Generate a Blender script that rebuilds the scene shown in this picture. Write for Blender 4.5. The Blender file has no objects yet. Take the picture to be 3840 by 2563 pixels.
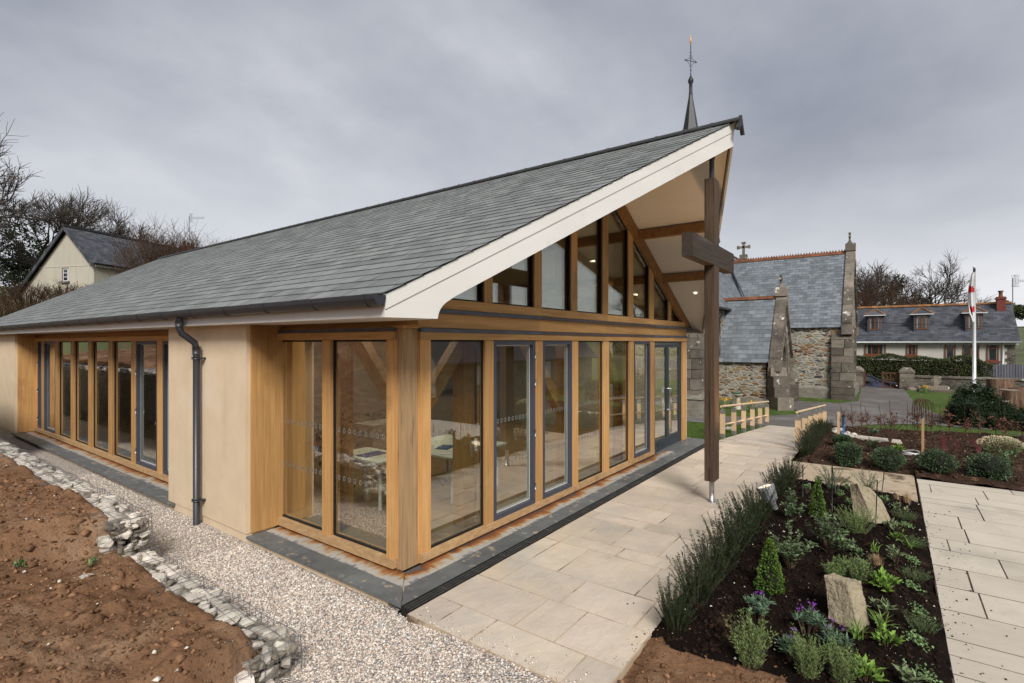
# cloud colours (multiplied by the background strength .1)
EXPO=1.32
CLD=[(.98,1.06,1.28),(1.50,1.58,1.80),(2.0,2.06,2.24),(2.75,2.76,2.9),(3.75,3.75,3.85)]
SKYSEED=3.0
import bpy, math, random
import numpy as np
from mathutils import Vector, Matrix
random.seed(7); rng = np.random.default_rng(7)
PI = math.pi
sc = bpy.context.scene
COL = sc.collection

# ------------------------------------------------------------------ mesh helper
class MB:
    def __init__(s): s.V=[]; s.n=0; s.F=[]
    def add(s, v, f, mat=0, rnd=None, smooth=False):
        v=np.asarray(v,float).reshape(-1,3); f=np.asarray(f,int)
        if f.ndim==1: f=f[None,:]
        if rnd is None: rnd=random.random()
        r=np.full(len(f),rnd) if np.isscalar(rnd) else np.asarray(rnd,float)
        s.V.append(v); s.F.append((f+s.n,mat,r,smooth)); s.n+=len(v); return s
    def hexa(s, c, mat=0, rnd=None):
        return s.add(c,[[0,3,2,1],[4,5,6,7],[0,1,5,4],[1,2,6,5],[2,3,7,6],[3,0,4,7]],mat,rnd)
    def box(s,x0,x1,y0,y1,z0,z1,mat=0,rnd=None):
        return s.hexa([(x0,y0,z0),(x1,y0,z0),(x1,y1,z0),(x0,y1,z0),(x0,y0,z1),(x1,y0,z1),(x1,y1,z1),(x0,y1,z1)],mat,rnd)
    def beam(s,p,q,w,h,up=(0,0,1),mat=0,rnd=None):
        p=np.array(p,float);q=np.array(q,float);d=q-p;d/=np.linalg.norm(d)
        a=np.cross(d,up);a/=np.linalg.norm(a);b=np.cross(a,d)
        a=a*w/2;b=b*h/2
        return s.hexa([p-a-b,p+a-b,p+a+b,p-a+b,q-a-b,q+a-b,q+a+b,q-a+b],mat,rnd)
    def prism(s,poly,off,mat=0,rnd=None):
        n=len(poly);p=np.array(poly,float);o=np.array(off,float)
        v=np.vstack([p,p+o])
        s.add(v,[list(range(n))[::-1]],mat,rnd)
        s.F.append((np.array([list(range(n,2*n))])+s.n-2*n,mat,s.F[-1][2],False))
        s.F.append((np.array([[i,(i+1)%n,(i+1)%n+n,i+n] for i in range(n)])+s.n-2*n,mat,np.full(n,s.F[-1][2][0]),False))
        return s
    def tube(s,pts,rad,n=8,mat=0,rnd=None,cap=True,smooth=True):
        P=np.array(pts,float);m=len(P)
        R=np.full(m,rad) if np.isscalar(rad) else np.array(rad,float)
        T=np.gradient(P,axis=0) if m>2 else np.repeat((P[1]-P[0])[None],m,0)
        T/=np.linalg.norm(T,axis=1)[:,None]+1e-12
        up=np.array([0,0,1.]) if abs(T[0][2])<.9 else np.array([1.,0,0])
        A=np.cross(T,up);A/=np.linalg.norm(A,axis=1)[:,None]+1e-12
        B=np.cross(T,A)
        th=np.arange(n)*2*PI/n
        v=P[:,None]+R[:,None,None]*(np.cos(th)[None,:,None]*A[:,None]+np.sin(th)[None,:,None]*B[:,None])
        f=[[i*n+j,i*n+(j+1)%n,(i+1)*n+(j+1)%n,(i+1)*n+j] for i in range(m-1) for j in range(n)]
        if rnd is None: rnd=random.random()
        s.add(v.reshape(-1,3),f,mat,rnd,smooth)
        if cap and n>2:
            b=s.n-m*n
            s.F.append((np.array([list(range(n))])+b,mat,np.array([rnd]),False))
            s.F.append((np.array([list(range(n))[::-1]])+b+(m-1)*n,mat,np.array([rnd]),False))
        return s
    def lathe(s,prof,c=(0,0,0),n=16,mat=0,rnd=None,smooth=True):
        th=np.arange(n)*2*PI/n;m=len(prof)
        v=np.array([[(c[0]+r*math.cos(t),c[1]+r*math.sin(t),c[2]+z) for t in th] for r,z in prof]).reshape(-1,3)
        f=[[i*n+j,i*n+(j+1)%n,(i+1)*n+(j+1)%n,(i+1)*n+j] for i in range(m-1) for j in range(n)]
        return s.add(v,f,mat,rnd,smooth)
    def leaves(s,P,D,Nn,L,W,mat=0,rnd=None,fold=.12):
        P=np.asarray(P,float);D=np.asarray(D,float);n=len(P)
        D=D/(np.linalg.norm(D,axis=1)[:,None]+1e-9)
        S=np.cross(D,Nn);S/=np.linalg.norm(S,axis=1)[:,None]+1e-9
        U=np.cross(S,D)
        L=np.broadcast_to(L,(n,))[:,None];W=np.broadcast_to(W,(n,))[:,None]
        m=P+D*L*.5
        v=np.stack([P,m+S*W/2+U*W*fold,P+D*L,m-S*W/2+U*W*fold],1).reshape(-1,3)
        f=np.arange(4*n).reshape(n,4)
        return s.add(v,f,mat,rng.random(n) if rnd is None else rnd)
    def data(s,name,mats):
        me=bpy.data.meshes.new(name)
        V=np.vstack(s.V)
        ls=np.concatenate([f.ravel() for f,_,_,_ in s.F]);tot=np.concatenate([np.full(len(f),f.shape[1]) for f,_,_,_ in s.F])
        me.vertices.add(len(V));me.vertices.foreach_set('co',V.ravel().astype(np.float32))
        me.loops.add(len(ls));me.loops.foreach_set('vertex_index',ls.astype(np.int32))
        me.polygons.add(len(tot));st=np.concatenate([[0],np.cumsum(tot)[:-1]])
        me.polygons.foreach_set('loop_start',st.astype(np.int32));me.polygons.foreach_set('loop_total',tot.astype(np.int32))
        me.polygons.foreach_set('material_index',np.concatenate([np.full(len(f),m) for f,m,_,_ in s.F]).astype(np.int32))
        me.polygons.foreach_set('use_smooth',np.concatenate([np.full(len(f),sm) for f,_,_,sm in s.F]))
        a=me.attributes.new('rnd','FLOAT','FACE');a.data.foreach_set('value',np.concatenate([r for _,_,r,_ in s.F]).astype(np.float32))
        for m in (mats if isinstance(mats,(list,tuple)) else [mats]): me.materials.append(m)
        me.update(calc_edges=True);me.validate();return me

def obj(name,mb,mats,parent=None,loc=(0,0,0),label=None):
    me=mb if isinstance(mb,bpy.types.Mesh) else mb.data(name,mats)
    o=bpy.data.objects.new(name,me);COL.objects.link(o);o.location=loc
    if parent is not None: o.parent=parent
    if label: o['label']=label
    return o
def tag(o,label,cat,group=None):
    o['label']=label;o['category']=cat
    if group:o['group']=group
    return o
def empty(name,loc,label,cat,group=None,rz=0):
    o=bpy.data.objects.new(name,None);COL.objects.link(o);o.location=loc;o.rotation_euler=(0,0,rz)
    o.empty_display_size=.1
    return tag(o,label,cat,group)
def struct(name,mb,mats):
    o=obj(name,mb,mats);o['kind']='structure';return o
def stuff(name,mb,mats,label,cat):
    o=obj(name,mb,mats);o['kind']='stuff';return tag(o,label,cat)
def copy_tree(o,parent=None):
    c=o.copy();COL.objects.link(c)
    if parent is not None:c.parent=parent
    for ch in list(o.children):copy_tree(ch,c)
    return c

# ------------------------------------------------------------------ materials
def M(name,base,base2=None,rough=.75,scale=6,stretch=(1,1,1),con=(.35,.65),bump=0,bscale=None,bstretch=None,rnd=0,patch=(),metal=0,spec=.4,detail=7,hue=0):
    m=bpy.data.materials.new(name);m.use_nodes=True;nt=m.node_tree;N=nt.nodes;Lk=nt.links
    b=N['Principled BSDF'];b.inputs['Roughness'].default_value=rough;b.inputs['Metallic'].default_value=metal
    b.inputs['Specular IOR Level'].default_value=spec
    tc=N.new('ShaderNodeTexCoord')
    def noise(sc_,st,det=detail):
        mp=N.new('ShaderNodeMapping');mp.inputs['Scale'].default_value=st;Lk.new(tc.outputs['Object'],mp.inputs[0])
        n=N.new('ShaderNodeTexNoise');n.inputs['Scale'].default_value=sc_;n.inputs['Detail'].default_value=det;n.inputs['Roughness'].default_value=.6
        Lk.new(mp.outputs[0],n.inputs['Vector']);return n.outputs['Fac']
    def rng_(fac,lo,hi):
        r=N.new('ShaderNodeMapRange');r.inputs['From Min'].default_value=lo;r.inputs['From Max'].default_value=hi;Lk.new(fac,r.inputs['Value']);return r.outputs[0]
    def mix(fac,a,c):
        x=N.new('ShaderNodeMix');x.data_type='RGBA';
        if isinstance(fac,float):x.inputs[0].default_value=fac
        else:Lk.new(fac,x.inputs[0])
        for i,v in ((6,a),(7,c)):
            if isinstance(v,tuple):x.inputs[i].default_value=(*v,1)
            else:Lk.new(v,x.inputs[i])
        return x.outputs[2]
    if base2 is None: base2=tuple(c*.8 for c in base)
    col=mix(rng_(noise(scale,stretch),*con),base,base2)
    for p in patch:
        col=mix(rng_(noise(p[1],p[4] if len(p)>4 else (1,1,1)),p[2],p[3]),col,p[0])
    if rnd or hue:
        at=N.new('ShaderNodeAttribute');at.attribute_name='rnd'
        h=N.new('ShaderNodeHueSaturation');Lk.new(col,h.inputs['Color'])
        r=N.new('ShaderNodeMapRange');r.inputs['To Min'].default_value=1-rnd;r.inputs['To Max'].default_value=1+rnd;Lk.new(at.outputs['Fac'],r.inputs['Value']);Lk.new(r.outputs[0],h.inputs['Value'])
        if hue:
            r2=N.new('ShaderNodeMath');r2.operation='MULTIPLY_ADD';w=N.new('ShaderNodeTexWhiteNoise');w.noise_dimensions='1D';Lk.new(at.outputs['Fac'],w.inputs['W'])
            Lk.new(w.outputs['Value'],r2.inputs[0]);r2.inputs[1].default_value=hue;r2.inputs[2].default_value=.5-hue/2;Lk.new(r2.outputs[0],h.inputs['Hue'])
        col=h.outputs['Color']
    Lk.new(col,b.inputs['Base Color'])
    if bump:
        bp=N.new('ShaderNodeBump');bp.inputs['Strength'].default_value=min(1,bump);bp.inputs['Distance'].default_value=.02
        Lk.new(noise(bscale or scale*4,bstretch or stretch,9),bp.inputs['Height']);Lk.new(bp.outputs[0],b.inputs['Normal'])
    return m
def ramp(N,Lk,fac,stops,const=False):
    r=N.new('ShaderNodeValToRGB');cr=r.color_ramp
    if const: cr.interpolation='CONSTANT'
    while len(cr.elements)<len(stops):cr.elements.new(.5)
    for e,(p,c) in zip(cr.elements,stops):e.position=p;e.color=(*c,1)
    Lk.new(fac,r.inputs[0]);return r.outputs[0]
def rubble(name,stones,mortar,scale=3.2,st=(1,1,2.6),edge=.09):
    m=bpy.data.materials.new(name);m.use_nodes=True;nt=m.node_tree;N=nt.nodes;Lk=nt.links
    b=N['Principled BSDF'];b.inputs['Roughness'].default_value=.9;b.inputs['Specular IOR Level'].default_value=.15
    tc=N.new('ShaderNodeTexCoord');mp=N.new('ShaderNodeMapping');mp.inputs['Scale'].default_value=st;Lk.new(tc.outputs['Object'],mp.inputs[0])
    nz=N.new('ShaderNodeTexNoise');nz.inputs['Scale'].default_value=2.4;nz.inputs['Detail'].default_value=3;Lk.new(mp.outputs[0],nz.inputs['Vector'])
    ad=N.new('ShaderNodeMix');ad.data_type='RGBA';ad.blend_type='LINEAR_LIGHT';ad.inputs[0].default_value=.12;Lk.new(mp.outputs[0],ad.inputs[6]);Lk.new(nz.outputs['Color'],ad.inputs[7])
    v=N.new('ShaderNodeTexVoronoi');v.inputs['Scale'].default_value=scale;Lk.new(ad.outputs[2],v.inputs['Vector'])
    e=N.new('ShaderNodeTexVoronoi');e.feature='DISTANCE_TO_EDGE';e.inputs['Scale'].default_value=scale;Lk.new(ad.outputs[2],e.inputs['Vector'])
    sp=N.new('ShaderNodeSeparateColor');Lk.new(v.outputs['Color'],sp.inputs[0])
    n=len(stones);col=ramp(N,Lk,sp.outputs[0],[(i/n,c) for i,c in enumerate(stones)],True)
    n2=N.new('ShaderNodeTexNoise');n2.inputs['Scale'].default_value=9;n2.inputs['Detail'].default_value=8;Lk.new(tc.outputs['Object'],n2.inputs['Vector'])
    mu=N.new('ShaderNodeMix');mu.data_type='RGBA';mu.blend_type='MULTIPLY';mu.inputs[0].default_value=.8;Lk.new(col,mu.inputs[6])
    Lk.new(ramp(N,Lk,n2.outputs['Fac'],[(.3,(.5,.48,.46)),(.7,(1.25,1.22,1.2))]),mu.inputs[7])
    mr=N.new('ShaderNodeMapRange');mr.inputs['From Min'].default_value=edge*.5;mr.inputs['From Max'].default_value=edge*1.3;Lk.new(e.outputs['Distance'],mr.inputs['Value'])
    mx=N.new('ShaderNodeMix');mx.data_type='RGBA';Lk.new(mr.outputs[0],mx.inputs[0]);mx.inputs[6].default_value=(*mortar,1);Lk.new(mu.outputs[2],mx.inputs[7])
    n3=N.new('ShaderNodeTexNoise');n3.inputs['Scale'].default_value=.9;n3.inputs['Detail'].default_value=6;Lk.new(tc.outputs['Object'],n3.inputs['Vector'])
    m3=N.new('ShaderNodeMix');m3.data_type='RGBA';m3.blend_type='MULTIPLY';m3.inputs[0].default_value=.7;Lk.new(mx.outputs[2],m3.inputs[6]);Lk.new(ramp(N,Lk,n3.outputs['Fac'],[(.35,(.62,.6,.58)),(.62,(1.1,1.1,1.1))]),m3.inputs[7])
    Lk.new(m3.outputs[2],b.inputs['Base Color'])
    bp=N.new('ShaderNodeBump');bp.inputs['Strength'].default_value=.7;bp.inputs['Distance'].default_value=.05;Lk.new(mr.outputs[0],bp.inputs['Height']);Lk.new(bp.outputs[0],b.inputs['Normal'])
    return m
def gravel_mat(name):
    m=bpy.data.materials.new(name);m.use_nodes=True;nt=m.node_tree;N=nt.nodes;Lk=nt.links
    b=N['Principled BSDF'];b.inputs['Roughness'].default_value=.9;b.inputs['Specular IOR Level'].default_value=.2
    tc=N.new('ShaderNodeTexCoord')
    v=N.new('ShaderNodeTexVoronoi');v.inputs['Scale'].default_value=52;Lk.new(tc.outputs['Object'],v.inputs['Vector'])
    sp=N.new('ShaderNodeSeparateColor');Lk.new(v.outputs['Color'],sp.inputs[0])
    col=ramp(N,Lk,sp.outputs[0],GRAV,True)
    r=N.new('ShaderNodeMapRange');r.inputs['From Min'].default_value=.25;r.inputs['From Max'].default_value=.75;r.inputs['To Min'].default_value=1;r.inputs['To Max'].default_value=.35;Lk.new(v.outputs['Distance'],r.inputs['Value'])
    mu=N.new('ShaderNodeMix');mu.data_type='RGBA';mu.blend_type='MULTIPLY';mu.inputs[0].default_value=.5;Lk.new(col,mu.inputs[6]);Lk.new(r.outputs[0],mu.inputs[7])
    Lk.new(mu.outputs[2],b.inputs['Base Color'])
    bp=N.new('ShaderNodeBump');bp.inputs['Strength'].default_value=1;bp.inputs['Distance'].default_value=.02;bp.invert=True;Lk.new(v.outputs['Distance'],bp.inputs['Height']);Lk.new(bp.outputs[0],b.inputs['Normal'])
    return m
GRAV=[(0,(.60,.52,.44)),(.15,(.46,.385,.32)),(.30,(.68,.62,.55)),(.44,(.38,.345,.315)),(.54,(.60,.48,.40)),(.67,(.78,.72,.65)),(.80,(.50,.455,.41)),(.90,(.24,.23,.225)),(.95,(.58,.44,.33))]
def attr_ramp(name,stops,rough=.85):
    m=bpy.data.materials.new(name);m.use_nodes=True;N=m.node_tree.nodes;Lk=m.node_tree.links
    a=N.new('ShaderNodeAttribute');a.attribute_name='rnd';b=N['Principled BSDF'];b.inputs['Roughness'].default_value=rough;b.inputs['Specular IOR Level'].default_value=.25
    Lk.new(ramp(N,Lk,a.outputs['Fac'],stops,True),b.inputs['Base Color']);return m
def emis(name,col,st):
    m=bpy.data.materials.new(name);m.use_nodes=True;b=m.node_tree.nodes['Principled BSDF']
    b.inputs['Base Color'].default_value=(*col,1);b.inputs['Emission Color'].default_value=(*col,1);b.inputs['Emission Strength'].default_value=st;return m
def glass_mat(name,ior=1.9,boost=1.35,tint=(.88,.91,.87)):
    m=bpy.data.materials.new(name);m.use_nodes=True;nt=m.node_tree;N=nt.nodes;Lk=nt.links;N.clear()
    o=N.new('ShaderNodeOutputMaterial');t=N.new('ShaderNodeBsdfTransparent');t.inputs[0].default_value=(*tint,1)
    g=N.new('ShaderNodeBsdfGlossy');g.inputs['Roughness'].default_value=.0;g.inputs[0].default_value=(1,1,1,1)
    tc=N.new('ShaderNodeTexCoord');nz=N.new('ShaderNodeTexNoise');nz.inputs['Scale'].default_value=1.3;nz.inputs['Detail'].default_value=1;Lk.new(tc.outputs['Object'],nz.inputs['Vector'])
    bp=N.new('ShaderNodeBump');bp.inputs['Strength'].default_value=.022;bp.inputs['Distance'].default_value=.02;Lk.new(nz.outputs['Fac'],bp.inputs['Height']);Lk.new(bp.outputs[0],g.inputs['Normal'])
    f=N.new('ShaderNodeFresnel');f.inputs['IOR'].default_value=ior
    ge=N.new('ShaderNodeNewGeometry');a=N.new('ShaderNodeMath');a.operation='SUBTRACT';a.inputs[0].default_value=boost;Lk.new(ge.outputs['Backfacing'],a.inputs[1])
    a2=N.new('ShaderNodeMath');a2.operation='MULTIPLY';Lk.new(ge.outputs['Backfacing'],a2.inputs[0]);a2.inputs[1].default_value=boost
    a.inputs[1].default_value=0;Lk.new(a2.outputs[0],a.inputs[1])
    mu=N.new('ShaderNodeMath');mu.operation='MULTIPLY';mu.use_clamp=True;Lk.new(f.outputs[0],mu.inputs[0]);Lk.new(a.outputs[0],mu.inputs[1])
    mx=N.new('ShaderNodeMixShader');Lk.new(mu.outputs[0],mx.inputs[0]);Lk.new(t.outputs[0],mx.inputs[1]);Lk.new(g.outputs[0],mx.inputs[2]);Lk.new(mx.outputs[0],o.inputs[0]);return m

OAK=((.58,.335,.13),(.41,.215,.075))
def oak(name,ax,a=OAK[0],b=OAK[1],patch=()):
    st={'x':(.6,14,14),'y':(14,.6,14),'z':(14,14,.6)}[ax]
    return M(name,a,b,rough=.6,scale=2.2,stretch=st,con=(.3,.7),bump=.25,bscale=5,patch=[((.27,.125,.042),1.5,.58,.78,tuple(1 if v>1 else .5 for v in st)),((.60,.37,.17),.9,.60,.8,(1,1,1)),((.10,.05,.025),6,.72,.78,(1,1,1))]+list(patch),rnd=.17,spec=.3)
m_oakx=oak('oak_x','x');m_oaky=oak('oak_y','y');m_oakz=oak('oak_z','z')
m_oakd=M('oak_shaded',(.30,.155,.06),(.20,.10,.04),rough=.65,scale=9,bump=.2,spec=.25)  # darker oak copy for rafters and purlins, shade under the roof put into the colour
m_oakold=M('oak_weathered',(.48,.31,.155),(.27,.175,.10),rough=.75,scale=2.2,stretch=(12,12,.5),con=(.3,.7),bump=.4,patch=[((.5,.33,.17),1.4,.55,.7,(2,2,.6)),((.085,.065,.05),2.2,.58,.72,(6,6,.5))],spec=.25)
m_sill=M('oak_sill',(.50,.33,.17),(.36,.22,.11),rough=.7,scale=2.2,stretch=(4,4,12),bump=.3,spec=.25,rnd=.1,patch=[((.25,.17,.10),2.5,.6,.8)])
m_crossz=M('dark_oak_z',(.105,.065,.038),(.045,.029,.019),rough=.7,scale=2.4,stretch=(16,16,.5),bump=.6,patch=[((.15,.095,.058),1.2,.56,.76,(3,3,.4)),((.012,.009,.008),3,.58,.66,(14,14,.35)),((.19,.165,.14),2,.66,.76,(12,12,.4))],spec=.3)
m_crossx=M('dark_oak_x',(.065,.046,.032),(.028,.021,.016),rough=.7,scale=2.4,stretch=(.5,16,16),bump=.6,patch=[((.12,.105,.09),1.3,.60,.80,(.5,3,3)),((.01,.008,.007),3,.6,.68,(.4,14,14))],spec=.3)
m_render=M('render',(.68,.545,.385),(.63,.495,.345),rough=.95,scale=3,bump=.15,bscale=90,patch=[((.71,.59,.45),.8,.55,.75),((.55,.43,.305),1.1,.60,.80,(3,3,.3)),((.50,.40,.29),7,.68,.76)],spec=.1)
m_white=M('white_paint',(.66,.645,.62),(.62,.605,.575),rough=.55,scale=1.5,bump=.03,bscale=30,stretch=(.5,.5,2),patch=[((.55,.53,.50),1.1,.58,.82),((.50,.485,.45),2.2,.63,.80,(2.5,2.5,.3))],spec=.3)
m_soffit=M('soffit_boards',(.72,.67,.61),(.68,.63,.57),rough=.7,scale=3,bump=.06,stretch=(6,.6,6),spec=.2)
m_slate=M('roof_slate',(.198,.207,.201),(.150,.159,.154),rough=.62,scale=7,stretch=(1,1,1),con=(.3,.7),bump=.2,bscale=24,rnd=.22,patch=[((.21,.215,.195),2.2,.6,.75)],spec=.4)
m_slateb=M('church_slate',(.17,.19,.21),(.125,.14,.155),rough=.6,scale=5,bump=.2,rnd=.28,patch=[((.25,.26,.26),1.7,.62,.8)],spec=.5)
m_slated=M('house_slate',(.075,.08,.095),(.05,.053,.062),rough=.65,scale=2,bump=.2,rnd=.35,patch=[((.13,.135,.14),1.5,.58,.75)],spec=.4)
m_dark=M('roof_underlay',(.012,.012,.013),rough=.9)
m_ridge=M('ridge_tile',(.035,.034,.035),(.025,.025,.026),rough=.7,scale=8,bump=.2)
m_gutter=M('gutter_plastic',(.032,.034,.042),(.027,.029,.036),rough=.38,scale=6,spec=.5)
m_grey=M('grey_paint',(.062,.066,.088),(.054,.058,.076),rough=.45,scale=5,spec=.4)
m_door=M('door_metal',(.030,.042,.052),(.024,.034,.042),rough=.4,scale=5,spec=.5)
m_gasket=M('black_gasket',(.008,.008,.008),rough=.6)
m_lead=M('lead_flashing',(.10,.115,.15),(.055,.06,.075),rough=.5,scale=7,stretch=(1,1,3),con=(.3,.7),bump=.2,patch=[((.16,.10,.055),5,.62,.75)],spec=.5)
m_leadx=M('stained_lead',(.10,.10,.12),(.05,.035,.03),rough=.55,scale=9,stretch=(3,1,1),con=(.3,.7),bump=.2,patch=[((.15,.07,.03),9,.5,.65,(2,1,1))])
m_sl_out=M('slate_sill',(.125,.135,.14),(.085,.094,.10),rough=.55,scale=5,bump=.15,rnd=.15,patch=[((.36,.30,.21),8,.575,.66),((.13,.14,.14),1.7,.5,.7)],spec=.5)
def stained(name,ax):
    m=bpy.data.materials.new(name);m.use_nodes=True;nt=m.node_tree;N=nt.nodes;Lk=nt.links;b=N['Principled BSDF'];b.inputs['Roughness'].default_value=.6
    tc=N.new('ShaderNodeTexCoord');sp=N.new('ShaderNodeSeparateXYZ');Lk.new(tc.outputs['Object'],sp.inputs[0])
    t=N.new('ShaderNodeMapRange');t.inputs['From Min'].default_value=.25;t.inputs['From Max'].default_value=.50;t.clamp=False;Lk.new(sp.outputs['Y' if ax=='x' else 'X'],t.inputs['Value'])
    def nz(sc_,st):
        mp=N.new('ShaderNodeMapping');mp.inputs['Scale'].default_value=st;Lk.new(tc.outputs['Object'],mp.inputs[0]);n=N.new('ShaderNodeTexNoise');n.inputs['Scale'].default_value=sc_;n.inputs['Detail'].default_value=6;n.inputs['Roughness'].default_value=.65;Lk.new(mp.outputs[0],n.inputs['Vector']);return n.outputs['Fac']
    st=(1,.22,1) if ax=='x' else (.22,1,1)
    a=N.new('ShaderNodeMath');a.operation='MULTIPLY_ADD';Lk.new(nz(16,st),a.inputs[0]);a.inputs[1].default_value=1.5;Lk.new(t.outputs[0],a.inputs[2])
    a2=N.new('ShaderNodeMath');a2.operation='MULTIPLY_ADD';Lk.new(nz(1.7,(1,1,1)),a2.inputs[0]);a2.inputs[1].default_value=2.2;Lk.new(a.outputs[0],a2.inputs[2])
    f=N.new('ShaderNodeMapRange');f.inputs['From Min'].default_value=1.35;f.inputs['From Max'].default_value=3.1;Lk.new(a2.outputs[0],f.inputs['Value'])
    col=ramp(N,Lk,f.outputs[0],[(0,(.12,.13,.145)),(.24,(.17,.175,.185)),(.34,(.40,.385,.36)),(.50,(.36,.32,.26)),(.58,(.34,.20,.085)),(.70,(.27,.095,.028)),(.86,(.13,.055,.025)),(1,(.09,.09,.095))])
    Lk.new(col,b.inputs['Base Color']);return m
m_sl_in=stained('stained_slate_front','x');m_sl_ins=stained('stained_slate_side','y')
m_drainb=M('drain_body',(.008,.008,.008),rough=.8)
m_drain=M('drain_plastic',(.045,.045,.047),(.085,.08,.072),rough=.6,scale=12)
m_steel=M('steel',(.42,.41,.40),(.36,.355,.35),rough=.4,scale=6,metal=.85)
m_zinc=M('galvanised_wire',(.30,.31,.33),rough=.4,metal=.6)
m_lathe=M('pale_wood_z',(.62,.45,.28),(.52,.36,.21),rough=.7,scale=2.2,stretch=(10,10,.6),bump=.2,rnd=.12)
m_lathex=M('pale_wood_x',(.66,.50,.32),(.56,.41,.25),rough=.7,scale=2.2,stretch=(.6,10,10),bump=.2)
m_flag=M('sandstone_flag',(.56,.48,.39),(.46,.395,.32),rough=.85,scale=2.2,con=(.3,.7),bump=.7,bscale=7,bstretch=(.7,1.2,1),rnd=.12,hue=.012,patch=[((.56,.455,.335),1.3,.54,.76),((.43,.39,.34),.9,.54,.70),((.30,.24,.165),3,.66,.80,(.85,1.15,1)),((.24,.18,.12),8,.70,.76,(.7,1.3,1))],spec=.2)
m_flagr=M('sandstone_flag_pale',(.55,.49,.405),(.48,.425,.35),rough=.85,scale=2,con=(.3,.7),bump=.4,bscale=9,bstretch=(1,.5,1),rnd=.08,hue=.012,patch=[((.41,.34,.245),2.2,.60,.8),((.36,.33,.28),.8,.58,.75),((.25,.18,.12),9,.68,.74),((.33,.27,.20),3,.66,.78,(1.6,.5,1))],spec=.2)
m_joint=M('mortar_joint',(.48,.385,.275),(.38,.29,.20),rough=.95,scale=5,patch=[((.13,.09,.055),1.5,.53,.60)])
m_jointd=M('soil_joint',(.05,.034,.025),(.14,.10,.07),rough=1,scale=6,con=(.5,.75))
m_soil=M('red_soil',(.26,.145,.080),(.125,.066,.037),rough=1,scale=1.6,con=(.3,.68),bump=1,bscale=34,patch=[((.34,.22,.135),.8,.52,.70),((.062,.032,.019),6,.54,.68),((.25,.145,.085),12,.58,.68),((.05,.026,.016),22,.60,.68),((.40,.31,.21),26,.70,.75)],spec=.05,detail=10)
m_mulch=M('dark_mulch',(.009,.0062,.005),(.018,.0115,.0085),rough=1,scale=3,con=(.45,.7),bump=1,bscale=30,patch=[((.075,.044,.029),2.4,.60,.74),((.18,.12,.08),22,.71,.76)],spec=.05,detail=10)
m_bed=M('brown_bed_soil',(.058,.035,.024),(.033,.02,.0145),rough=1,scale=3,bump=1,bscale=26,patch=[((.15,.09,.06),5,.56,.7),((.26,.19,.14),20,.68,.74)],spec=.05,detail=10)
m_clodt=M('tan_chip',(.30,.22,.15),(.20,.14,.09),rough=.95,scale=12,rnd=.4)
m_clod=M('soil_clod',(.26,.145,.08),(.14,.073,.04),rough=1,scale=18,bump=.6,rnd=.45,spec=.05)
m_clodd=M('mulch_clod',(.013,.0085,.0065),(.028,.017,.012),rough=1,scale=18,bump=.6,rnd=.5,spec=.05)
m_clodf=M('bed_clod',(.065,.039,.027),(.04,.024,.017),rough=1,scale=18,bump=.6,rnd=.5,spec=.05)
m_infill=M('shaded_rubble_infill',(.26,.225,.18),(.16,.135,.105),rough=1,scale=9,bump=.8,rnd=.4)  # infill stones coloured dark so the gaps between gabion stones look shaded
m_gabion=M('gabion_stone',(.74,.68,.60),(.50,.445,.37),rough=.95,scale=7,con=(.3,.7),bump=1,bscale=30,rnd=.34,hue=.03,patch=[((.25,.255,.26),4,.57,.68),((.36,.22,.125),5,.60,.72),((.62,.58,.52),3,.62,.74)],spec=.2)
m_rock=M('granite_rock',(.38,.32,.22),(.25,.215,.145),rough=.9,scale=5,con=(.3,.7),bump=1,bscale=40,patch=[((.14,.14,.10),2.4,.60,.74),((.55,.46,.34),3.4,.6,.75),((.10,.10,.085),14,.64,.72)],spec=.2)
m_granite=M('granite_ashlar',(.215,.185,.15),(.125,.107,.087),rough=.9,scale=2.2,con=(.3,.7),bump=1,bscale=12,rnd=.38,hue=.02,patch=[((.075,.068,.055),1.3,.52,.70),((.58,.55,.49),2.6,.61,.66),((.05,.046,.038),4,.62,.70)],spec=.15)
m_asph=M('asphalt',(.145,.130,.120),(.115,.104,.097),rough=.95,scale=1.2,bump=.4,bscale=60,patch=[((.20,.19,.18),.5,.5,.7)],spec=.2)
m_lawn=M('lawn',(.085,.125,.034),(.055,.09,.022),rough=.95,scale=2.5,bump=.8,bscale=70,patch=[((.14,.17,.04),1.1,.58,.75)],spec=.1)
m_grassb=M('grass_blade',(.095,.15,.03),(.06,.105,.02),rough=.7,rnd=.4,spec=.2)
m_field=M('rough_field',(.10,.12,.04),(.06,.07,.03),rough=1,scale=.25,bump=.5,patch=[((.12,.09,.05),.6,.5,.7)])
m_brush=M('brown_scrub',(.085,.052,.032),(.05,.032,.022),rough=1,scale=1,rnd=.4,spec=.05)
m_twig=M('bare_twig',(.10,.084,.072),(.07,.058,.05),rough=.9,rnd=.3,spec=.1)
m_twigr=M('reddish_twig',(.10,.062,.042),(.065,.042,.03),rough=.9,rnd=.35,spec=.1)
m_bark=M('bark',(.05,.043,.035),(.03,.027,.022),rough=.95,scale=4,bump=.6)
m_ivy=M('ivy_leaf',(.028,.042,.014),(.016,.026,.010),rough=.6,scale=2,rnd=.5,spec=.3)
m_yew=M('yew_leaf',(.020,.044,.011),(.010,.024,.006),rough=.55,scale=6,rnd=.5,spec=.35)
m_hedge=M('privet_leaf',(.085,.10,.036),(.045,.058,.022),rough=.6,scale=2,rnd=.5,spec=.3,patch=[((.10,.055,.035),1.6,.56,.7)])
m_box=M('box_leaf',(.12,.20,.03),(.065,.125,.018),rough=.5,rnd=.4,spec=.4)
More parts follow.
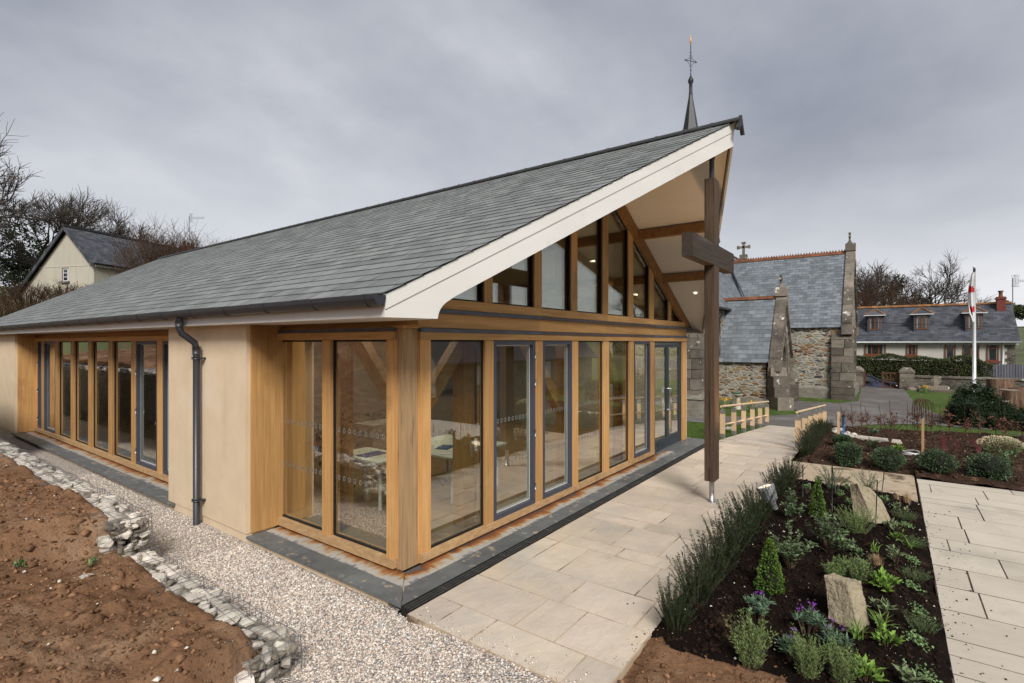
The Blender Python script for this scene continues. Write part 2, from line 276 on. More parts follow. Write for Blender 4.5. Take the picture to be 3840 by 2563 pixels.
m_boxd=M('dark_box_leaf',(.06,.105,.04),(.03,.06,.022),rough=.45,rnd=.5,spec=.5)
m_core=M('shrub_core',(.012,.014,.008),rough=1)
m_lav=M('lavender_leaf',(.19,.26,.095),(.13,.19,.065),rough=.7,rnd=.35,spec=.2)
m_ros=M('rosemary_leaf',(.18,.245,.14),(.12,.17,.095),rough=.7,rnd=.35,spec=.2)
m_ery=M('grey_green_leaf',(.135,.215,.135),(.085,.145,.085),rough=.65,rnd=.35,spec=.2)
m_purple=M('purple_petal',(.25,.05,.42),(.16,.03,.28),rough=.6,rnd=.3)
m_sage=M('sage_leaf',(.18,.30,.055),(.12,.21,.035),rough=.7,rnd=.3,spec=.2)
m_sageg=M('grey_sage_leaf',(.19,.235,.12),(.14,.18,.09),rough=.75,rnd=.3,spec=.15)
m_vib=M('viburnum_leaf',(.13,.19,.085),(.065,.10,.042),rough=.5,rnd=.45,spec=.4)
m_blade=M('day_lily_leaf',(.15,.24,.05),(.10,.18,.035),rough=.5,rnd=.3,spec=.3)
m_thyme=M('thyme_leaf',(.10,.15,.055),(.065,.10,.035),rough=.7,rnd=.45)
m_creep=M('creeping_leaf',(.17,.27,.10),(.08,.14,.05),rough=.6,rnd=.4)
m_straw=M('straw_blade',(.48,.34,.19),(.33,.22,.12),rough=.8,rnd=.35)
m_stem=M('woody_stem',(.11,.075,.045),(.07,.048,.03),rough=.9,rnd=.3)
m_beech=M('dead_beech_leaf',(.19,.085,.055),(.115,.052,.036),rough=.8,rnd=.4)
m_redst=M('red_dogwood_stem',(.17,.028,.035),(.11,.02,.025),rough=.6,rnd=.3)
m_heath=M('cream_flower',(.66,.58,.42),(.52,.44,.28),rough=.8,rnd=.2)
m_cane=M('green_cane',(.018,.035,.026),rough=.5)
m_daff=M('daffodil_petal',(.75,.48,.02),(.65,.36,.01),rough=.6,rnd=.2)
m_terra=M('terracotta_ridge',(.20,.075,.034),(.12,.048,.025),rough=.85,scale=3,bump=.3,rnd=.25,patch=[((.09,.06,.045),2,.58,.75)])
m_orange=M('lichen_ridge',(.25,.115,.04),(.15,.07,.03),rough=.9,scale=2,rnd=.25)
m_glass=glass_mat('window_glass',2.15,2.2)
m_gglass=glass_mat('gable_glass',3.0,2.3)
m_hglass=M('house_window_glass',(.03,.033,.036),(.02,.022,.024),rough=.08,spec=.8)
m_curt=M('net_curtain',(.30,.30,.29),(.16,.16,.155),rough=.9,scale=9,stretch=(6,6,.3))
m_brownf=M('brown_window_frame',(.19,.072,.024),(.15,.055,.02),rough=.5,scale=3,rnd=.1)
m_cream=M('cream_render',(.48,.445,.365),(.41,.38,.315),rough=.95,scale=1.2,stretch=(1,1,.3),con=(.35,.7),bump=.2,patch=[((.32,.295,.24),.7,.56,.78,(2,2,.35))],spec=.1)
m_hrend=M('house_render',(.52,.49,.45),(.47,.445,.41),rough=.95,scale=1.5,spec=.1)
m_brick=M('red_brick',(.20,.05,.035),(.13,.035,.03),rough=.9,scale=6,stretch=(1,1,3),bump=.3)
m_corr=M('corrugated_metal',(.135,.135,.165),(.085,.085,.10),rough=.6,scale=2,stretch=(1,3,.3),patch=[((.25,.25,.27),5,.62,.7,(1,3,.4))])
m_car=M('dark_blue_car_paint',(.055,.062,.105),(.05,.056,.092),rough=.18,spec=.7)
m_tyre=M('tyre_rubber',(.012,.012,.012),rough=.8)
m_rim=M('alloy_rim',(.45,.45,.46),rough=.3,metal=.8)
m_gate=M('brown_gate_timber',(.12,.045,.022),(.075,.03,.016),rough=.75,scale=3,bump=.3)
m_log=M('log_bark',(.19,.115,.075),(.06,.036,.026),rough=.95,scale=3,stretch=(3,3,.4),con=(.38,.62),bump=1,bscale=9,patch=[((.30,.20,.14),2,.56,.66,(4,4,.4)),((.03,.02,.015),3,.60,.68,(5,5,.4))])
m_cut=M('log_cut_face',(.30,.26,.215),(.20,.165,.13),rough=.9,scale=5)
m_black=M('black_metal',(.013,.014,.017),(.022,.023,.026),rough=.5,scale=5,spec=.4)
m_gold=M('gilt',(.5,.27,.06),rough=.4,metal=.6)
m_grn=M('green_glaze',(.02,.14,.075),rough=.4)
m_conc=M('cast_stone',(.50,.46,.36),(.42,.38,.30),rough=.9,scale=6)
m_red=M('red_cloth',(.55,.03,.035),rough=.8);m_wh=M('white_cloth',(.72,.70,.72),(.6,.58,.61),rough=.85)
m_whpole=M('white_gloss',(.72,.73,.74),(.62,.63,.64),rough=.4,scale=3,stretch=(2,2,.5))
m_blue=M('blue_pipe',(.03,.20,.55),rough=.5)
m_uplight=M('grey_lamp_body',(.24,.25,.26),rough=.5)
m_floor=M('timber_floor',(.30,.21,.12),(.25,.17,.095),rough=.4,scale=1.5,stretch=(1,6,1),spec=.4)
m_intw=M('interior_plaster',(.46,.44,.39),rough=.9,scale=1)
m_tbl=M('table_laminate',(.72,.78,.73),rough=.4,scale=2);m_wleg=M('white_leg',(.70,.72,.70),rough=.4)
m_chairb=M('dark_chair',(.03,.032,.04),rough=.7);m_paper=M('paper',(.7,.7,.72),rough=.8);m_bluep=M('blue_paper',(.06,.10,.25),rough=.7)
m_dot=M('etched_dot',(.24,.25,.24),rough=.8)
m_teak=M('teak',(.36,.22,.11),rough=.7)
m_warm=emis('warm_lamp',(1,.85,.6),3.5);m_spotl=emis('uplight_lens',(1,.80,.55),.3)
m_rubA=rubble('rubble_wall',[(.27,.26,.22),(.16,.15,.13),(.33,.31,.26),(.15,.065,.03),(.24,.24,.21),(.22,.12,.055),(.36,.34,.29),(.085,.078,.072),(.28,.19,.10),(.30,.29,.25)],(.41,.385,.32),scale=3.0,st=(1,1,3.0),edge=.10)
m_rubB=rubble('dark_rubble',[(.16,.15,.13),(.22,.20,.17),(.11,.10,.09),(.19,.17,.14)],(.17,.16,.14),scale=4)
m_rubC=rubble('granite_blockwork',[(.30,.28,.25),(.24,.225,.20),(.20,.185,.165),(.34,.32,.28)],(.25,.235,.21),scale=1.7,st=(1,1,1.7),edge=.04)
m_plinth=M('church_plinth',(.24,.22,.18),(.15,.14,.115),rough=.95,scale=3,stretch=(1,1,2.5),bump=.8,bscale=7,patch=[((.30,.28,.22),1.3,.56,.7)])
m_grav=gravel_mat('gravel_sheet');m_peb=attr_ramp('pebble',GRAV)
# ------------------------------------------------------------------ terrain
def ss(a,b,x):
    t=np.clip((np.asarray(x,float)-a)/(b-a),0,1);return t*t*(3-2*t)
_lat=rng.random((256,256))
def vnoise(x,y):
    xi=np.floor(x).astype(int);yi=np.floor(y).astype(int);fx=x-xi;fy=y-yi
    fx=fx*fx*(3-2*fx);fy=fy*fy*(3-2*fy);g=lambda a,b:_lat[a%256,b%256]
    return (g(xi,yi)*(1-fx)+g(xi+1,yi)*fx)*(1-fy)+(g(xi,yi+1)*(1-fx)+g(xi+1,yi+1)*fx)*fy
def fbm(x,y,o=5):
    s=0;a=.5;x=np.asarray(x,float);y=np.asarray(y,float)
    for i in range(o): s=s+a*(vnoise(x*2**i+17*i,y*2**i+31*i)-.5);a*=.55
    return s
def ramp_z(x): return -.02-.50*np.clip((np.asarray(x,float)-10.4)/7.0,0,1)
def terr(x,y):
    x=np.asarray(x,float);y=np.asarray(y,float)
    z=-.14-.44*np.clip((x-10.6)/6.9,0,1)
    z=z-.70*ss(39.9,40.9,x)+2.15*ss(43.6,47.5,x)
    z=z+np.clip(x-56,0,300)*.03
    w=1-ss(30,46,x)
    z=z+w*(4.6*ss(21,40,y)+np.clip(y-38,0,400)*.09)
    z=z+np.clip(-y-26,0,300)*.03
    z=z+1.2*ss(-1.2,-9,-x*-1)*0
    return z
def grid(xs,ys,fz,rad=0):
    X,Y=np.meshgrid(xs,ys,indexing='ij');Z=fz(X,Y)
    v=np.stack([X,Y,Z],-1).reshape(-1,3);nx,ny=len(xs),len(ys)
    i=np.arange(nx-1)[:,None]*ny+np.arange(ny-1)[None]
    f=np.stack([i,i+ny,i+ny+1,i+1],-1).reshape(-1,4);return v,f
def sheet(xs,ys,fz,keep=None):
    v,f=grid(xs,ys,fz)
    if keep is not None:
        c=v[f].mean(1);f=f[keep(c[:,0],c[:,1])]
    mb=MB();mb.add(v,f,0,0.5,True);return mb
xs=np.unique(np.concatenate([np.linspace(-400,-30,12),np.linspace(-30,60,91),np.linspace(60,500,20)]))
ys=np.unique(np.concatenate([np.linspace(-400,-30,12),np.linspace(-30,70,101),np.linspace(70,500,18)]))
struct('ground',sheet(xs,ys,lambda x,y:terr(x,y)+fbm(x*.3,y*.3,3)*.05*ss(20,30,np.abs(x)+np.abs(y))),[m_field])

# gravel strip
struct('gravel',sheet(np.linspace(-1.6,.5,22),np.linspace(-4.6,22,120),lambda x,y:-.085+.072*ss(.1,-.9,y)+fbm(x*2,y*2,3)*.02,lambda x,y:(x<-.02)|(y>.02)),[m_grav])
mb=MB();n=27000
px=rng.uniform(-1.1,.02,n);py=rng.uniform(-3.4,1,n)**1;py=np.concatenate([rng.uniform(-3.6,3,n//2),rng.uniform(-1,9,n//2)])
px=np.where(py<-.15,px,px)
pz=-.085+.072*ss(.1,-.9,py)+fbm(px*2,py*2,3)*.02+.003
k_=np.arange(n)<170;px=np.where(k_,-.05+rng.exponential(.09,n),px);py=np.where(k_,rng.uniform(-2.0,-.2,n),py);pz=np.where(k_,.006,pz);r=rng.uniform(.007,.0155,n)*np.where(k_,.75,1)
oc=np.array([[1,0,0],[0,1,0],[-1,0,0],[0,-1,0],[0,0,1],[0,0,-1]],float)
of=np.array([[0,1,4],[1,2,4],[2,3,4],[3,0,4],[1,0,5],[2,1,5],[3,2,5],[0,3,5]])
a=rng.uniform(0,2*PI,n);sx=rng.uniform(.8,1.6,n);sz=rng.uniform(.55,.9,n)
vv=oc[None]*np.stack([r*sx,r,r*sz],1)[:,None]*rng.uniform(.75,1.2,(n,6,1))
ca,sa=np.cos(a)[:,None],np.sin(a)[:,None]
vv=np.stack([vv[...,0]*ca-vv[...,1]*sa,vv[...,0]*sa+vv[...,1]*ca,vv[...,2]],-1)+np.stack([px,py,pz],1)[:,None]
mb.add(vv.reshape(-1,3),(of[None]+6*np.arange(n)[:,None,None]).reshape(-1,3),0,np.repeat(rng.random(n),8),True)
stuff('gravel_stones',mb,[m_peb],'loose pinkish grey gravel between the gabions and the hall','gravel')

# soil bank behind the gabions
def tier(y): return -.10+.26*ss(.02,.28,y)+.34*ss(3.05,3.5,y)+.9*ss(11.5,11.9,y)+.45*ss(13.5,13.9,y)
def bank(x,y):
    d=np.clip(-1.3-x,0,60)
    z=tier(y)+.02+.085*np.minimum(d,4)+.36*np.clip(d-4,0,9)+.05*np.clip(d-13,0,50)
    return z+fbm(x*1.1,y*1.1,5)*.16+fbm(x*5,y*5,4)*.075+np.abs(fbm(x*2.3+9,y*2.3,4))*.14+np.abs(fbm(x*11,y*11,3))*.105+np.abs(fbm(x*4,y*4+5,3))*.09
bxs=np.concatenate([np.linspace(-26,-6,30),np.linspace(-5.8,-1.22,150)]);bys=np.concatenate([np.linspace(-8,-3.2,20),np.linspace(-3.1,6,240),np.linspace(6.1,26,120)])
struct('soil_bank',sheet(bxs,bys,lambda x,y:np.where(x>-1.32,bank(x,y)*1-.12*ss(-1.34,-1.22,x),bank(x,y))),[m_soil])
# soil in front of the gravel, near corner of the bed
def fsoil(x,y): return .0+fbm(x*1.6,y*1.6,5)*.12+fbm(x*6,y*6,4)*.04-.05*ss(-.2,-.9,-x*-1)*0
def clods(n,fx,fz,rlo,rhi):
    mb=MB();x,y=fx(n);n=len(x);z=fz(x,y);r=rlo*(rhi/rlo)**(rng.random(n)**2.2)
    vv=oc[None]*(r[:,None]*rng.uniform(.7,1.4,(n,3)))[:,None]*rng.uniform(.6,1.25,(n,6,1));a=rng.uniform(0,2*PI,n);ca,sa=np.cos(a)[:,None],np.sin(a)[:,None]
    vv=np.stack([vv[...,0]*ca-vv[...,1]*sa,vv[...,0]*sa+vv[...,1]*ca,vv[...,2]*.7],-1)+np.stack([x,y,z],1)[:,None]
    mb.add(vv.reshape(-1,3),(of[None]+6*np.arange(n)[:,None,None]).reshape(-1,3),0,np.repeat(rng.random(n),8),True);return mb
stuff('soil_clods',clods(13000,lambda n:(rng.uniform(-4.2,-1.42,n),rng.uniform(-2.6,8,n)),lambda x,y:bank(x,y)+.003,.005,.032),[m_clod],'loose red-brown clods and small stones scattered over the bank','soil')
stuff('large_clods',clods(620,lambda n:(rng.uniform(-4.2,-1.5,n),rng.uniform(-2.4,7,n)),lambda x,y:bank(x,y)-.004,.02,.085),[m_clod],'bigger broken lumps of red-brown earth on the bank','soil')
stuff('pale_stone_chips',clods(420,lambda n:(rng.uniform(-4.2,-1.4,n),rng.uniform(-2.6,8,n)),lambda x,y:bank(x,y)+.006,.006,.028),[m_gabion],'small pale stone chips scattered over the red bank','stone chips')

# ------------------------------------------------------------------ planting beds
def nbz(x,y): return .0+.07*ss(-4.09,-3.75,y)*ss(-2.06,-2.3,-(-y))**0*1+fbm(x*2,y*2,5)*.08+np.abs(fbm(x*8,y*8,3))*.07-.04*ss(1.3,.6,x)
def edge_drop(x,y): return -.012*(1-ss(0,.10,y+4.10))-.05*(1-ss(0,.14,-2.07-y))-.04*(1-ss(0,.12,7.12-x))
NB=lambda x,y:nbz(x,y)+edge_drop(x,y)
def dark_line(x,y): return (x-.88)-.06*(y+2.1)+fbm(x*3,y*3,3)*.5>0
def nkeep(x,y): return dark_line(x,y)
struct('mulched_bed',sheet(np.linspace(.3,7.12,230),np.linspace(-4.104,-2.07,96),NB,nkeep),[m_mulch])
struct('front_soil',sheet(np.linspace(-1.35,2.6,110),np.linspace(-6.5,-2.07,120),lambda x,y:NB(x,y)-.012-.05*ss(.9,.0,x)*ss(-2.5,-2.05,y)-.12*ss(-.3,-1.2,x)*0,lambda x,y:(~nkeep(x-.04,y)) & ((x>-.12) | (y<-3.2)) ),[m_soil])
fx=lambda n:(lambda x,y:(x[dark_line(x,y)],y[dark_line(x,y)]))(rng.uniform(.6,7.1,n),rng.uniform(-4.07,-2.1,n))
stuff('mulch_crumbs',clods(9500,fx,lambda x,y:NB(x,y)+.004,.006,.036),[m_clodd],'dark crumbly mulch covering the near planting bed','mulch')
stuff('bed_pebbles',clods(260,fx,lambda x,y:NB(x,y)+.006,.005,.016),[m_gabion],'tiny pale stones lying on the dark mulch','pebbles')
stuff('front_clods',clods(900,lambda n:(rng.uniform(-.1,1.6,n),rng.uniform(-3.9,-2.1,n)),lambda x,y:NB(x,y)-.01,.006,.03),[m_clod],'red-brown clods where the paving meets the near bed','soil')
def fbz(x,y): return .02+.10*ss(9.2,10.2,x)-.0*x+fbm(x*1.5,y*1.5,5)*.14+np.abs(fbm(x*5,y*5,4))*.12-.05*(1-ss(0,.25,x-np.where(y<-4.08,8.76,9.02)))+.03*(y<-4.08)-.20*ss(11.5,15.4,x)-.42*ss(15.5,16.6,x+.12*(y+2))
struct('far_bed',sheet(np.linspace(8.74,17.2,196),np.linspace(-11,-2.04,180),lambda x,y:fbz(x,y)-.1*(1-ss(0,.2,-2.04-y)),lambda x,y:(x>9.0)|(y<-4.08)),[m_bed])
stuff('far_bed_crumbs',clods(9000,lambda n:(rng.uniform(8.8,15.8,n),rng.uniform(-8,-2.1,n)),lambda x,y:fbz(x,y)+.004-.1*((x<9.05)&(y>-4.1)),.009,.055),[m_clodf],'crumbly brown soil covering the far planting bed','soil')
stuff('far_bed_chips',clods(700,lambda n:(rng.uniform(9.1,15.8,n),rng.uniform(-8,-2.1,n)),lambda x,y:fbz(x,y)+.008,.008,.024),[m_clodt],'tan stone chips scattered over the far planting bed','stone chips')
# ------------------------------------------------------------------ paving
def flags(x0,x1,y0,y1,axis,widths,lens,gap,mb,zf=lambda x:0.0,th=.03,seed=1):
    R=random.Random(seed);a=x0
    while a<x1-.05:
        w=R.choice(widths);b=min(a+w,x1)
        if x1-b<.12:b=x1
        lo,hi=(y0,y1);c=lo-R.uniform(0,.5)
        while c<hi-.02:
            d=c+R.choice(lens)
            p,q=max(c,lo),min(d,hi)
            if hi-d<.12:q=hi;d=hi
            if q-p>.04:
                g=gap/2;j=lambda:R.uniform(-.003,.003);t=R.uniform(-.0015,.0015)
                P=[(a+g+j(),p+g+j()),(b-g+j(),p+g+j()),(b-g+j(),q-g+j()),(a+g+j(),q-g+j())]
                if axis=='x':P=[(P[i][1],P[i][0]) for i in (0,3,2,1)]
                mb.hexa([(x,y,zf(x)-th) for x,y in P]+[(x,y,zf(x)+t) for x,y in P],0,R.random())
            c=d
        a=b
W=[.28,.42,.56,.6,.75];Ln=[.42,.6,.75,.9]
mb=MB();flags(-.055,9.0,-2.075,-.135,'y',W,Ln,.016,mb,seed=3)
mb2=MB();mb2.box(-.05,9.005,-2.08,-.13,-.12,-.0035);
flags(9.0,17.4,-1.98,-.13,'y',W,Ln,.014,mb,lambda x:float(ramp_z(x))+.02,seed=5)
flags(7.15,9.0,-4.06,-2.08,'x',[.33,.42,.5],[.5,.66,.8],.012,mb,seed=8)
struct('paving',mb,[m_flag])
v,f=grid(np.linspace(7.13,17.4,60),np.array([-2.0,-.13]),lambda x,y:ramp_z(x)+.014);mb2.add(v,f);mb2.box(7.14,9.01,-4.07,-2.09,-.12,-.003)
struct('paving_joints',mb2,[m_joint])
mb=MB();flags(1.0,8.75,-9.5,-4.10,'y',[.2,.3,.45,.6,.6],[.5,.7,.9,1.1,1.3],.0145,mb,seed=12)
flags(-1.6,1.0,-9.5,-4.3,'y',[.45,.6],[.9,1.1],.017,mb,seed=14)
struct('patio',mb,[m_flagr]);mb=MB();mb.box(-1.6,8.75,-9.5,-4.095,-.12,-.0015);struct('patio_joints',mb,[m_jointd])
def cr_(n):
    k=n//2;return np.concatenate([rng.uniform(1.2,6.7,k),rng.uniform(.4,7,n-k)]),np.concatenate([-4.10-rng.exponential(.16,k),-2.07+rng.exponential(.07,n-k)])
stuff('soil_crumbs',clods(420,cr_,lambda x,y:x*0+.004,.003,.013),[m_clodf],'small crumbs of soil spilled from the bed on to the paving','soil')
# asphalt, lawns, road: sheets lying over the ground
def over(name,mat,xs,ys,dz,keep,extra=None):
    struct(name,sheet(xs,ys,lambda x,y:terr(x,y)+dz,keep),[mat])
def inpoly(P):
    P=np.array(P,float)
    def k(x,y):
        r=np.zeros(np.shape(x),bool);j=len(P)-1
        for i in range(len(P)):
            c=((P[i,1]>y)!=(P[j,1]>y))&(x<(P[j,0]-P[i,0])*(y-P[i,1])/(P[j,1]-P[i,1]+1e-12)+P[i,0]);r^=c;j=i
        return r
    return k
over('churchyard_lawn',m_lawn,np.linspace(10.4,40,240),np.linspace(-22,20,260),.028,lambda x,y:((x>17.0)|((y>-.10)&(x<17.3)))|((y<-2.0)&(x>16.0)))
path=inpoly([(17.2,-2.1),(17.2,.2),(16.6,1.0),(16.3,2.0),(15.8,20),(17.9,20),(18.2,3.2),(19.6,1.0),(21.6,-.6),(23.0,-.3),(24.2,.6),(27.2,.6),(27.2,-1.6),(29,-2.3),(34,-2.2),(40.3,-2.0),(40.3,-4.4),(37.5,-4.4),(28.5,-4.7),(24,-5.5),(21,-6.6),(18.5,-9),(17.6,-9),(21.0,-6.6),(21.4,-4.7),(19.9,-3.0),(18.4,-2.3)])
over('church_path',m_asph,np.linspace(15.5,40.4,330),np.linspace(-9,20,390),.046,path)
struct('road',sheet(np.linspace(40.5,43.6,4),np.linspace(-60,40,40),lambda x,y:terr(x,y)*0-1.22),[m_asph])
# grass blades on the near lawn next to the hall
mb=MB();n=26000;x=rng.uniform(10.45,17.4,n);y=rng.uniform(-.08,3.2,n);k=~path(x,y);x,y=x[k],y[k];n=len(x)
D=np.stack([rng.normal(0,.45,n),rng.normal(0,.45,n),np.ones(n)],1)
mb.leaves(np.stack([x,y,terr(x,y)+.02],1),D,rng.normal(size=(n,3)),rng.uniform(.03,.065,n),.006)
n=22000;x=rng.uniform(17,30,n);y=rng.uniform(-7.5,3.2,n);k=~path(x,y);x,y=x[k],y[k];n=len(x)
mb.leaves(np.stack([x,y,terr(x,y)+.02],1),np.stack([rng.normal(0,.5,n),rng.normal(0,.5,n),np.ones(n)],1),rng.normal(size=(n,3)),rng.uniform(.04,.08,n),.012)
stuff('lawn_grass',mb,[m_grassb],'short green grass beside the hall and the church','grass')

# ------------------------------------------------------------------ church hall
hall=empty('church_hall',(0,0,0),'new hall with oak framed glazing, grey slate roof and jutting white gable','hall')
def part(name,mb,mats,label=None,parent=None): return obj(name,mb,mats,parent or hall,label=label)
TAN=.552;EX=-.215;EZ=2.944;RX=5.2
RZ=EZ+TAN*(RX-EX)
def rz(x): return EZ+TAN*(x-EX) if x<=RX else EZ+TAN*(2*RX-EX-x)
YF=20.15
def ver(x): return -.324*(x+.2) if x<=RX else .25-.370*(10.6-x)
def slates(mb,O,U,S,L,H,u0,u1,g=.2,w=.3,t=.0125,seed=0,jit=.002,mat=0,smax=None):
    O,U,S=map(lambda a:np.array(a,float),(O,U,S));Nn=np.cross(U,S);Nn=Nn*(1 if Nn[2]>0 else -1);R=random.Random(seed)
    n=int(math.ceil(H/g));VV=[];FF=[];RR=[]
    for i in range(n):
        s0=i*g-R.uniform(0,jit);s1=min(i*g+g+.03,H)
        a=(-w/2 if i%2 else 0)+min(u0(s0),u0(s1))//w*w
        e0,e1=u1(s0),u1(s1)
        while a<max(e0,e1):
            b=a+w-.006
            l0,l1=max(a,u0(s0)),max(a,u0(s1));r0,r1=min(b,e0),min(b,e1)
            if r0-l0>.01 or r1-l1>.01:
                r0=max(r0,l0+.002);r1=max(r1,l1+.002)
                k=R.uniform(0,.005);lo=t+k;ds=R.uniform(-jit,jit)*2
                P=lambda u,s,h:O+U*u+S*s+Nn*h
                i0=len(VV);VV+= [P(l0,s0+ds,lo),P(r0,s0+ds,lo),P(r1,s1,.003),P(l1,s1,.003),P(l0,s0+ds,lo-.013),P(r0,s0+ds,lo-.009)]
                FF+=[[i0,i0+1,i0+2,i0+3],[i0+4,i0+5,i0+1,i0]];RR+=[R.random()]*2
            a+=w
    mb.add(VV,FF,mat,RR)
cs=1/math.hypot(1,TAN)
S1=(cs,0,TAN*cs);H1=(RX-EX)/cs
mb=MB()
# deck (one solid under both slopes) then slates
def deck(mb,dz0,dz1,mat,xa,xb,y0f,y1,side=1):
    pass
for sgn in (1,-1):
    X=lambda x:x if sgn==1 else 2*RX-x
    e=X(EX+.04);r_=RX
    mb.hexa([(e,ver(e)+.01,rz(e)-.06),(r_,ver(r_)+.01,rz(r_)-.06),(r_,YF,rz(r_)-.06),(e,YF,rz(e)-.06),(e,ver(e)+.01,rz(e)-.004),(r_,ver(r_)+.01,rz(r_)-.004),(r_,YF,rz(r_)-.004),(e,YF,rz(e)-.004)],1)
slates(mb,(EX,0,EZ),(0,1,0),S1,YF,H1,lambda s:ver(EX+s*cs)-.035,lambda s:YF+.04,g=.2,w=.3,seed=2)
slates(mb,(2*RX-EX,0,EZ),(0,1,0),(-cs,0,TAN*cs),YF,H1,lambda s:ver(2*RX-EX-s*cs)-.035,lambda s:YF+.04,g=.2,w=.3,seed=3)
roof=part('roof',mb,[m_slate,m_dark])
mb=MB()
y=-1.86
while y<YF:
    y2=min(y+.45,YF+.05);h=.012 if True else 0
    for sgn in (1,-1):
        w_=.17;d=TAN*w_
        mb.hexa([(RX,y,RZ+.035),(RX+sgn*w_,y,RZ+.035-d),(RX+sgn*w_,y2-.006,RZ+.035-d),(RX,y2-.006,RZ+.035),(RX,y,RZ+.062),(RX+sgn*w_,y,RZ+.062-d),(RX+sgn*w_,y2-.006,RZ+.062-d),(RX,y2-.006,RZ+.062)])
        w_=.174;mb.hexa([(RX,y2-.05,RZ+.03),(RX+sgn*w_,y2-.05,RZ+.03-TAN*w_),(RX+sgn*w_,y2+.01,RZ+.03-TAN*w_),(RX,y2+.01,RZ+.03),(RX,y2-.03,RZ+.069),(RX+sgn*w_,y2-.03,RZ+.069-TAN*w_),(RX+sgn*w_,y2+.01,RZ+.069-TAN*w_),(RX,y2+.01,RZ+.069)])
    y=y2
mb.prism([(RX-.19,-1.875,RZ-.17),(RX,-1.875,RZ+.08),(RX+.19,-1.875,RZ-.17),(RX+.12,-1.875,RZ-.19),(RX,-1.875,RZ-.06),(RX-.12,-1.875,RZ-.19)],(0,.05,0))
part('ridge',mb,[m_ridge],parent=roof)
# soffit / ceiling following the slope
def slab_y(mb,y0f,y1,dz=.16,th=.02,xe=.0):
    for sgn in (1,-1):
        X=lambda x:x if sgn==1 else 2*RX-x
        xsL=[X(-.14+xe),X(2.2),RX]
        for a,b in zip(xsL,xsL[1:]):
            c=lambda x,y,d:(x,y,rz(x)-d)
            ya,yb=y0f(a),y0f(b)
            mb.hexa([c(a,ya,dz+th),c(b,yb,dz+th),c(b,y1,dz+th),c(a,y1,dz+th),c(a,ya,dz),c(b,yb,dz),c(b,y1,dz),c(a,y1,dz)])
mb=MB();slab_y(mb,lambda x:ver(x)+.05,.5)
# boxed eaves at both ends
mb.box(-.165,.42,.03,YF,2.735,2.75);mb.box(9.98,10.62,.30,YF,2.735,2.75)
part('soffit',mb,[m_soffit])
mb=MB();slab_y(mb,lambda x:.502,YF-.3,xe=.35);part('ceiling',mb,[m_intw])
# bargeboards
def barge(side):
    X=lambda x:x if side==1 else 2*RX-x
    e=-.2;top=lambda x:rz(X(x))-.012;B=.365
    up=MB();lo=MB();P=lambda x,z,o:(X(x),ver(X(x))+o,z)
    poly=[P(e,top(e),-.012),P(RX,top(RX),-.012),P(RX,top(RX)-.14,-.012),P(e,top(e)-.135,-.012)]
    up.prism(poly if side==1 else poly[::-1],(0,.045,0))
    arc=[P(x,z,0) for x,z in ((.316,2.733),(.325,2.785),(.342,2.825),(.37,2.865),(.405,2.897),(.45,2.928),(.50,top(.50)-B))]
    poly=[P(e,top(e)-.135,0),P(RX,top(RX)-.14,0),P(RX,top(RX)-B,0)]+arc[::-1]+[P(e,2.733,0)]
    lo.prism(poly if side==1 else poly[::-1],(0,.035,0))
    b=part('bargeboard',lo,[m_white]);part('capping_board',up,[m_white],parent=b)
barge(1);barge(-1)
# eaves fascia, gutter, downpipe (left side)
for s in (1,-1):
    X=(lambda x:x) if s==1 else (lambda x:2*RX-x)
    mb=MB();a,b=sorted((X(-.2),X(-.172)));mb.box(a,b,.036 if s==1 else .29,YF,2.733,2.925);part('fascia',mb,[m_white])
mb=MB()
th=np.linspace(PI*.98,2*PI*1.01,9);gx,gz,gr=-.274,2.926,.066
GK=1.38
prof=[(gx+gr*math.cos(t),gz+gr*GK*math.sin(t)) for t in th]+[(gx+(gr-.005)*math.cos(t),gz+(gr-.005)*GK*math.sin(t)) for t in th[::-1]]
mb.prism([(x,-.02,z) for x,z in prof],(0,YF+.02,0))
mb.prism([(gx+gr*1.02*math.cos(t),-.028,gz+gr*GK*1.02*math.sin(t)) for t in th],(0,.008,0))
gut=part('gutter',mb,[m_gutter])
for i,yy in enumerate(np.concatenate([[.12],np.arange(.95,YF,.93)])):
    mb=MB();r2=gr+.006
    pr=[(gx+r2*math.cos(t),gz+r2*GK*math.sin(t)) for t in th]+[(gx+(gr+.0015)*math.cos(t),gz+(gr+.0015)*GK*math.sin(t)) for t in th[::-1]]
    mb.prism([(x,yy,z) for x,z in pr],(0,.022 if i%3 else .05,0));part('gutter_bracket',mb,[m_gutter],parent=gut)
mb=MB();dy=4.22
mb.tube([(gx,dy,2.90),(gx,dy,2.70),(gx+.03,dy,2.63),(-.08,dy,2.50),(-.055,dy,2.42),(-.055,dy,2.3),(-.055,dy,-.13)],.044,16)
mb.tube([(gx,dy,2.80),(gx,dy,2.72)],.053,16);mb.tube([(-.055,dy,2.44),(-.055,dy,2.33)],.052,16)
dp=part('downpipe',mb,[m_gutter])
for z in (2.28,.27):
    mb=MB();mb.tube([(-.055,dy,z-.015),(-.055,dy,z+.015)],.061,16);mb.box(-.01,.035,dy-.10,dy-.055,z-.012,z+.012);mb.box(-.06,.0,dy-.10,dy-.04,z-.008,z+.008);part('pipe_bracket',mb,[m_gutter],parent=dp)
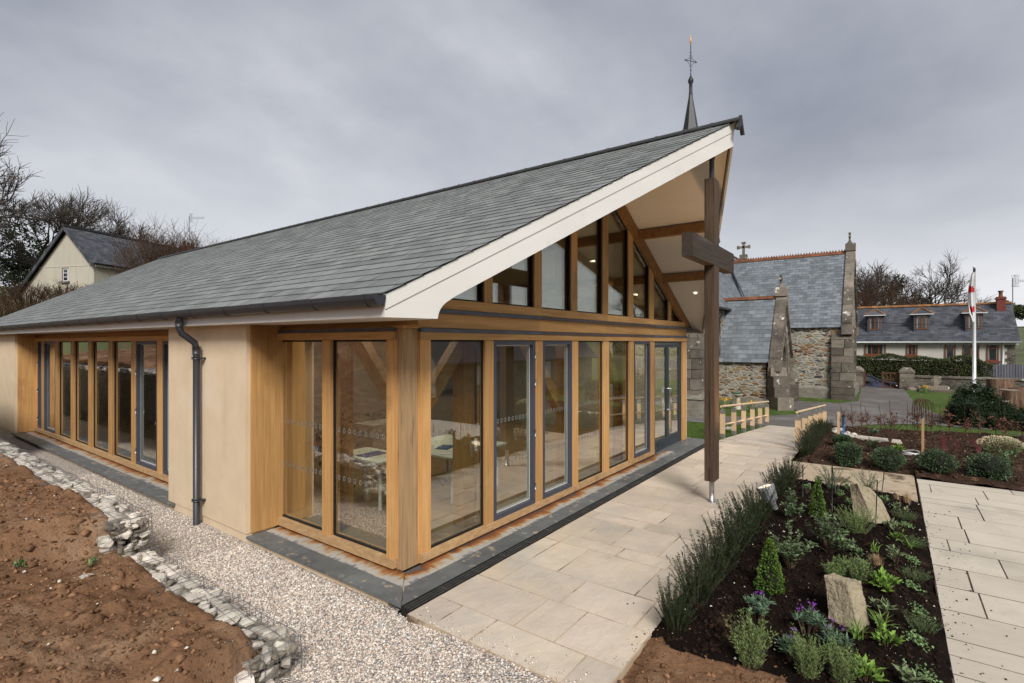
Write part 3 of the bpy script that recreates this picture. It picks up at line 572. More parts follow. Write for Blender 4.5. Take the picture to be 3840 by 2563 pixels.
# walls
mb=MB()
for y0,y1 in ((2.985,5.41),(15.6,YF)):
    mb.box(.03,.42,y0,y1,.025,2.735);mb.box(.045,.42,y0+.01,y1-.01,-.16,.022)
mb.box(.05,.42,.26,2.985,-.16,-.018);mb.box(.05,.42,5.41,15.6,-.16,-.018)
mb.box(10.0,10.38,.62,YF,-.2,2.735)
mb.prism([(.45,YF-.3,-.1),(9.98,YF-.3,-.1),(9.98,YF-.3,2.7),(RX,YF-.3,RZ-.2),(.45,YF-.3,2.7)],(0,.28,0))
part('wall',mb,[m_render])
# interior
mb=MB();mb.box(.5,9.98,.62,YF-.31,-.1,.035);part('floor',mb,[m_floor])
mb=MB()
mb.box(3.2,9.97,8.0,8.15,.035,2.9);mb.box(3.05,3.2,8.0,YF-.32,.035,2.9);mb.box(3.2,9.97,8.02,8.14,2.9,3.9)
mb.box(9.93,9.98,.7,8,.035,2.8)
part('partition',mb,[m_intw])
# slate plinth along both sides
def strip(name,mats,rects,mat2=None):
    mb=MB()
    for r in rects: mb.prism(r[0],(0,0,r[1]),0)
    part(name,mb,mats)
def run(cuts,mk,zo,zi,mo,mi,skip=None):
    rs=[];ri=[]
    for i,(a,b) in enumerate(zip(cuts,cuts[1:])):
        o,n_=mk(a+.002,b-.002,i);rs.append((o,zo))
        if n_ is not None: ri.append((n_,zi))
    strip('slate_ledge',mo,rs);strip('stained_ledge',mi,ri)
def side_near(a,b,i):
    f=i==0
    return [(0,.004 if f else a,-.012),(.255,.265 if f else a,-.012),(.255,b,-.012),(0,b,-.012)],[(.258,.27 if f else a,-.012),(.50,.51 if f else a,-.012),(.50,b,-.012),(.258,b,-.012)]
def side_far(a,b,i): return [(-.02,a,-.012),(.24,a,-.012),(.24,b,-.012),(-.02,b,-.012)],[(.243,a+.15,-.012),(.50,a+.15,-.012),(.50,b+.15,-.012),(.243,b+.15,-.012)]
def front(a,b,i):
    f=i==0
    if a>8: return [(a,0,-.012),(b,0,-.012),(b,.60,-.012),(a,.60,-.012)],None
    return [(.004 if f else a,0,-.012),(b,0,-.012),(b,.255,-.012),(.265 if f else a,.255,-.012)],[(.27 if f else a,.258,-.012),(b,.258,-.012),(b,.52,-.012),(.51 if f else a,.52,-.012)]
run([0,.92,1.84,2.93],side_near,.030,.028,[m_sl_out],[m_sl_ins])
run(np.linspace(5.18,15.75,13),side_far,.030,.028,[m_sl_out],[m_sl_ins])
run([0,1.05,2.1,3.15,4.2,5.25,6.3,7.35,8.4,9.45,10.33],front,.0285,.0265,[m_sl_out],[m_sl_in])
# drain channel
dr=empty('drain_channel',(0,0,0),'black slotted drain channel along the front edge of the hall paving','drain')
mb=MB();mb.box(.0,10.2,-.128,-.004,-.1,-.03);mb.box(.0,10.2,-.0035,-.0005,-.1,.012)
for i in range(4): mb.box(0,10.2,-.126+i*.0385,-.126+i*.0385+.007,-.03,.008)
mb.box(-.004,0,-.128,-.004,-.1,.0)
obj('channel_body',mb,[m_drainb],dr)
mb=MB()
for x in np.arange(.02,10.2,.022):
    mb.box(x,x+.006,-.119,-.0875,-.02,.004);mb.box(x,x+.006,-.0805,-.049,-.02,.004);mb.box(x,x+.006,-.042,-.012,-.02,.004)
for x in np.arange(.5,10.2,.5): mb.box(x,x+.012,-.12,-.01,-.02,.0085)
obj('grating',mb,[m_drain],dr)
# ------------------------------------------------------------------ oak frame and glazing
def oakp(name,boxes,mat,label=None):
    mb=MB()
    for b in boxes: mb.box(*b)
    return part(name,mb,mat,label)
HD=2.535
oakp('corner_post',[(.49,.705,.53,.72,.03,2.66)],[m_oakold])
oakp('post_cap',[(.47,.74,.50,.76,2.661,2.69)],[m_oakx])
# near side opening (faces -x)
oakp('sill_beam',[(.43,.60,.62,3.18,.045,.138)],[m_sill])
oakp('head_beam',[(.43,.60,.64,3.22,HD,2.622)],[m_oaky])
oakp('flashing',[(.44,.50,.63,3.22,2.623,2.668)],[m_lead])
oakp('eaves_beam',[(.50,.66,.30,15.7,2.692,2.90)],[m_oaky]);oakp('frieze_board',[(.505,.60,.76,15.7,2.60,2.691)],[m_oaky])
for y0,y1 in ((.61,.765),(1.80,1.975),(3.00,3.17)): oakp('mullion',[(.465,.60,y0,y1,.139,HD-.001)],[m_oakz])
oakp('reveal_panel',[(.085,.52,2.945,2.984,.034,2.735)],[m_oakz])
oakp('fillet',[(.53,.60,.722,.78,.03,2.6)],[m_oakz])
# long side opening
oakp('sill_beam',[(.43,.60,5.42,16.3,.045,.138)],[m_sill])
oakp('head_beam',[(.43,.60,5.42,16.5,HD,2.622)],[m_oaky])
oakp('reveal_panel',[(.085,.52,15.56,15.599,.034,2.735)],[m_oakz])
sm=[5.66,6.985,8.27,9.585,10.925,12.25,13.57,14.91]
for c in sm: oakp('mullion',[(.465,.60,c-.12,c+.12,.139,HD-.001)],[m_oakz])
oakp('mullion',[(.465,.60,15.44,15.56,.139,HD-.001)],[m_oakz])
# front (faces -y)
cuts=[.72,3.14,5.37,6.55,7.745]
for a,b in zip(cuts,cuts[1:]): oakp('sill_beam',[(a,b-.003,.48,.64,.045,.137)],[m_sill])
for a,b in zip([.705,3.14,5.37,7.70],[3.137,5.367,7.697,9.98]):
    oakp('head_beam',[(a,b,.48,.64,HD,2.620)],[m_oakx])
    oakp('tie_beam',[(a if a>1 else .60,b,.505,.66,2.672,2.842)],[m_oakx])
    oakp('gable_sill',[(a if a>1 else .98,min(b,9.78),.47,.64,2.895,3.012)],[m_oakx])
for i,(a,b) in enumerate(zip([.70,1.95,3.14,4.25,5.37,6.5,7.70],[1.945,3.137,4.245,5.367,6.495,7.695,9.95])):
    oakp('flashing',[(a,b,.465,.51,2.621,2.664)],[m_leadx if 2<=i<=5 else m_lead])
    oakp('flashing',[(max(a,.95),min(b,9.95),.455,.51,2.843,2.889)],[m_leadx if 2<=i<=5 else m_lead])
MX=[(.72,.885),(1.865,2.037),(3.03,3.228),(4.12,4.323),(5.27,5.497),(6.42,6.646),(7.53,7.78),(9.68,9.97)]
for a,b in MX: oakp('mullion',[(a,b,.50,.64,.138 if b<9 else .04,HD-.001)],[m_oakz])
oakp('fillet',[(.712,.78,.53,.60,.03,2.6)],[m_oakz])
RI=lambda x:3.034+.55*((9.553-x) if x>RX+.05 else (x-.947))   # inner edge of the gable rafters
for a,b in MX[1:-1]:
    zb=3.013;mb=MB();mb.prism([(a,.515,zb),(b,.515,zb),(b,.515,RI(b)),(a,.515,RI(a))],(0,.115,0));part('mullion',mb,[m_oakz])
a,b=8.72,8.90;mb=MB();mb.prism([(a,.515,3.013),(b,.515,3.013),(b,.515,RI(b)),(a,.515,RI(a))],(0,.115,0));part('mullion',mb,[m_oakz])
a,b=1.63,1.78
for s in (1,-1):
    X=(lambda x:x) if s==1 else (lambda x:10.5-x)
    x0=.78;xm=5.25
    z=lambda x:3.034+.55*(x-.947)
    poly=[(X(x0),.475,z(x0)),(X(xm),.475,z(xm)),(X(xm),.475,z(xm)+.30),(X(x0-.42),.475,z(x0-.42)+.30),(X(x0-.42),.475,2.89),(X(x0-.10),.475,2.89)]
    mb=MB();mb.prism(poly if s==1 else poly[::-1],(0,.20,0));part('rafter',mb,[m_oakd])
    poly=[(X(x0-.35),.678,z(x0-.35)+.3),(X(xm),.678,z(xm)+.3),(X(xm),.678,RZ-.165),(X(x0-.35),.678,min(RZ,rz(x0-.35)-.165))]
    mb=MB();mb.prism(poly,(0,.1,0));part('gable_infill',mb,[m_soffit])
for s in (1,-1):
    for xx in (3.5,2.12) :
        x=xx if s==1 else 2*RX-xx
        zt=rz(x)-.185;mb=MB();y0=ver(x)+.10
        mb.box(x-.075,x+.075,y0,YF-.4,zt-.17,zt);part('purlin',mb,[m_oakd])
mb=MB();mb.box(RX-.09,RX+.09,-1.45,YF-.4,RZ-.50,RZ-.28);part('ridge_beam',mb,[m_oakd])
# windows
def pane_box(mb,ax,a,b,z0,z1,d,t=.022,mat=0):
    if ax=='y':mb.box(a,b,d,d+t,z0,z1,mat)
    else:mb.box(d,d+t,a,b,z0,z1,mat)
def ringrow(ax,a,b,z,d,n):
    mb=MB()
    for i in range(n):
        c=a+(b-a)*(i+.5)/n;r=.030;k=16
        for j in range(k):
            t0,t1=2*PI*j/k,2*PI*(j+1)/k
            q=[(c+rr*math.cos(t)*.75,z+rr*math.sin(t)) for rr,t in ((r,t0),(r,t1),(r-.0075,t1),(r-.0075,t0))]
            mb.prism([((u,d,v) if ax=='y' else (d,u,v)) for u,v in q],(0,.001,0) if ax=='y' else (.001,0,0))
    return mb
def frame_rects(mb,ax,a,b,z0,z1,w,d0,d1):
    R=[(a,a+w,z0,z1),(b-w,b,z0,z1),(a+w,b-w,z0,z0+w),(a+w,b-w,z1-w,z1)]
    for u0,u1,v0,v1 in R:
        if ax=='y':mb.box(u0,u1,d0,d1,v0,v1)
        else:mb.box(d0,d1,u0,u1,v0,v1)
def window(ax,a,b,z0,z1,kind,d=None,dots=True,hinge=None):
    d=(.515 if ax=='x' else .545)
    if kind=='fixed':
        mb=MB();frame_rects(mb,ax,a,b,z0,z1,.022,d-.012,d+.03);w=part('window',mb,[m_gasket]);i=.022
        mb=MB();pane_box(mb,ax,a+i,b-i,z0+i,z1-i,d)
        obj('pane',mb,[m_glass],w)
    else:
        mb=MB();frame_rects(mb,ax,a,b,z0,z1,.062,d-.045,d+.05);w=part('window',mb,[m_grey]);i=.062
        mb=MB();frame_rects(mb,ax,a+i+.001,b-i-.001,z0+i+.001,z1-i-.001,.017,d+.012,d+.06);obj('bead',mb,[m_white],w);i+=.018
        mb=MB();pane_box(mb,ax,a+i,b-i,z0+i,z1-i,d+.01);obj('pane',mb,[m_glass],w)
        if hinge is not None:
            for z in (z0+.25,z0+1.03,z1-.62,z1-.22):
                mb=MB()
                if ax=='y':mb.tube([(hinge,d-.055,z-.05),(hinge,d-.055,z+.05)],.011,8)
                else:mb.tube([(d-.055,hinge,z-.05),(d-.055,hinge,z+.05)],.011,8)
                obj('hinge',mb,[m_steel],w)
    if dots:
        n=max(3,int((b-a-.1)/.095))
        for z in (.86,1.44): obj('dot_row',ringrow(ax,a+i+.03,b-i-.03,z,d-.004 if kind=='fixed' else d+.005,n),[m_dot],w)
    return w
Z0,Z1=.139,HD-.002
kinds=['fixed','case','case','fixed','fixed','case']
for i,k in enumerate(kinds):
    a,b=MX[i][1]+.002,MX[i+1][0]-.002
    window('y',a,b,Z0,Z1,k,hinge=(b-.012 if i in (1,) else None))
# side windows
for a,b in ((.767,1.798),(1.977,2.998)): window('x',a,b,Z0,Z1,'fixed')
for i,(c0,c1) in enumerate(zip(sm,sm[1:])):
    k='case' if i in (0,1,6) else 'fixed'
    window('x',c0+.122,c1-.122,Z0,Z1,k,dots=False,hinge=(c1-.14 if i==1 else None))
window('x',sm[-1]+.122,15.438,Z0,Z1,'case',dots=False,hinge=15.42)
# gable panes
xs=[.99]+[m for p in MX[1:-1] for m in p]+[9.51]
ext=[]
for a,b in zip(xs[0::2],xs[1::2]):
    if a>7.7:
        ext+=[(a,8.72),(8.90,9.53)]
    else: ext.append((a,b))
for a,b in ext:
    a+=.002;b-=.002
    g=.025
    def poly(a,b,ins):
        pts=[(a+ins,3.013+ins),(b-ins,3.013+ins)]
        zb,za=RI(b-ins)-ins,RI(a+ins)-ins
        if a<5.25<b:
            pts+=[(b-ins,zb),(5.25,3.034+.55*(5.25-.947)-ins),(a+ins,za)]
        else: pts+=[(b-ins,max(zb,3.02+ins)),(a+ins,max(za,3.02+ins))]
        return pts
    o=poly(a,b,.0);ii=poly(a,b,g)
    if min(p[1] for p in ii[2:])<3.03+g and b-a<.2: continue
    mb=MB();n=len(o)
    for k in range(n):
        q=[o[k],o[(k+1)%n],ii[(k+1)%n],ii[k]]
        mb.prism([(x,.54,z) for x,z in q],(0,.05,0))
    w=part('gable_window',mb,[m_gasket])
    mb=MB();mb.prism([(x,.56,z) for x,z in ii],(0,.022,0));obj('pane',mb,[m_gglass],w)
# entrance: double door at the far end
da,db=7.785,9.675;mid=(da+db)/2
mb=MB();mb.box(da,da+.05,.53,.62,.035,HD-.002);mb.box(db-.05,db,.53,.62,.035,HD-.002);mb.box(da+.05,db-.05,.53,.62,HD-.062,HD-.002);part('door_frame',mb,[m_door])
mb=MB();mb.box(da,db,.44,.53,.017,.05);part('threshold',mb,[m_steel])
for s,(a,b) in ((1,(da+.052,mid-.002)),(-1,(mid+.002,db-.052))):
    mb=MB();z0,z1=.052,HD-.066
    mb.box(a,a+.075,.54,.60,z0,z1);mb.box(b-.075,b,.54,.60,z0,z1);mb.box(a+.075,b-.075,.54,.60,z0,z0+.24);mb.box(a+.075,b-.075,.54,.60,z1-.08,z1)
    d=part('door',mb,[m_door])
    mb=MB();mb.box(a+.075,b-.075,.562,.584,z0+.24,z1-.08);obj('pane',mb,[m_glass],d)
    h=b-.04 if s==1 else a+.04;hz0,hz1=.92,1.42
    mb=MB();mb.tube([(h,.54,hz0),(h,.475,hz0),(h,.465,hz0+.015),(h,.465,hz1-.015),(h,.475,hz1),(h,.54,hz1)],.016,10)
    obj('handle',mb,[m_steel],d)
    if s==1:
        mb=MB();mb.box(a+.24,b-.24,.531,.539,z0+.07,z0+.17);mb.box(a+.25,b-.25,.522,.531,z0+.085,z0+.14);obj('letter_plate',mb,[m_gutter],d)
# inside posts and braces
for x in (1.55,4.22,6.53,): 
    oakp('inside_post',[(x+.30,x+.52,.86,1.06,.04,5.0 if 3<x<7 else 3.1)],[m_oakz])
oakp('inside_post',[(.86,1.06,2.15,2.36,.04,3.1)],[m_oakz]);oakp('inside_post',[(.86,1.06,3.3,3.55,.04,3.0)],[m_oakz])
for p,q in (((1.05,.95,1.55),(2.1,.95,2.75)),((3.2,.95,2.75),(4.45,.95,1.35)),((5.9,.95,2.75),(6.7,.95,1.7)),((.96,1.0,1.55),(.96,2.1,2.75))):
    mb=MB();mb.beam(p,q,.14,.19);part('inside_brace',mb,[m_oakx])
oakp('inside_beam',[(.7,9.9,.86,1.06,3.12,3.35)],[m_oakx])
# downlights in soffit and ceiling (lit)
for x,y,dz in ((8.97,-.03,.181),(7.6,1.9,.181),(8.9,1.39,.181),(8.9,1.9,.181),(3.2,2.5,.181),(1.9,2.5,.181),(4.4,4.5,.181),(6.2,4.5,.181)):
    z=rz(x)-dz-.004;mb=MB();s=-1 if x>RX else 1
    Nn=np.array([TAN*s,0,-1.]);Nn/=np.linalg.norm(Nn);U=np.array([1,0,TAN*s]);U/=np.linalg.norm(U);V=np.array([0,1.,0])
    c=np.array([x,y,z])+Nn*.002
    for r0,r1,m_,h in ((0,.032,1,.004),(.034,.050,0,.007)):
        k=14;t=np.arange(k)*2*PI/k
        ring=lambda r,h:[c+Nn*h+U*r*math.cos(a)+V*r*math.sin(a) for a in t]
        if r0==0: mb.add(ring(r1,h),[list(range(k))],m_)
        else: mb.add(ring(r0,h)+ring(r1,h)+ring(r1,0),[[j,(j+1)%k,(j+1)%k+k,j+k] for j in range(k)]+[[j+k,(j+1)%k+k,(j+1)%k+2*k,j+2*k] for j in range(k)],m_)
    part('downlight',mb,[m_white,m_warm])
    if y>.5:
        L_=bpy.data.lights.new('Downlight','SPOT');L_.energy=52;L_.color=(1,.86,.66);L_.spot_size=math.radians(120);L_.spot_blend=.6;L_.shadow_soft_size=.04;q_=bpy.data.objects.new('downlight_beam',L_);COL.objects.link(q_);q_.location=(x,y,z-.05)
# furniture seen through the glass
def desk(loc,rz_,label,leg_xy,top):
    t=empty('desk',loc,label,'desk','desks inside the hall',rz_)
    mb=MB();mb.prism([(x,y,.705) for x,y in top],(0,0,.028));obj('desk_top',mb,[m_tbl],t)
    for x,y in leg_xy: mb=MB();mb.tube([(x,y,.0),(x,y,.704)],.026,10);obj('leg',mb,[m_wleg],t)
    return t
d1=desk((2.2,2.0,.036),0,'larger pale green desk nearest the first front window',[(.33,-.3),(1.5,-.25),(.33,.95),(1.5,.9)],[(.2,-.42),(.8,-.34),(1.1,-.38),(1.66,-.36),(1.66,1.05),(.2,1.05)])
d2=desk((1.45,2.2,.036),0,'smaller pale green desk behind the corner post and near side windows',[(.22,.14),(.22,.95),(.62,.95)],[(.1,.02),(.35,-.02),(.74,.2),(.74,1.1),(.1,1.1)])
mb=MB();mb.box(3.35,4.6,4.6,5.2,.036,.84);c=obj('cupboard',mb,[m_intw]);tag(c,'white low cupboard standing inside the hall behind the middle windows','cupboard')
mb=MB();mb.box(6.6,9.4,7.3,7.95,.036,.93);c=obj('kitchen_counter',mb,[m_intw]);tag(c,'long pale counter along the back wall inside the hall','counter');mb=MB();mb.box(6.55,9.45,7.25,7.97,.931,.965);obj('worktop',mb,[m_chairb],c)
def chair(loc,r,label):
    t=empty('office_chair',loc,label,'chair','office chairs inside the hall',r)
    mb=MB();mb.box(-.23,.23,-.22,.22,.44,.50);obj('seat',mb,[m_chairb],t)
    mb=MB();mb.prism([(-.21,.2,.58),(.21,.2,.58),(.19,.27,.98),(-.19,.27,.98)],(0,.04,0));obj('backrest',mb,[m_chairb],t)
    mb=MB();mb.tube([(0,0,.08),(0,0,.44)],.03,8);[mb.beam((0,0,.09),(.27*math.cos(a),.27*math.sin(a),.05),.04,.03) for a in np.arange(5)*2*PI/5];mb.beam((0,.2,.46),(0,.26,.6),.05,.02);obj('base',mb,[m_chairb],t)
chair((1.95,3.75,.036),.4,'dark office chair behind the smaller desk in the hall');chair((3.0,3.6,.036),-2.7,'dark office chair at the far side of the larger desk in the hall')
R=random.Random(4)
for i,(x,y) in enumerate(((2.62,1.9),(2.9,2.2),(3.2,1.85),(3.5,2.3))):
    mb=MB();mb.box(-.15,.15,-.105,.105,0,.006+.01*i);o=obj('paper_stack',mb,[m_paper if i!=1 else m_bluep],loc=(x,y,.771));o.rotation_euler=(0,0,R.uniform(0,3));tag(o,['white papers at the near left corner of the larger desk','blue folder in the middle of the larger desk','white papers by the front edge of the larger desk','white papers at the far right of the larger desk'][i],'papers')
mb=MB();mb.box(-.2,.2,-.12,.12,0,.01);o=obj('paper_stack',mb,[m_bluep],loc=(1.85,2.75,.771));tag(o,'blue folder lying on the smaller desk','papers')

# ------------------------------------------------------------------ tall oak cross
cr=empty('timber_cross',(5.085,-1.455,0),'tall weathered dark oak cross on a steel pole under the gable tip','cross')
mb=MB()
mb.box(-.135,.135,-.075,.075,.35,5.05);o=obj('upright',mb,[m_crossz],cr)
mb=MB();mb.box(-1.205,1.07,-.0775,.0775,3.70,4.03);obj('crossbar',mb,[m_crossx],cr)
mb=MB();mb.tube([(0,0,0),(0,0,.35)],.038,18);obj('pole',mb,[m_steel],cr)
mb=MB();mb.tube([(0,0,5.05),(0,0,5.55)],.038,18);obj('pole',mb,[m_gutter],cr)
mb=MB();mb.tube([(0,0,.001),(0,0,.012)],.06,18);obj('base_collar',mb,[m_steel],cr)
mb=MB();mb.box(-.139,-.135,-.006,.006,.351,.56);obj('saw_slot',mb,[m_gasket],cr)
# ------------------------------------------------------------------ stone church
G=-.56
ch=empty('church',(0,0,0),'old rubble stone church with blue grey slate roofs and terracotta ridge tiles','church')
def cp(name,mb,mats,parent=None): return obj(name,mb,mats,parent or ch)
def gable_roof(mb,p0,p1,half,ez,rzv,axis,cut=None,g=.2,w=.34,seed=1,ov=.12):
    """roof along axis from p0 to p1 (ridge ends), slates on both slopes"""
    pass
def slope(mb,O,U,S,L,H,u0=None,u1=None,seed=1,g=.2,w=.36):
    O,U,S=[np.array(a,float) for a in (O,U,S)]
    mb.add([O,O+U*L,O+U*L+S*H,O+S*H],[[0,1,2,3]],1)
    slates(mb,O,U,S,L,H,u0 or (lambda s:0),u1 or (lambda s:L),g=g,w=w,t=.014,seed=seed,jit=.004)
# transept: x 29.6..35.7, y -1.9..5, eaves 3.45, ridge 7.75 at 32.65
tx0,tx1,ty0,te,tr=29.6,35.7,-1.9,3.45,7.72;trx=(tx0+tx1)/2
mb=MB();mb.prism([(tx0,ty0,G-.3),(tx1,ty0,G-.3),(tx1,ty0,te),(trx,ty0,tr-.12),(tx0,ty0,te)],(0,6,0));cp('transept_wall',mb,[m_rubA])
mb=MB();mb.box(tx0-.16,tx1+.16,ty0-.16,4.0,G-.3,.0);mb.prism([(tx0-.16,ty0-.16,.001),(tx0-.01,ty0-.16,.14),(tx0-.01,ty0-.16,.001)],(0,6,0));cp('plinth_course',mb,[m_plinth])
H=math.hypot(trx-tx0+.15,tr-te+.2);S=np.array([trx-tx0+.15,0,tr-te+.2])/H
mb=MB();
Lt=7.2
slope(mb,(tx0-.15,ty0+.32,te-.12),(0,1,0),S,Lt,H,u1=lambda s:min(Lt,max(.3,(3.2-ty0-.32)+max(0,(te-.12+S[2]*s-4.3))/1.6)),seed=4)
slope(mb,(tx1+.15,ty0+.32,te-.12),(0,1,0),(-S[0],0,S[2]),Lt,H,u1=lambda s:min(Lt,max(.3,(3.2-ty0-.32)+max(0,(te-.12+S[2]*s-4.3))/1.6)),seed=5)
rf=cp('transept_roof',mb,[m_slateb,m_dark])
mb=MB();y=ty0+.32
while y<5.2:
    mb.prism([(trx-.14,y,tr-.03),(trx+.14,y,tr-.03),(trx+.03,y,tr+.16),(trx-.03,y,tr+.16)],(0,.44,0));
    for k in range(3): mb.prism([(trx-.03,y+.02+.14*k,tr+.15),(trx-.03,y+.13+.14*k,tr+.15),(trx-.03,y+.075+.14*k,tr+.27)],(.05,0,0))
    y+=.45
cp('ridge_tiles',mb,[m_terra],rf)
# coping, kneelers, apex cross of the transept gable
def coping(x0,x1,xr,e,r,y,th,parent,wd=.34,up=.22):
    mb=MB();n=9
    for s in (1,-1):
        xe=x0 if s==1 else x1
        a=np.array([xe-s*.12,0,e-.05]);b=np.array([xr,0,r+.1])
        for i in range(n):
            p=a+(b-a)*i/n;q=a+(b-a)*(i+1)/n-(b-a)*.006
            dz=R.uniform(-.015,.015)
            mb.prism([(p[0],y-.1,p[2]-.12),(q[0],y-.1,q[2]-.12),(q[0],y-.1,q[2]+up+dz),(p[0],y-.1,p[2]+up+dz)] if s==1 else [(q[0],y-.1,q[2]-.12),(p[0],y-.1,p[2]-.12),(p[0],y-.1,p[2]+up+dz),(q[0],y-.1,q[2]+up+dz)],(0,wd+.1,0))
        mb.box(min(xe-s*.3,xe+s*.2),max(xe-s*.3,xe+s*.2),y-.14,y+wd+.02,e-.5,e+.02)
    mb.box(xr-.22,xr+.22,y-.12,y+wd+.04,r+.12,r+.55)
    o=cp('gable_coping',mb,[m_granite],parent)
    mb=MB();mb.lathe([(.16,0),(.13,.08),(.07,.14),(.06,.2)],(xr,y+wd/2,r+.55),8);mb.box(xr-.045,xr+.045,y+wd/2-.05,y+wd/2+.05,r+.7,r+1.2);mb.box(xr-.2,xr+.2,y+wd/2-.05,y+wd/2+.05,r+.92,r+1.03)
    mb.box(xr-.09,xr+.09,y+wd/2-.06,y+wd/2+.06,r+1.12,r+1.2)
    cp('gable_cross',mb,[m_granite],parent)
tw=[o for o in ch.children if o.name.startswith('transept_wall')][0]
coping(tx0,tx1,trx,te,tr,ty0-.02,.3,tw)
def buttress(x0,x1,y0,y1,z0,z1,name='buttress',steps=3,taper=.10,side='x'):
    mb=MB();z=z0;R2=random.Random(int(x0*10));k=0
    H_=z1-z0
    while z<z1-.05:
        h=R2.uniform(.34,.52);zt=min(z+h,z1);lvl=(z-z0)/H_;off=0 if lvl<.16 else (.10 if lvl<.6 else .18)
        a0,a1,b0,b1=x0+off,x1,y0+off*.6,y1
        if R2.random()<.5:
            m_=b0+(b1-b0)*R2.uniform(.35,.65);mb.box(a0,a1,b0,m_-.012,z+.022,zt);mb.box(a0+.004,a1,m_+.012,b1,z+.022,zt)
        else: mb.box(a0-.01,a1,b0,b1,z+.022,zt)
        z=zt
    mb.prism([(x0+.18,y0+.12,z1),(x1,y0+.12,z1),(x1,y0+.12,z1+.35)],(0,y1-y0-.12,0))
    return cp(name,mb,[m_granite])
buttress(29.2,29.75,-2.15,-1.1,G-.2,2.75)
mb=MB()
for i in range(9): mb.box(29.57-(.03 if i%2 else 0),30.2,-1.93,-1.1+.2*(i%2),.2+i*.0,.21)
# corner quoins on the gable side
mb=MB()
for i in range(10): mb.box(29.58,30.1+.25*(i%2),-1.93,-1.6,.15+i*.36,.15+i*.36+.35)
cp('quoin',mb,[m_granite])
# three-light window recess on the transept gable, seen edge on
mb=MB()
for sx in (-1,1):
    mb.box(trx+sx*1.2-.1,trx+sx*1.2+.1,-2.02,-1.89,.9,3.4)
mb.box(trx-1.4,trx+1.4,-2.06,-1.89,.78,.9);cp('window_surround',mb,[m_granite])
# nave: x 18.4..42.6, y 3.2..9.2, eaves 4.35, ridge 9.15
nx0,nx1,ny0,ny1,ne,nr=18.6,42.6,3.2,9.2,4.35,9.15;nym=(ny0+ny1)/2
mb=MB();mb.prism([(nx0,ny0,G-.3),(nx0,ny1,G-.3),(nx0,ny1,ne),(nx0,nym,nr-.1),(nx0,ny0,ne)][::-1],(nx1-nx0,0,0));cp('nave_wall',mb,[m_rubA])
H=math.hypot(3.2,nr-ne+.2);S=np.array([0,3.2,nr-ne+.2])/H
mb=MB();slope(mb,(nx0+.3,ny0-.2,ne-.15),(1,0,0),S,nx1-nx0-.6,H,seed=8);slope(mb,(nx0+.3,ny1+.2,ne-.15),(1,0,0),(0,-S[1],S[2]),nx1-nx0-.6,H,seed=9);rf2=cp('nave_roof',mb,[m_slateb,m_dark])
mb=MB();mb.prism([(nx0+.3,nym-.14,nr-.05),(nx0+.3,nym+.14,nr-.05),(nx0+.3,nym,nr+.14)],(nx1-nx0-.6,0,0));cp('ridge_tiles',mb,[m_terra],rf2)
mb=MB();mb.prism([(29.6,3.0,4.38),(29.85,3.0,4.38),(32.75,4.98,7.80),(32.5,4.98,7.80)],(0,-.02,.05));cp('lead_valley',mb,[m_lead],rf2)
mb=MB();mb.tube([(18.7,2.93,4.2),(30,2.93,4.2)],.06,8);mb.tube([(23.3,2.95,4.2),(23.3,2.98,3.9),(23.3,3.12,3.7),(23.3,3.12,1.9)],.045,8);cp('gutter',mb,[m_gutter])
mb=MB();mb.prism([(nx1-.1,ny0-.3,ne-.3),(nx1-.1,nym,nr+.3),(nx1-.1,ny1+.3,ne-.3),(nx1-.1,ny1-.1,ne-.3),(nx1-.1,nym,nr-.15),(nx1-.1,ny0+.1,ne-.3)][::-1],(.4,0,0));
mb.box(nx1-.12,nx1+.32,nym-.28,nym+.28,nr+.1,nr+.65);cop=cp('gable_coping',mb,[m_granite],rf2)
mb=MB();c=(nx1+.1,nym,nr+.65);mb.box(c[0]-.08,c[0]+.08,c[1]-.09,c[1]+.09,c[2],c[2]+1.05)
mb.box(c[0]-.08,c[0]+.08,c[1]-.42,c[1]+.42,c[2]+.55,c[2]+.72)
for dy in (-.42,.42): mb.box(c[0]-.085,c[0]+.085,c[1]+dy-.09,c[1]+dy+.09,c[2]+.5,c[2]+.77)
mb.box(c[0]-.085,c[0]+.085,c[1]-.16,c[1]+.16,c[2]+.92,c[2]+1.06);cp('gable_cross',mb,[m_granite],rf2)
# west corner of the nave: big weathered buttress
buttress(18.0,19.3,2.55,3.3,G+.75,4.3,name='buttress')
mb=MB();mb.box(17.95,19.5,2.45,3.4,G-.2,.25);mb.prism([(17.9,2.4,.2),(19.5,2.4,.2),(19.5,2.5,.42),(18.02,2.5,.42)],(0,1,0));cp('plinth_course',mb,[m_plinth])
mb=MB();mb.box(18.35,18.62,3.25,6.4,G,4.2);cp('west_wall',mb,[m_rubB])
# spire (fleche)
mb=MB()
def ngon(n,r,z,c):return [(c[0]+r*math.cos(2*PI*(k+.5)/n),c[1]+r*math.sin(2*PI*(k+.5)/n),z) for k in range(n)]
sc_=(28.7,6.2);mb.lathe([(1.75,8.6),(.98,13.0),(.42,15.8),(.12,17.6),(.12,17.75)],(sc_[0],sc_[1],0),6,smooth=False);sp=cp('spire',mb,[m_black])
mb=MB();mb.lathe([(.125,17.75),(.10,17.8),(.10,18.35),(.16,18.45),(.16,18.6),(.10,18.72),(.02,18.9),(.02,19)],(sc_[0],sc_[1],0),10);cp('finial_shaft',mb,[m_black],sp)
mb=MB();x,y=sc_
mb.tube([(x,y,18.8),(x,y,20.75)],.022,6)
u=np.array([math.sin(math.radians(36.3+19)),-math.cos(math.radians(36.3+19))]);zc=19.75
mb.tube([(x-u[0]*.45,y-u[1]*.45,zc),(x+u[0]*.45,y+u[1]*.45,zc)],.02,6)
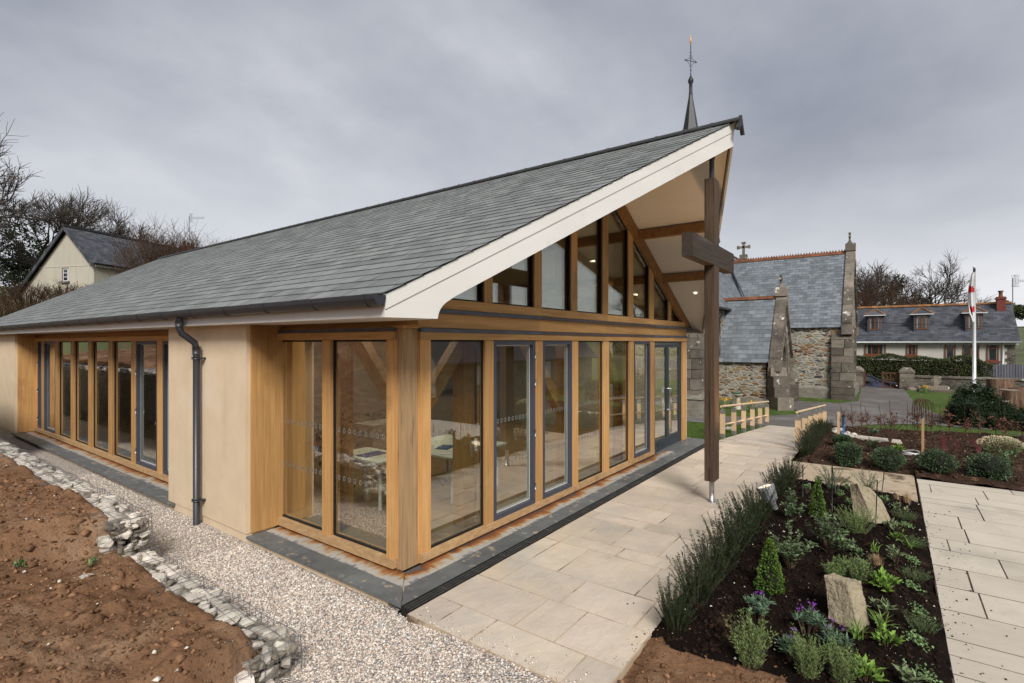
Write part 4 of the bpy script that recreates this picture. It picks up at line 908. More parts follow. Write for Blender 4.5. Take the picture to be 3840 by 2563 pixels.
for s in (1,-1):
    for t in (1,-1):
        q=[]
        for k in range(6):
            a=k/5*PI/2;q.append((x+s*u[0]*(.36-.30*math.sin(a)),y+s*u[1]*(.36-.30*math.sin(a)),zc+t*(.05+.32*(1-math.cos(a)))))
        mb.tube(q,.012,5)
    e=(x+s*u[0]*.45,y+s*u[1]*.45,zc)
    for dz in (-.07,.07): mb.tube([e,(e[0]-s*u[0]*.1,e[1]-s*u[1]*.1,zc+dz)],.012,5)
    for t in (.38,.0): mb.tube([(x,y,zc+t+.1),(x+s*u[0]*.09,y+s*u[1]*.09,zc+t+.16)],.012,5)
    mb.tube([(x+s*u[0]*.02,y+s*u[1]*.02,18.9),(x+s*u[0]*.1,y+s*u[1]*.1,19.05),(x+s*u[0]*.02,y+s*u[1]*.02,19.25)],.012,5)
cp('iron_cross',mb,[m_black],sp)
mb=MB();mb.lathe([(.012,20.7),(.05,20.85),(.062,21.0),(.03,21.2),(.004,21.4)],(x,y,0),8);cp('gilded_tip',mb,[m_gold],sp)
# porch: x 23.3..26.8, y .5..3.2, eaves 1.7, ridge 4.75
px0,px1,py0,pe,pr=23.3,26.9,.52,1.68,4.72;prx=(px0+px1)/2
mb=MB();mb.box(px1-.45,px1,py0+.06,ny0,G-.3,pe+.05);cp('porch_wall',mb,[m_rubA]);mb=MB();mb.box(px0,px0+.45,py0+.06,ny0,G-.3,pe+.05);pw=cp('porch_wall',mb,[m_rubA])
mb=MB();mb.box(px0-.13,px0,py0+.05,ny0,G-.3,-.12);cp('plinth_course',mb,[m_plinth])
# gable wall with pointed doorway
dw=.62;ds=1.25
def arch(w,spring,n=8):
    pts=[];Rr=w*2*1.15
    for k in range(n+1):
        a=k/n*math.acos((Rr-w)/Rr);pts.append((w-Rr+Rr*math.cos(a),spring+Rr*math.sin(a)))
    return pts
ar=arch(dw,ds);top=ar[-1][1]
for s in (1,-1):
    outer=[(prx+s*(px1-prx),G-.3),(prx+s*(px1-prx),pe),(prx,pr-.1)]
    inner=[(prx+s*x,z) for x,z in ar[::-1]]+[(prx+s*dw,G-.3)]
    poly=[(x,py0,z) for x,z in outer+inner]
    mb=MB();mb.prism(poly if s==-1 else poly[::-1],(0,.5,0));cp('porch_gable',mb,[m_granite],pw)
for j,(wid,dy) in enumerate(((.92,-.03),(.78,-.012))):
    a2=arch(wid,ds);a1=arch(wid-.09,ds);mb=MB()
    for s in (1,-1):
        o=[(prx+s*x,z) for x,z in a2];i_=[(prx+s*x,z) for x,z in a1]
        o=[(o[0][0],G)]+o;i_=[(i_[0][0],G)]+i_
        for k in range(len(o)-1):
            q=[o[k],o[k+1],i_[k+1],i_[k]];q=[(x,py0+dy,z) for x,z in q]
            mb.prism(q if s==-1 else q[::-1],(0,.06,0))
    cp('door_moulding',mb,[m_granite],pw)
mb=MB();mb.box(prx-dw,prx+dw,py0+2.2,py0+2.3,G,top);cp('porch_back',mb,[m_gate],pw)
H=math.hypot(prx-px0+.14,pr-pe+.2);S=np.array([prx-px0+.14,0,pr-pe+.2])/H
mb=MB();L_=ny0-py0-.3;slope(mb,(px0-.14,py0+.3,pe-.12),(0,1,0),S,L_,H,seed=21,g=.23,w=.42);slope(mb,(px1+.14,py0+.3,pe-.12),(0,1,0),(-S[0],0,S[2]),L_,H,seed=22,g=.23,w=.42);prf=cp('porch_roof',mb,[m_slateb,m_dark])
mb=MB();y=py0+.3
while y<ny0+.2: mb.prism([(prx-.16,y,pr-.04),(prx+.16,y,pr-.04),(prx+.05,y,pr+.12),(prx-.05,y,pr+.12)],(0,.44,0));y+=.45
cp('ridge_tiles',mb,[m_terra],prf)
coping(px0,px1,prx,pe,pr-.05,py0-.02,.3,pw,wd=.36,up=.2)
def corner_butt():
    mb=MB();z=G-.25;R2=random.Random(5)
    lv=[(-.9,.62),(-.55,.42),(-.3,.3)]
    for z0,z1,ext in ((G-.25,.02,.95),(.02,.45,.66),(.45,.95,.58),(.95,1.35,.34)):
        c=np.array([px0+.1,py0+.15]);d=np.array([-.80,-.60]);n_=np.array([.60,-.80])*.36
        p=c+d*ext
        q=[p-n_,p+n_,c+n_,c-n_]
        mb.prism([(a[0],a[1],z0+.008) for a in q],(0,0,z1-z0-.008))
    return cp('corner_buttress',mb,[m_granite],pw)
corner_butt()
mb=MB();mb.box(px1-.1,px1+.35,py0-.35,py0+.3,G-.25,.35);mb.box(px1-.1,px1+.2,py0-.2,py0+.3,.35,1.1);cp('corner_buttress',mb,[m_granite],pw)
mb=MB();mb.lathe([(.02,0),(.05,.02),(.06,.1),(.03,.16)],(px1-.2,py0-.28,2.0),8);mb.tube([(px1-.2,py0-.02,2.1),(px1-.2,py0-.28,2.1)],.015,5);cp('porch_lamp',mb,[m_black],pw)

# ------------------------------------------------------------------ handrails on the ramp
def railing(name,label,xs,y,base,hand):
    t=empty(name,(xs[0],y,0),label,'handrail','timber handrails beside the ramp')
    for x in xs:
        z=float(base(x));mb=MB();X=x-xs[0];mb.box(X-.028,X+.028,-.06,.06,z+.07,z+.80);o=obj('post',mb,[m_lathe],t)
        mb=MB();mb.box(X-.030,X+.030,-.062,.062,z+.69,z+.802);mb.box(X-.030,X+.030,-.062,.062,z+.068,z+.17);mb.box(X-.018,X+.018,-.018,.018,z,z+.068);mb.box(X-.02,X+.02,-.05,.05,z+.802,z+.808);mb.tube([(X,0,z+.80),(X,0,z+.86)],.008,6);obj('metal_fixing',mb,[m_steel],o)
    z=lambda x:float(base(x))
    ex=[xs[0]-.14]+list(xs)+[xs[-1]+.2]
    mb=MB();mb.tube([(x-xs[0],0,z(x)+.885) for x in ex],.03,12);obj('handrail',mb,[m_lathex],t)
    for a,b in zip(xs,xs[1:]): mb=MB();mb.tube([(a+.028-xs[0],0,z(a)+.40),(b-.028-xs[0],0,z(b)+.40)],.024,10);obj('mid_rail',mb,[m_lathex],t)
    return t
rampz=lambda x:ramp_z(x)
railing('handrail_fence','pale timber handrail on the grass side of the ramp, nearest the hall door',[10.9+1.2*i for i in range(6)],-.15,rampz,0)
railing('handrail_fence','pale timber handrail above the yew row on the planting bed side of the ramp',[10.65+1.2*i for i in range(6)],-1.93,rampz,0)

# ------------------------------------------------------------------ churchyard things
mb=MB();bb=empty('bird_bath',(21.9,1.95,G-.0),'cast stone bird bath with green bowl beside the porch wall','bird bath')
mb.lathe([(.19,0),(.19,.06),(.13,.1),(.12,.16),(.095,.5),(.10,.58),(.16,.64)],(0,0,0),16);obj('pedestal',mb,[m_conc],bb)
mb=MB();mb.lathe([(.05,.62),(.2,.66),(.22,.71),(.18,.71),(.0,.67)],(0,0,0),18);obj('basin',mb,[m_conc],bb)
mb=MB();mb.lathe([(.0,.712),(.13,.712),(.18,.76),(.17,.765),(.0,.72)],(0,0,0),18);obj('bowl',mb,[m_grn],bb)
fl=empty('floodlight',(13.1,.75,-.2),'small black floodlight standing on the lawn by the ramp handrail','floodlight')
mb=MB();mb.prism([(-.10,-.08,.10),(.08,-.1,.08),(.10,-.1,.22),(-.06,-.08,.26)],(0,.17,0));obj('lamp_head',mb,[m_black],fl)
mb=MB();mb.box(-.05,.05,-.12,-.10,0,.17);mb.box(-.05,.05,.08,.1,0,.17);mb.box(-.05,.05,-.12,.1,-.01,.02);obj('bracket',mb,[m_black],fl)
mb=MB();mb.box(-.12,.12,-.07,.07,0,.05);o=obj('plastic_lid',mb,[m_white],loc=(13.9,.42,-.22));tag(o,'small white plastic lid lying on the lawn beside the floodlight','lid')
# boundary wall, pillars, gate
wl=empty('churchyard_wall',(39.5,-4.6,0),'low slaty churchyard wall with pale coping, right of the gate','wall')
mb=MB();mb.box(-.22,.22,-8,-.05,-1.3,.25);obj('masonry',mb,[m_rubB],wl)
mb=MB();
for i in range(8): mb.box(-.3,.3,-8+i,-8+i+.99,.25,.37)
obj('coping',mb,[m_granite],wl)
def pillar(y,label):
    p=empty('gate_pillar',(39.3,y,0),label,'gate pillar','churchyard gate pillars')
    mb=MB()
    for i in range(4):
        mb.box(-.38,.38,-.38,.38,-.7+i*.31,-.7+i*.31+.302)
    obj('shaft',mb,[m_granite],p)
    mb=MB();z=.53;mb.add([(-.42,-.42,z),(.42,-.42,z),(.42,.42,z),(-.42,.42,z),(-.42,-.42,z+.12),(.42,-.42,z+.12),(.42,.42,z+.12),(-.42,.42,z+.12),(-.2,-.2,z+.36),(.2,-.2,z+.36),(.2,.2,z+.36),(-.2,.2,z+.36)],[[0,1,5,4],[1,2,6,5],[2,3,7,6],[3,0,4,7],[4,5,9,8],[5,6,10,9],[6,7,11,10],[7,4,8,11],[8,9,10,11],[3,2,1,0]])
    obj('cap',mb,[m_granite],p)
pillar(-1.78,'square granite gate pillar next to the church buttress');pillar(-4.52,'square granite gate pillar at the end of the slaty wall')
def gate(y0,y1,ang,label):
    g=empty('timber_gate',(39.3,y0,G),label,'gate','churchyard gate leaves',ang);L=y1-y0;s=1 if L>0 else -1;L=abs(L)
    f=lambda y:(-.03,.03,min(y)*s if s>0 else max(y)*s,max(y)*s if s>0 else min(y)*s)
    mb=MB()
    mb.box(-.04,.04,*sorted((0,.10*s)),.0,1.15);mb.box(-.035,.035,*sorted(((L-.09)*s,L*s)),.0,1.12)
    mb.box(-.03,.03,*sorted((.1*s,(L-.09)*s)),1.0,1.09);mb.box(-.03,.03,*sorted((.1*s,(L-.09)*s)),.55,.63);mb.box(-.03,.03,*sorted((.1*s,(L-.09)*s)),.06,.15)
    obj('gate_frame',mb,[m_gate],g)
    mb=MB();mb.beam((0,.1*s,.15),(0,(L-.09)*s,.55),.04,.06,(1,0,0));mb.beam((.001,.1*s,1.0),(.001,(L/2)*s,.63),.03,.05,(1,0,0));mb.beam((.001,(L-.09)*s,1.0),(.001,(L/2)*s,.63),.03,.05,(1,0,0));mb.box(-.02,.02,*sorted(((L/2-.03)*s,(L/2+.03)*s)),.15,1.0)
    for k in (.3,.7): mb.box(-.018,.018,*sorted(((L*k-.02)*s,(L*k+.02)*s)),.63,1.0)
    obj('gate_bracing',mb,[m_gate],g)
gate(-4.12,-3.2,0,'closed brown timber gate leaf with crossed braces beside the right pillar');gate(-2.16,-3.08,1.50,'brown timber gate leaf swung open beside the church side pillar')
mb=MB();mb.lathe([(.28,0),(.26,.12),(.15,.22),(0,.26)],(0,0,0),9,smooth=False);o=obj('boulder',mb,[m_granite],loc=(38.8,-4.75,G-.03));tag(o,'pale rounded stone at the foot of the gate pillar','stone')
# gravestone cross with steps
gr=empty('memorial_cross',(38.3,-5.95,G),'grey stone memorial cross on a stepped base before the churchyard wall','gravestone')
mb=MB();mb.box(-.7,.7,-.85,.85,-.1,.16);mb.box(-.5,.5,-.6,.6,.16,.36);obj('base_step',mb,[m_granite],gr)
mb=MB();mb.box(-.09,.09,-.12,.12,.36,.98);mb.box(-.08,.08,-.26,.26,.62,.80)
k=20
for j in range(k):
    a0,a1=2*PI*j/k,2*PI*(j+1)/k;mb.prism([(-.06,r*math.cos(a),.71+r*math.sin(a)) for r,a in ((.15,a0),(.24,a0),(.24,a1),(.15,a1))],(.12,0,0))
obj('wheel_cross',mb,[m_granite],gr)
# flagpole with limp flag of a red cross on white
fp=empty('flagpole',(38.0,-7.7,-.5),'tall white flagpole with a limp red and white flag in front of the bungalow','flagpole')
mb=MB();mb.tube([(0,0,0),(0,0,3.5),(0,0,7.5)],[.095,.085,.055],14);mb.lathe([(.07,7.5),(.07,7.56),(0,7.6)],(0,0,0),10);obj('mast',mb,[m_whpole],fp)
mb=MB();mb.tube([(-.12,.05,1.2),(-.14,.06,7.4)],.008,4);mb.tube([(.1,-.1,1.0),(.14,.0,7.4)],.006,4);mb.box(-.2,-.05,-.05,.05,7.25,7.4);obj('halyard',mb,[m_cane],fp)
mb=MB();nu,nv=15,25
V=[];
for j in range(nv):
    t=j/(nv-1)
    for i in range(nu):
        s=i/(nu-1);w=.06+.30*math.sin(PI*min(1,t*1.05))**.8*(1 if t<.8 else .75)
        V.append((-.10+.10*math.sin(9*s+2*t)*(.3+t)-.05*s, .02+w*(s-.10)*.9+.05*math.sin(5*s*PI+4*t),7.2-2.95*t-.30*s*math.sin(PI*t)))
F=[];Mt=[]
for j in range(nv-1):
    for i in range(nu-1):
        s=(i+.5)/(nu-1);t=(j+.5)/(nv-1);F.append([j*nu+i,j*nu+i+1,(j+1)*nu+i+1,(j+1)*nu+i]);d=t+.10*s
        Mt.append(1 if (.30<d<.42) or (.70<d<.82 and s<.95) or (s<.10 and .38<t<.7) else 0)
F=np.array(F);Mt=np.array(Mt);mb.add(V,F[Mt==0],0,.5,True);mb.F.append((F[Mt==1],1,np.full((Mt==1).sum(),.5),True))
obj('flag',mb,[m_wh,m_red],fp)
# corrugated fence
cf=MB();y=-8.5;V=[];ys_=np.arange(-8.5,-16,-.035)
for yv in ys_: V+=[(44.3+.022*math.sin(yv*2*PI/.14),yv,-.6),(44.3+.022*math.sin(yv*2*PI/.14),yv,1.03+.02*math.sin(yv*1.7))]
cf.add(V,[[2*i,2*i+1,2*i+3,2*i+2] for i in range(len(ys_)-1)],0,.5,True)
V2=[(v[0]+.012,v[1],v[2]) for v in V];cf.add(V2,[[2*i+2,2*i+3,2*i+1,2*i] for i in range(len(ys_)-1)],0,.5,True)
o=obj('corrugated_fence',cf,[m_corr]);tag(o,'blue grey corrugated metal fence below the bungalow','fence')
# ------------------------------------------------------------------ car on the road
car=empty('parked_car',(41.7,-2.05,-1.22),'dark blue car parked on the road behind the churchyard gate','car',None,-PI/2)
prof=[(-2.2,.32),(-2.28,.62),(-2.15,.92),(-1.75,.98),(-1.05,1.36),(-.2,1.44),(.45,1.36),(1.12,1.0),(1.9,.88),(2.2,.70),(2.28,.45),(2.2,.28)]
mb=MB()
def ring(w,sc1):return [(x,w,.28+(z-.28)*sc1) for x,z in prof]
n=len(prof);cs_=[(-.84,.99,.0),(-.90,.97,0),(-.90,.97,0)]
secs=[]
for w,k in ((-.66,1.0),(-.86,.0),(.86,.0),(.66,1.0)):
    sec=[]
    for x,z in prof:
        zz=z; ww=w
        if z>.95: ww=math.copysign(.62 if abs(w)>.7 else .5,w) if True else w
        elif k==1.0: ww=w
        sec.append((x,ww if k==0 else ww*1.0,zz+(.02 if k==1.0 and z>.6 else 0)))
    secs.append(sec)
V=[p for s in secs for p in s];F=[]
for a in range(3):
    for i in range(n): F.append([a*n+i,a*n+(i+1)%n,(a+1)*n+(i+1)%n,(a+1)*n+i])
mb.add(V,F,0,.5,False);mb.add(secs[0],[list(range(n))],0);mb.add(secs[3],[list(range(n))[::-1]],0)
obj('body',mb,[m_car],car)
for s in (-1,1):
    mb=MB();yy=s*.74
    q=[(-1.45,1.0),(-.95,1.31),(-.25,1.385),(.40,1.31),(.95,1.02)]
    P=[(x,s*(.865-.245*(z-.93)/.42 if z>.93 else .868),z) for x,z in q]
    mb.prism(P if s==-1 else P[::-1],(0,s*.012,0));w=obj('side_window',mb,[m_hglass],car)
    mb=MB();mb.beam((-.1,s*.80,1.0),(-.12,s*.66,1.39),.03,.05);obj('pillar',mb,[m_gasket],w)
    mb=MB();mb.lathe([(0,-.07),(.07,-.06),(.09,0),(.06,.06),(0,.07)],(.85,s*1.0,1.02),8);obj('wing_mirror',mb,[m_car],car)
    mb=MB();mb.prism([(1.95,s*.88,.66),(2.22,s*.7,.60),(2.2,s*.72,.74),(1.9,s*.87,.82)],(0,s*.02,.0));obj('headlight',mb,[m_whpole],car)
    for x in (-1.38,1.42):
        w=MB();k=22
        for r0,r1 in ((.22,.33),):
            for j in range(k):
                a0,a1=2*PI*j/k,2*PI*(j+1)/k;w.prism([(x+r*math.cos(a),s*.70,.33+r*math.sin(a)) for r,a in ((r0,a0),(r1,a0),(r1,a1),(r0,a1))],(0,s*.2,0))
        wo=obj('wheel',w,[m_tyre],car);w=MB()
        for j in range(5): a=2*PI*j/5;w.beam((x,s*.89,.33),(x+.21*math.cos(a),s*.89,.33+.21*math.sin(a)),.05,.03,(0,1,0))
        for j in range(k):
            a0,a1=2*PI*j/k,2*PI*(j+1)/k;w.prism([(x+r*math.cos(a),s*.86,.33+r*math.sin(a)) for r,a in ((.185,a0),(.222,a0),(.222,a1),(.185,a1))],(0,s*.04,0))
        obj('rim',w,[m_rim],wo)
# ------------------------------------------------------------------ bungalow with dormers
bg=empty('dormer_bungalow',(49.3,0,.6),'long pale bungalow with dark slate roof, three dormers and brown window frames','house')
def bp_(name,mb,mats,parent=None): return obj(name,mb,mats,parent or bg)
BH=-.6  # local z = world z - .6
mb=MB();mb.prism([(0,4,-.4),(6.6,4,-.4),(6.6,4,2.0),(3.3,4,4.85),(0,4,2.0)],(0,-15.0,0));bp_('wall',mb,[m_hrend])
mb=MB()
R=random.Random(3)
for i in range(9): mb.box(-.02,.5,-11.06,-10.62+.12*(i%2),-.3+i*.26,-.3+i*.26+.25)
bp_('stone_quoin',mb,[m_rubB])
H=math.hypot(3.7,3.1);S=np.array([3.7,0,3.1])/H;mb=MB();slope(mb,(-.4,-11.3,1.92),(0,1,0),S,15.6,H,seed=31,g=.22,w=.4);slope(mb,(7.0,-11.3,1.92),(0,1,0),(-S[0],0,S[2]),15.6,H,seed=32,g=.22,w=.4);brf=bp_('roof',mb,[m_slated,m_dark])
mb=MB();y=-11.3
while y<4.2: mb.prism([(3.1,y,4.97),(3.5,y,4.97),(3.3,y,5.14)],(0,.44,0));y+=.45
bp_('ridge_tiles',mb,[m_orange],brf)
mb=MB();mb.box(-.12,-.05,-11.2,4.2,1.76,1.92);bp_('fascia',mb,[m_whpole]);mb=MB();mb.tube([(-.44,-11.35,1.93),(-.44,4.2,1.93)],.06,8);mb.tube([(-.44,-10.37,1.9),(-.1,-10.37,1.7),(-.06,-10.37,-.3)],.045,8);bp_('gutter',mb,[m_whpole])
mb=MB();mb.box(2.5,3.1,-10.87,-10.35,3.4,5.5);mb.box(2.45,3.15,-10.92,-10.3,5.3,5.42);chm=bp_('chimney',mb,[m_brick],brf)
mb=MB();mb.lathe([(.15,5.5),(.12,5.65),(.12,5.85),(.17,5.9),(.17,5.98)],(2.8,-10.61,0),10);bp_('chimney_pot',mb,[m_terra],brf)
def bwin(parent,y0,y1,z0,z1,x,lights,door=False,sill=False,transom=False):
    mb=MB();t=.07
    mb.box(x-.05,x+.02,y0,y0+t,z0,z1);mb.box(x-.05,x+.02,y1-t,y1,z0,z1);mb.box(x-.05,x+.02,y0+t,y1-t,z1-t,z1);mb.box(x-.05,x+.02,y0+t,y1-t,z0,z0+t)
    for i in range(1,lights):
        c=y0+(y1-y0)*i/lights;mb.box(x-.05,x+.02,c-t/2-.01,c+t/2+.01,z0+t,z1-t)
    if transom: mb.box(x-.05,x+.02,y0+t,y1-t,z1-.36,z1-.30)
    w=obj('door' if door else 'window',mb,[m_brownf],parent)
    mb=MB();mb.box(x-.01,x+.005,y0+t,y1-t,z0+t,z1-t);obj('pane',mb,[m_hglass],w)
    if parent is bg and door is False or parent is not bg:
        mb=MB()
        for a,b in ((y0+t+.01,y0+t+(y1-y0)*.11),(y1-t-(y1-y0)*.11,y1-t-.01)): mb.box(x-.014,x-.011,a,b,z0+t+.01,z1-t-.01)
        obj('curtain',mb,[m_curt],w)
    return w
for y1,y0,z1,z0,l,tr_ in ((-1.876,-3.325,1.775,.90,3,0),(-4.664,-5.387,1.78,.90,2,0),(-7.048,-7.707,1.78,.45,1,1),(-9.485,-10.161,1.79,.55,1,1)):
    bwin(bg,y0,y1,z0,z1,-.02,l,transom=tr_)
    mb=MB();mb.box(-.12,.0,y0-.08,y1+.08,z0-.16,z0-.01);bp_('brick_sill',mb,[m_brick])
bwin(bg,-9.072,-8.131,-.3,1.786,-.02,2,True)
for yc in (-2.57,-5.67,-8.83):
    z0,z1=2.95,4.2
    mb=MB();xf=.55
    mb.prism([(xf,yc-.52,2.55),(xf,yc+.52,2.55),(xf,yc+.52,z1+.05),(xf,yc-.52,z1+.05)],(2.3,0,0));dm=bp_('dormer',mb,[m_slated])
    e0,e1,ya_,yb_,za_,zb_=xf-.22,xf+.42,yc-.70,yc+.70,z1+.02,z1+.54
    mb=MB();mb.add([(e0,ya_,za_),(e0,yb_,za_),(e1,yc,zb_),(xf+2.2,ya_,za_),(xf+2.2,yb_,za_),(xf+2.2,yc,zb_)],[[0,2,1]]);f_=mb.n
    mb.F.append((np.array([[0,3,5,2],[2,5,4,1]]),0,np.array([.4,.6]),False));mb.F.append((np.array([[0,1,4,3]]),0,np.array([.5]),False));obj('dormer_roof',mb,[m_slated],dm)
    mb=MB()
    for s in (1,-1): mb.beam((e0,yc+s*.69,za_+.02),(e1,yc,zb_+.02),.13,.07)
    mb.beam((e1-.05,yc,zb_+.02),(xf+1.7,yc,zb_+.02),.16,.07);obj('dormer_ridge',mb,[m_orange],dm)
    mb=MB();mb.box(e0-.06,e0+.02,yc-.76,yc+.76,z1-.04,z1+.02);obj('dormer_trim',mb,[m_whpole],dm)
    mb=MB();mb.box(xf-.03,xf-.001,yc-.5,yc-.40,2.9,z1-.04);mb.box(xf-.03,xf-.001,yc+.40,yc+.5,2.9,z1-.04);mb.box(xf-.03,xf-.001,yc-.4,yc+.4,2.6,2.97);obj('dormer_cladding',mb,[m_lead],dm)
    bwin(dm,yc-.4,yc+.4,2.98,z1-.05,xf-.02,2)
def aerial(loc,h,d,label,rzv=0):
    a=empty('tv_aerial',loc,label,'aerial','television aerials',rzv)
    mb=MB();mb.tube([(0,0,0),(0,0,h)],.03,6);obj('mast',mb,[m_uplight],a)
    mb=MB();mb.tube([(-.1,0,h-.22),(d,0,h-.22)],.022,5)
    for i in range(9): x=.45+(d-.5)*i/8;mb.tube([(x,0,h-.36),(x,0,h-.08)],.012,4)
    for s in (-1,1):
        for k in range(4): z=h-.22+s*(.12+.10*k);mb.tube([(.22-.02*k,-.3,z),(.22-.02*k,.3,z)],.012,4)
        mb.tube([(.22,0,h-.22),(.15,0,h-.22+s*.45)],.014,4);mb.tube([(.1,0,h-.22+s*.45),(.55,0,h-.22+s*.45)],.012,4)
    obj('antenna',mb,[m_uplight],a)
aerial((52.5,-11.35,2.6),4.95,1.9,'television aerial on a pole behind the bungalow chimney',math.radians(36.3-90))
mb=MB();p=[(46,12,5.0)]
def wire(name,a,b,sag,r,label,n=14):
    mb=MB();mb.tube([(a[0]+(b[0]-a[0])*t,a[1]+(b[1]-a[1])*t,a[2]+(b[2]-a[2])*t-sag*4*t*(1-t)) for t in np.linspace(0,1,n)],r,4);o=obj(name,mb,[m_black]);tag(o,label,'cable')
wire('overhead_cable',(46.2,6,4.9),(45.2,-22,3.2),.35,.018,'black overhead cable crossing in front of the bungalow roof')

# ------------------------------------------------------------------ cream house on the hill (left)
A_=np.array([10.1,54.0]);B_=np.array([19.0,57.7]);ax=B_-A_;Ln_=np.linalg.norm(ax);ang=math.atan2(ax[1],ax[0])
hs=empty('cream_house',(A_[0],A_[1],0),'cream rendered house with steep slate roof on the hill behind the hall','house',None,ang)
# local: x along the ridge, y to the left (away), gable in the plane x=0
AZ=12.55;yl,zl=5.6,6.9;yr,zr=-3.05,9.3
def hp(name,mb,mats,parent=None):return obj(name,mb,mats,parent or hs)
mb=MB();mb.prism([(0,yl-.25,4.0),(0,yr+.2,4.0),(0,yr+.2,zr+.05),(0,0,AZ-.22),(0,yl-.25,zl+.1)],(16,0,0));hp('wall',mb,[m_cream])
mb=MB();mb.box(-.03,-.001,yr+.2,3.3,9.12,9.18);hp('string_course',mb,[m_hrend])
H=math.hypot(-yr,AZ-zr);S=np.array([0,-yr,AZ-zr])/H;mb=MB();slope(mb,(-.35,yr-.05,zr),(1,0,0),S,16.6,H+.05,seed=41,g=.24,w=.42)
H=math.hypot(yl,AZ-zl);S2=np.array([0,-yl,AZ-zl])/H;slope(mb,(-.35,yl+.05,zl),(1,0,0),S2,16.6,H,seed=42,g=.24,w=.42);hrf=hp('roof',mb,[m_slated,m_dark])
mb=MB()
for ys_,zs_ in ((yr-.05,zr),(yl+.05,zl)):
    n=11
    for i in range(n):
        t0,t1=i/n,(i+1)/n-.004
        p=lambda t,d:(-.42,ys_*(1-t),zs_+(AZ+.04-zs_)*t-d)
        q=[p(t0,.0),p(t1,.0),p(t1,.34),p(t0,.34)]
        mb.prism(q if ys_>0 else q[::-1],(.09,0,0))
hp('verge_slates',mb,[m_slated])
mb=MB();mb.beam((-.45,0,AZ+.08),(16.2,0,AZ+.08),.34,.16);hp('ridge_tiles',mb,[m_ridge],hrf)
mb=MB();mb.box(0,16,yr+.02,yr+.08,zr-.28,zr-.06);hp('fascia',mb,[m_white]);mb=MB();mb.tube([(-.2,yr-.12,zr-.02),(16.2,yr-.12,zr-.02)],.07,8);mb.tube([(2.9,yr-.12,zr-.05),(2.9,yr+.12,zr-.45),(2.9,yr+.12,zr-2.5)],.055,8);hp('gutter',mb,[m_black])
mb=MB();wz0,wz1=7.85,8.95;mb.box(-.05,.03,-.05,.0,wz0,wz1)
mb=MB();y0,y1=-.02,.58
mb.box(-.04,.0,y0,y0+.07,wz0,wz1);mb.box(-.04,.0,y1-.07,y1,wz0,wz1);mb.box(-.04,.0,y0,y1,wz1-.07,wz1);mb.box(-.04,.0,y0,y1,wz0,wz0+.07);mb.box(-.04,0,y0,y1,wz0+.35,wz0+.40);mb.box(-.04,0,y0,y1,wz0+.7,wz0+.75);w=hp('window',mb,[m_whpole])
mb=MB();mb.box(-.02,-.005,y0+.07,y1-.07,wz0+.07,wz1-.07);obj('pane',mb,[m_hglass],w);mb=MB();mb.box(-.16,.0,y0-.15,y1+.15,wz0-.16,wz0-.02);obj('sill',mb,[m_rubB],w);mb=MB();mb.box(-.05,0,y1,y1+.09,wz0,wz1+.05);mb.box(-.05,0,y0,y1+.09,wz1+.0,wz1+.07);obj('reveal',mb,[m_gate],w)
mb=MB();mb.box(4.6,5.6,yr+.17,yr+.2,zr-1.6,zr-.3);hp('window',mb,[m_hglass])
mb=MB();mb.box(11.5,13.2,-.35,.35,AZ-.6,AZ+.55);hp('chimney',mb,[m_brick],hrf)
for x in (11.8,12.35,12.9): mb=MB();mb.lathe([(.16,0),(.13,.35),(.17,.42)],(x,0,AZ+.55),8);hp('chimney_pot',mb,[m_terra],hrf)
aerial((21.1,57.5,12.1),4.1,1.6,'television aerial on the chimney of the cream house',math.radians(36.3-90))
# ------------------------------------------------------------------ plants
def rdir(n,up=.3,spread=1.):
    d=rng.normal(0,spread,(n,3));d[:,2]=np.abs(d[:,2])*.6+up;return d/np.linalg.norm(d,axis=1)[:,None]
def stems_bush(nst,h,r0,r1,lean,needles,nl,nw,cone=.5,curve=.2,stemr=.003,tip=1.0,hvar=.35,start=.12,bend=0):
    """many upright stems carrying needle leaves (material 0), stem material 1"""
    mb=MB()
    for i in range(nst):
        a=rng.uniform(0,2*PI);rr=r0*math.sqrt(rng.random());hh=h*rng.uniform(1-hvar,1)
        b=np.array([rr*math.cos(a),rr*math.sin(a),-.02]);out=np.array([math.cos(a),math.sin(a),0])*(r1*(rr/r0+.15)*rng.uniform(.5,1.1))
        m=b+out*.35+np.array([0,0,hh*.55]);e=b+out*(1+lean*rng.random())+np.array([rng.normal(0,.02)+bend,rng.normal(0,.02),hh])
        t=np.linspace(0,1,5)[:,None];P=(1-t)**2*b+2*t*(1-t)*m+t*t*e
        mb.tube(P,np.linspace(stemr,stemr*.4,5),3,1,cap=False)
        n=needles;tt=rng.uniform(start,1,n)[:,None]**.9
        Q=(1-tt)**2*b+2*tt*(1-tt)*m+tt*tt*e;T=2*(1-tt)*(m-b)+2*tt*(e-m);T/=np.linalg.norm(T,axis=1)[:,None]
        D=rng.normal(size=(n,3));D-=T*(D*T).sum(1)[:,None];D/=np.linalg.norm(D,axis=1)[:,None];D=D*cone+T*(1-cone)+np.array([0,0,.1])
        mb.leaves(Q,D,rng.normal(size=(n,3)),nl*rng.uniform(.6,1.1,n)*(1-.35*(1-tip)*tt[:,0]),nw,0)
    return mb
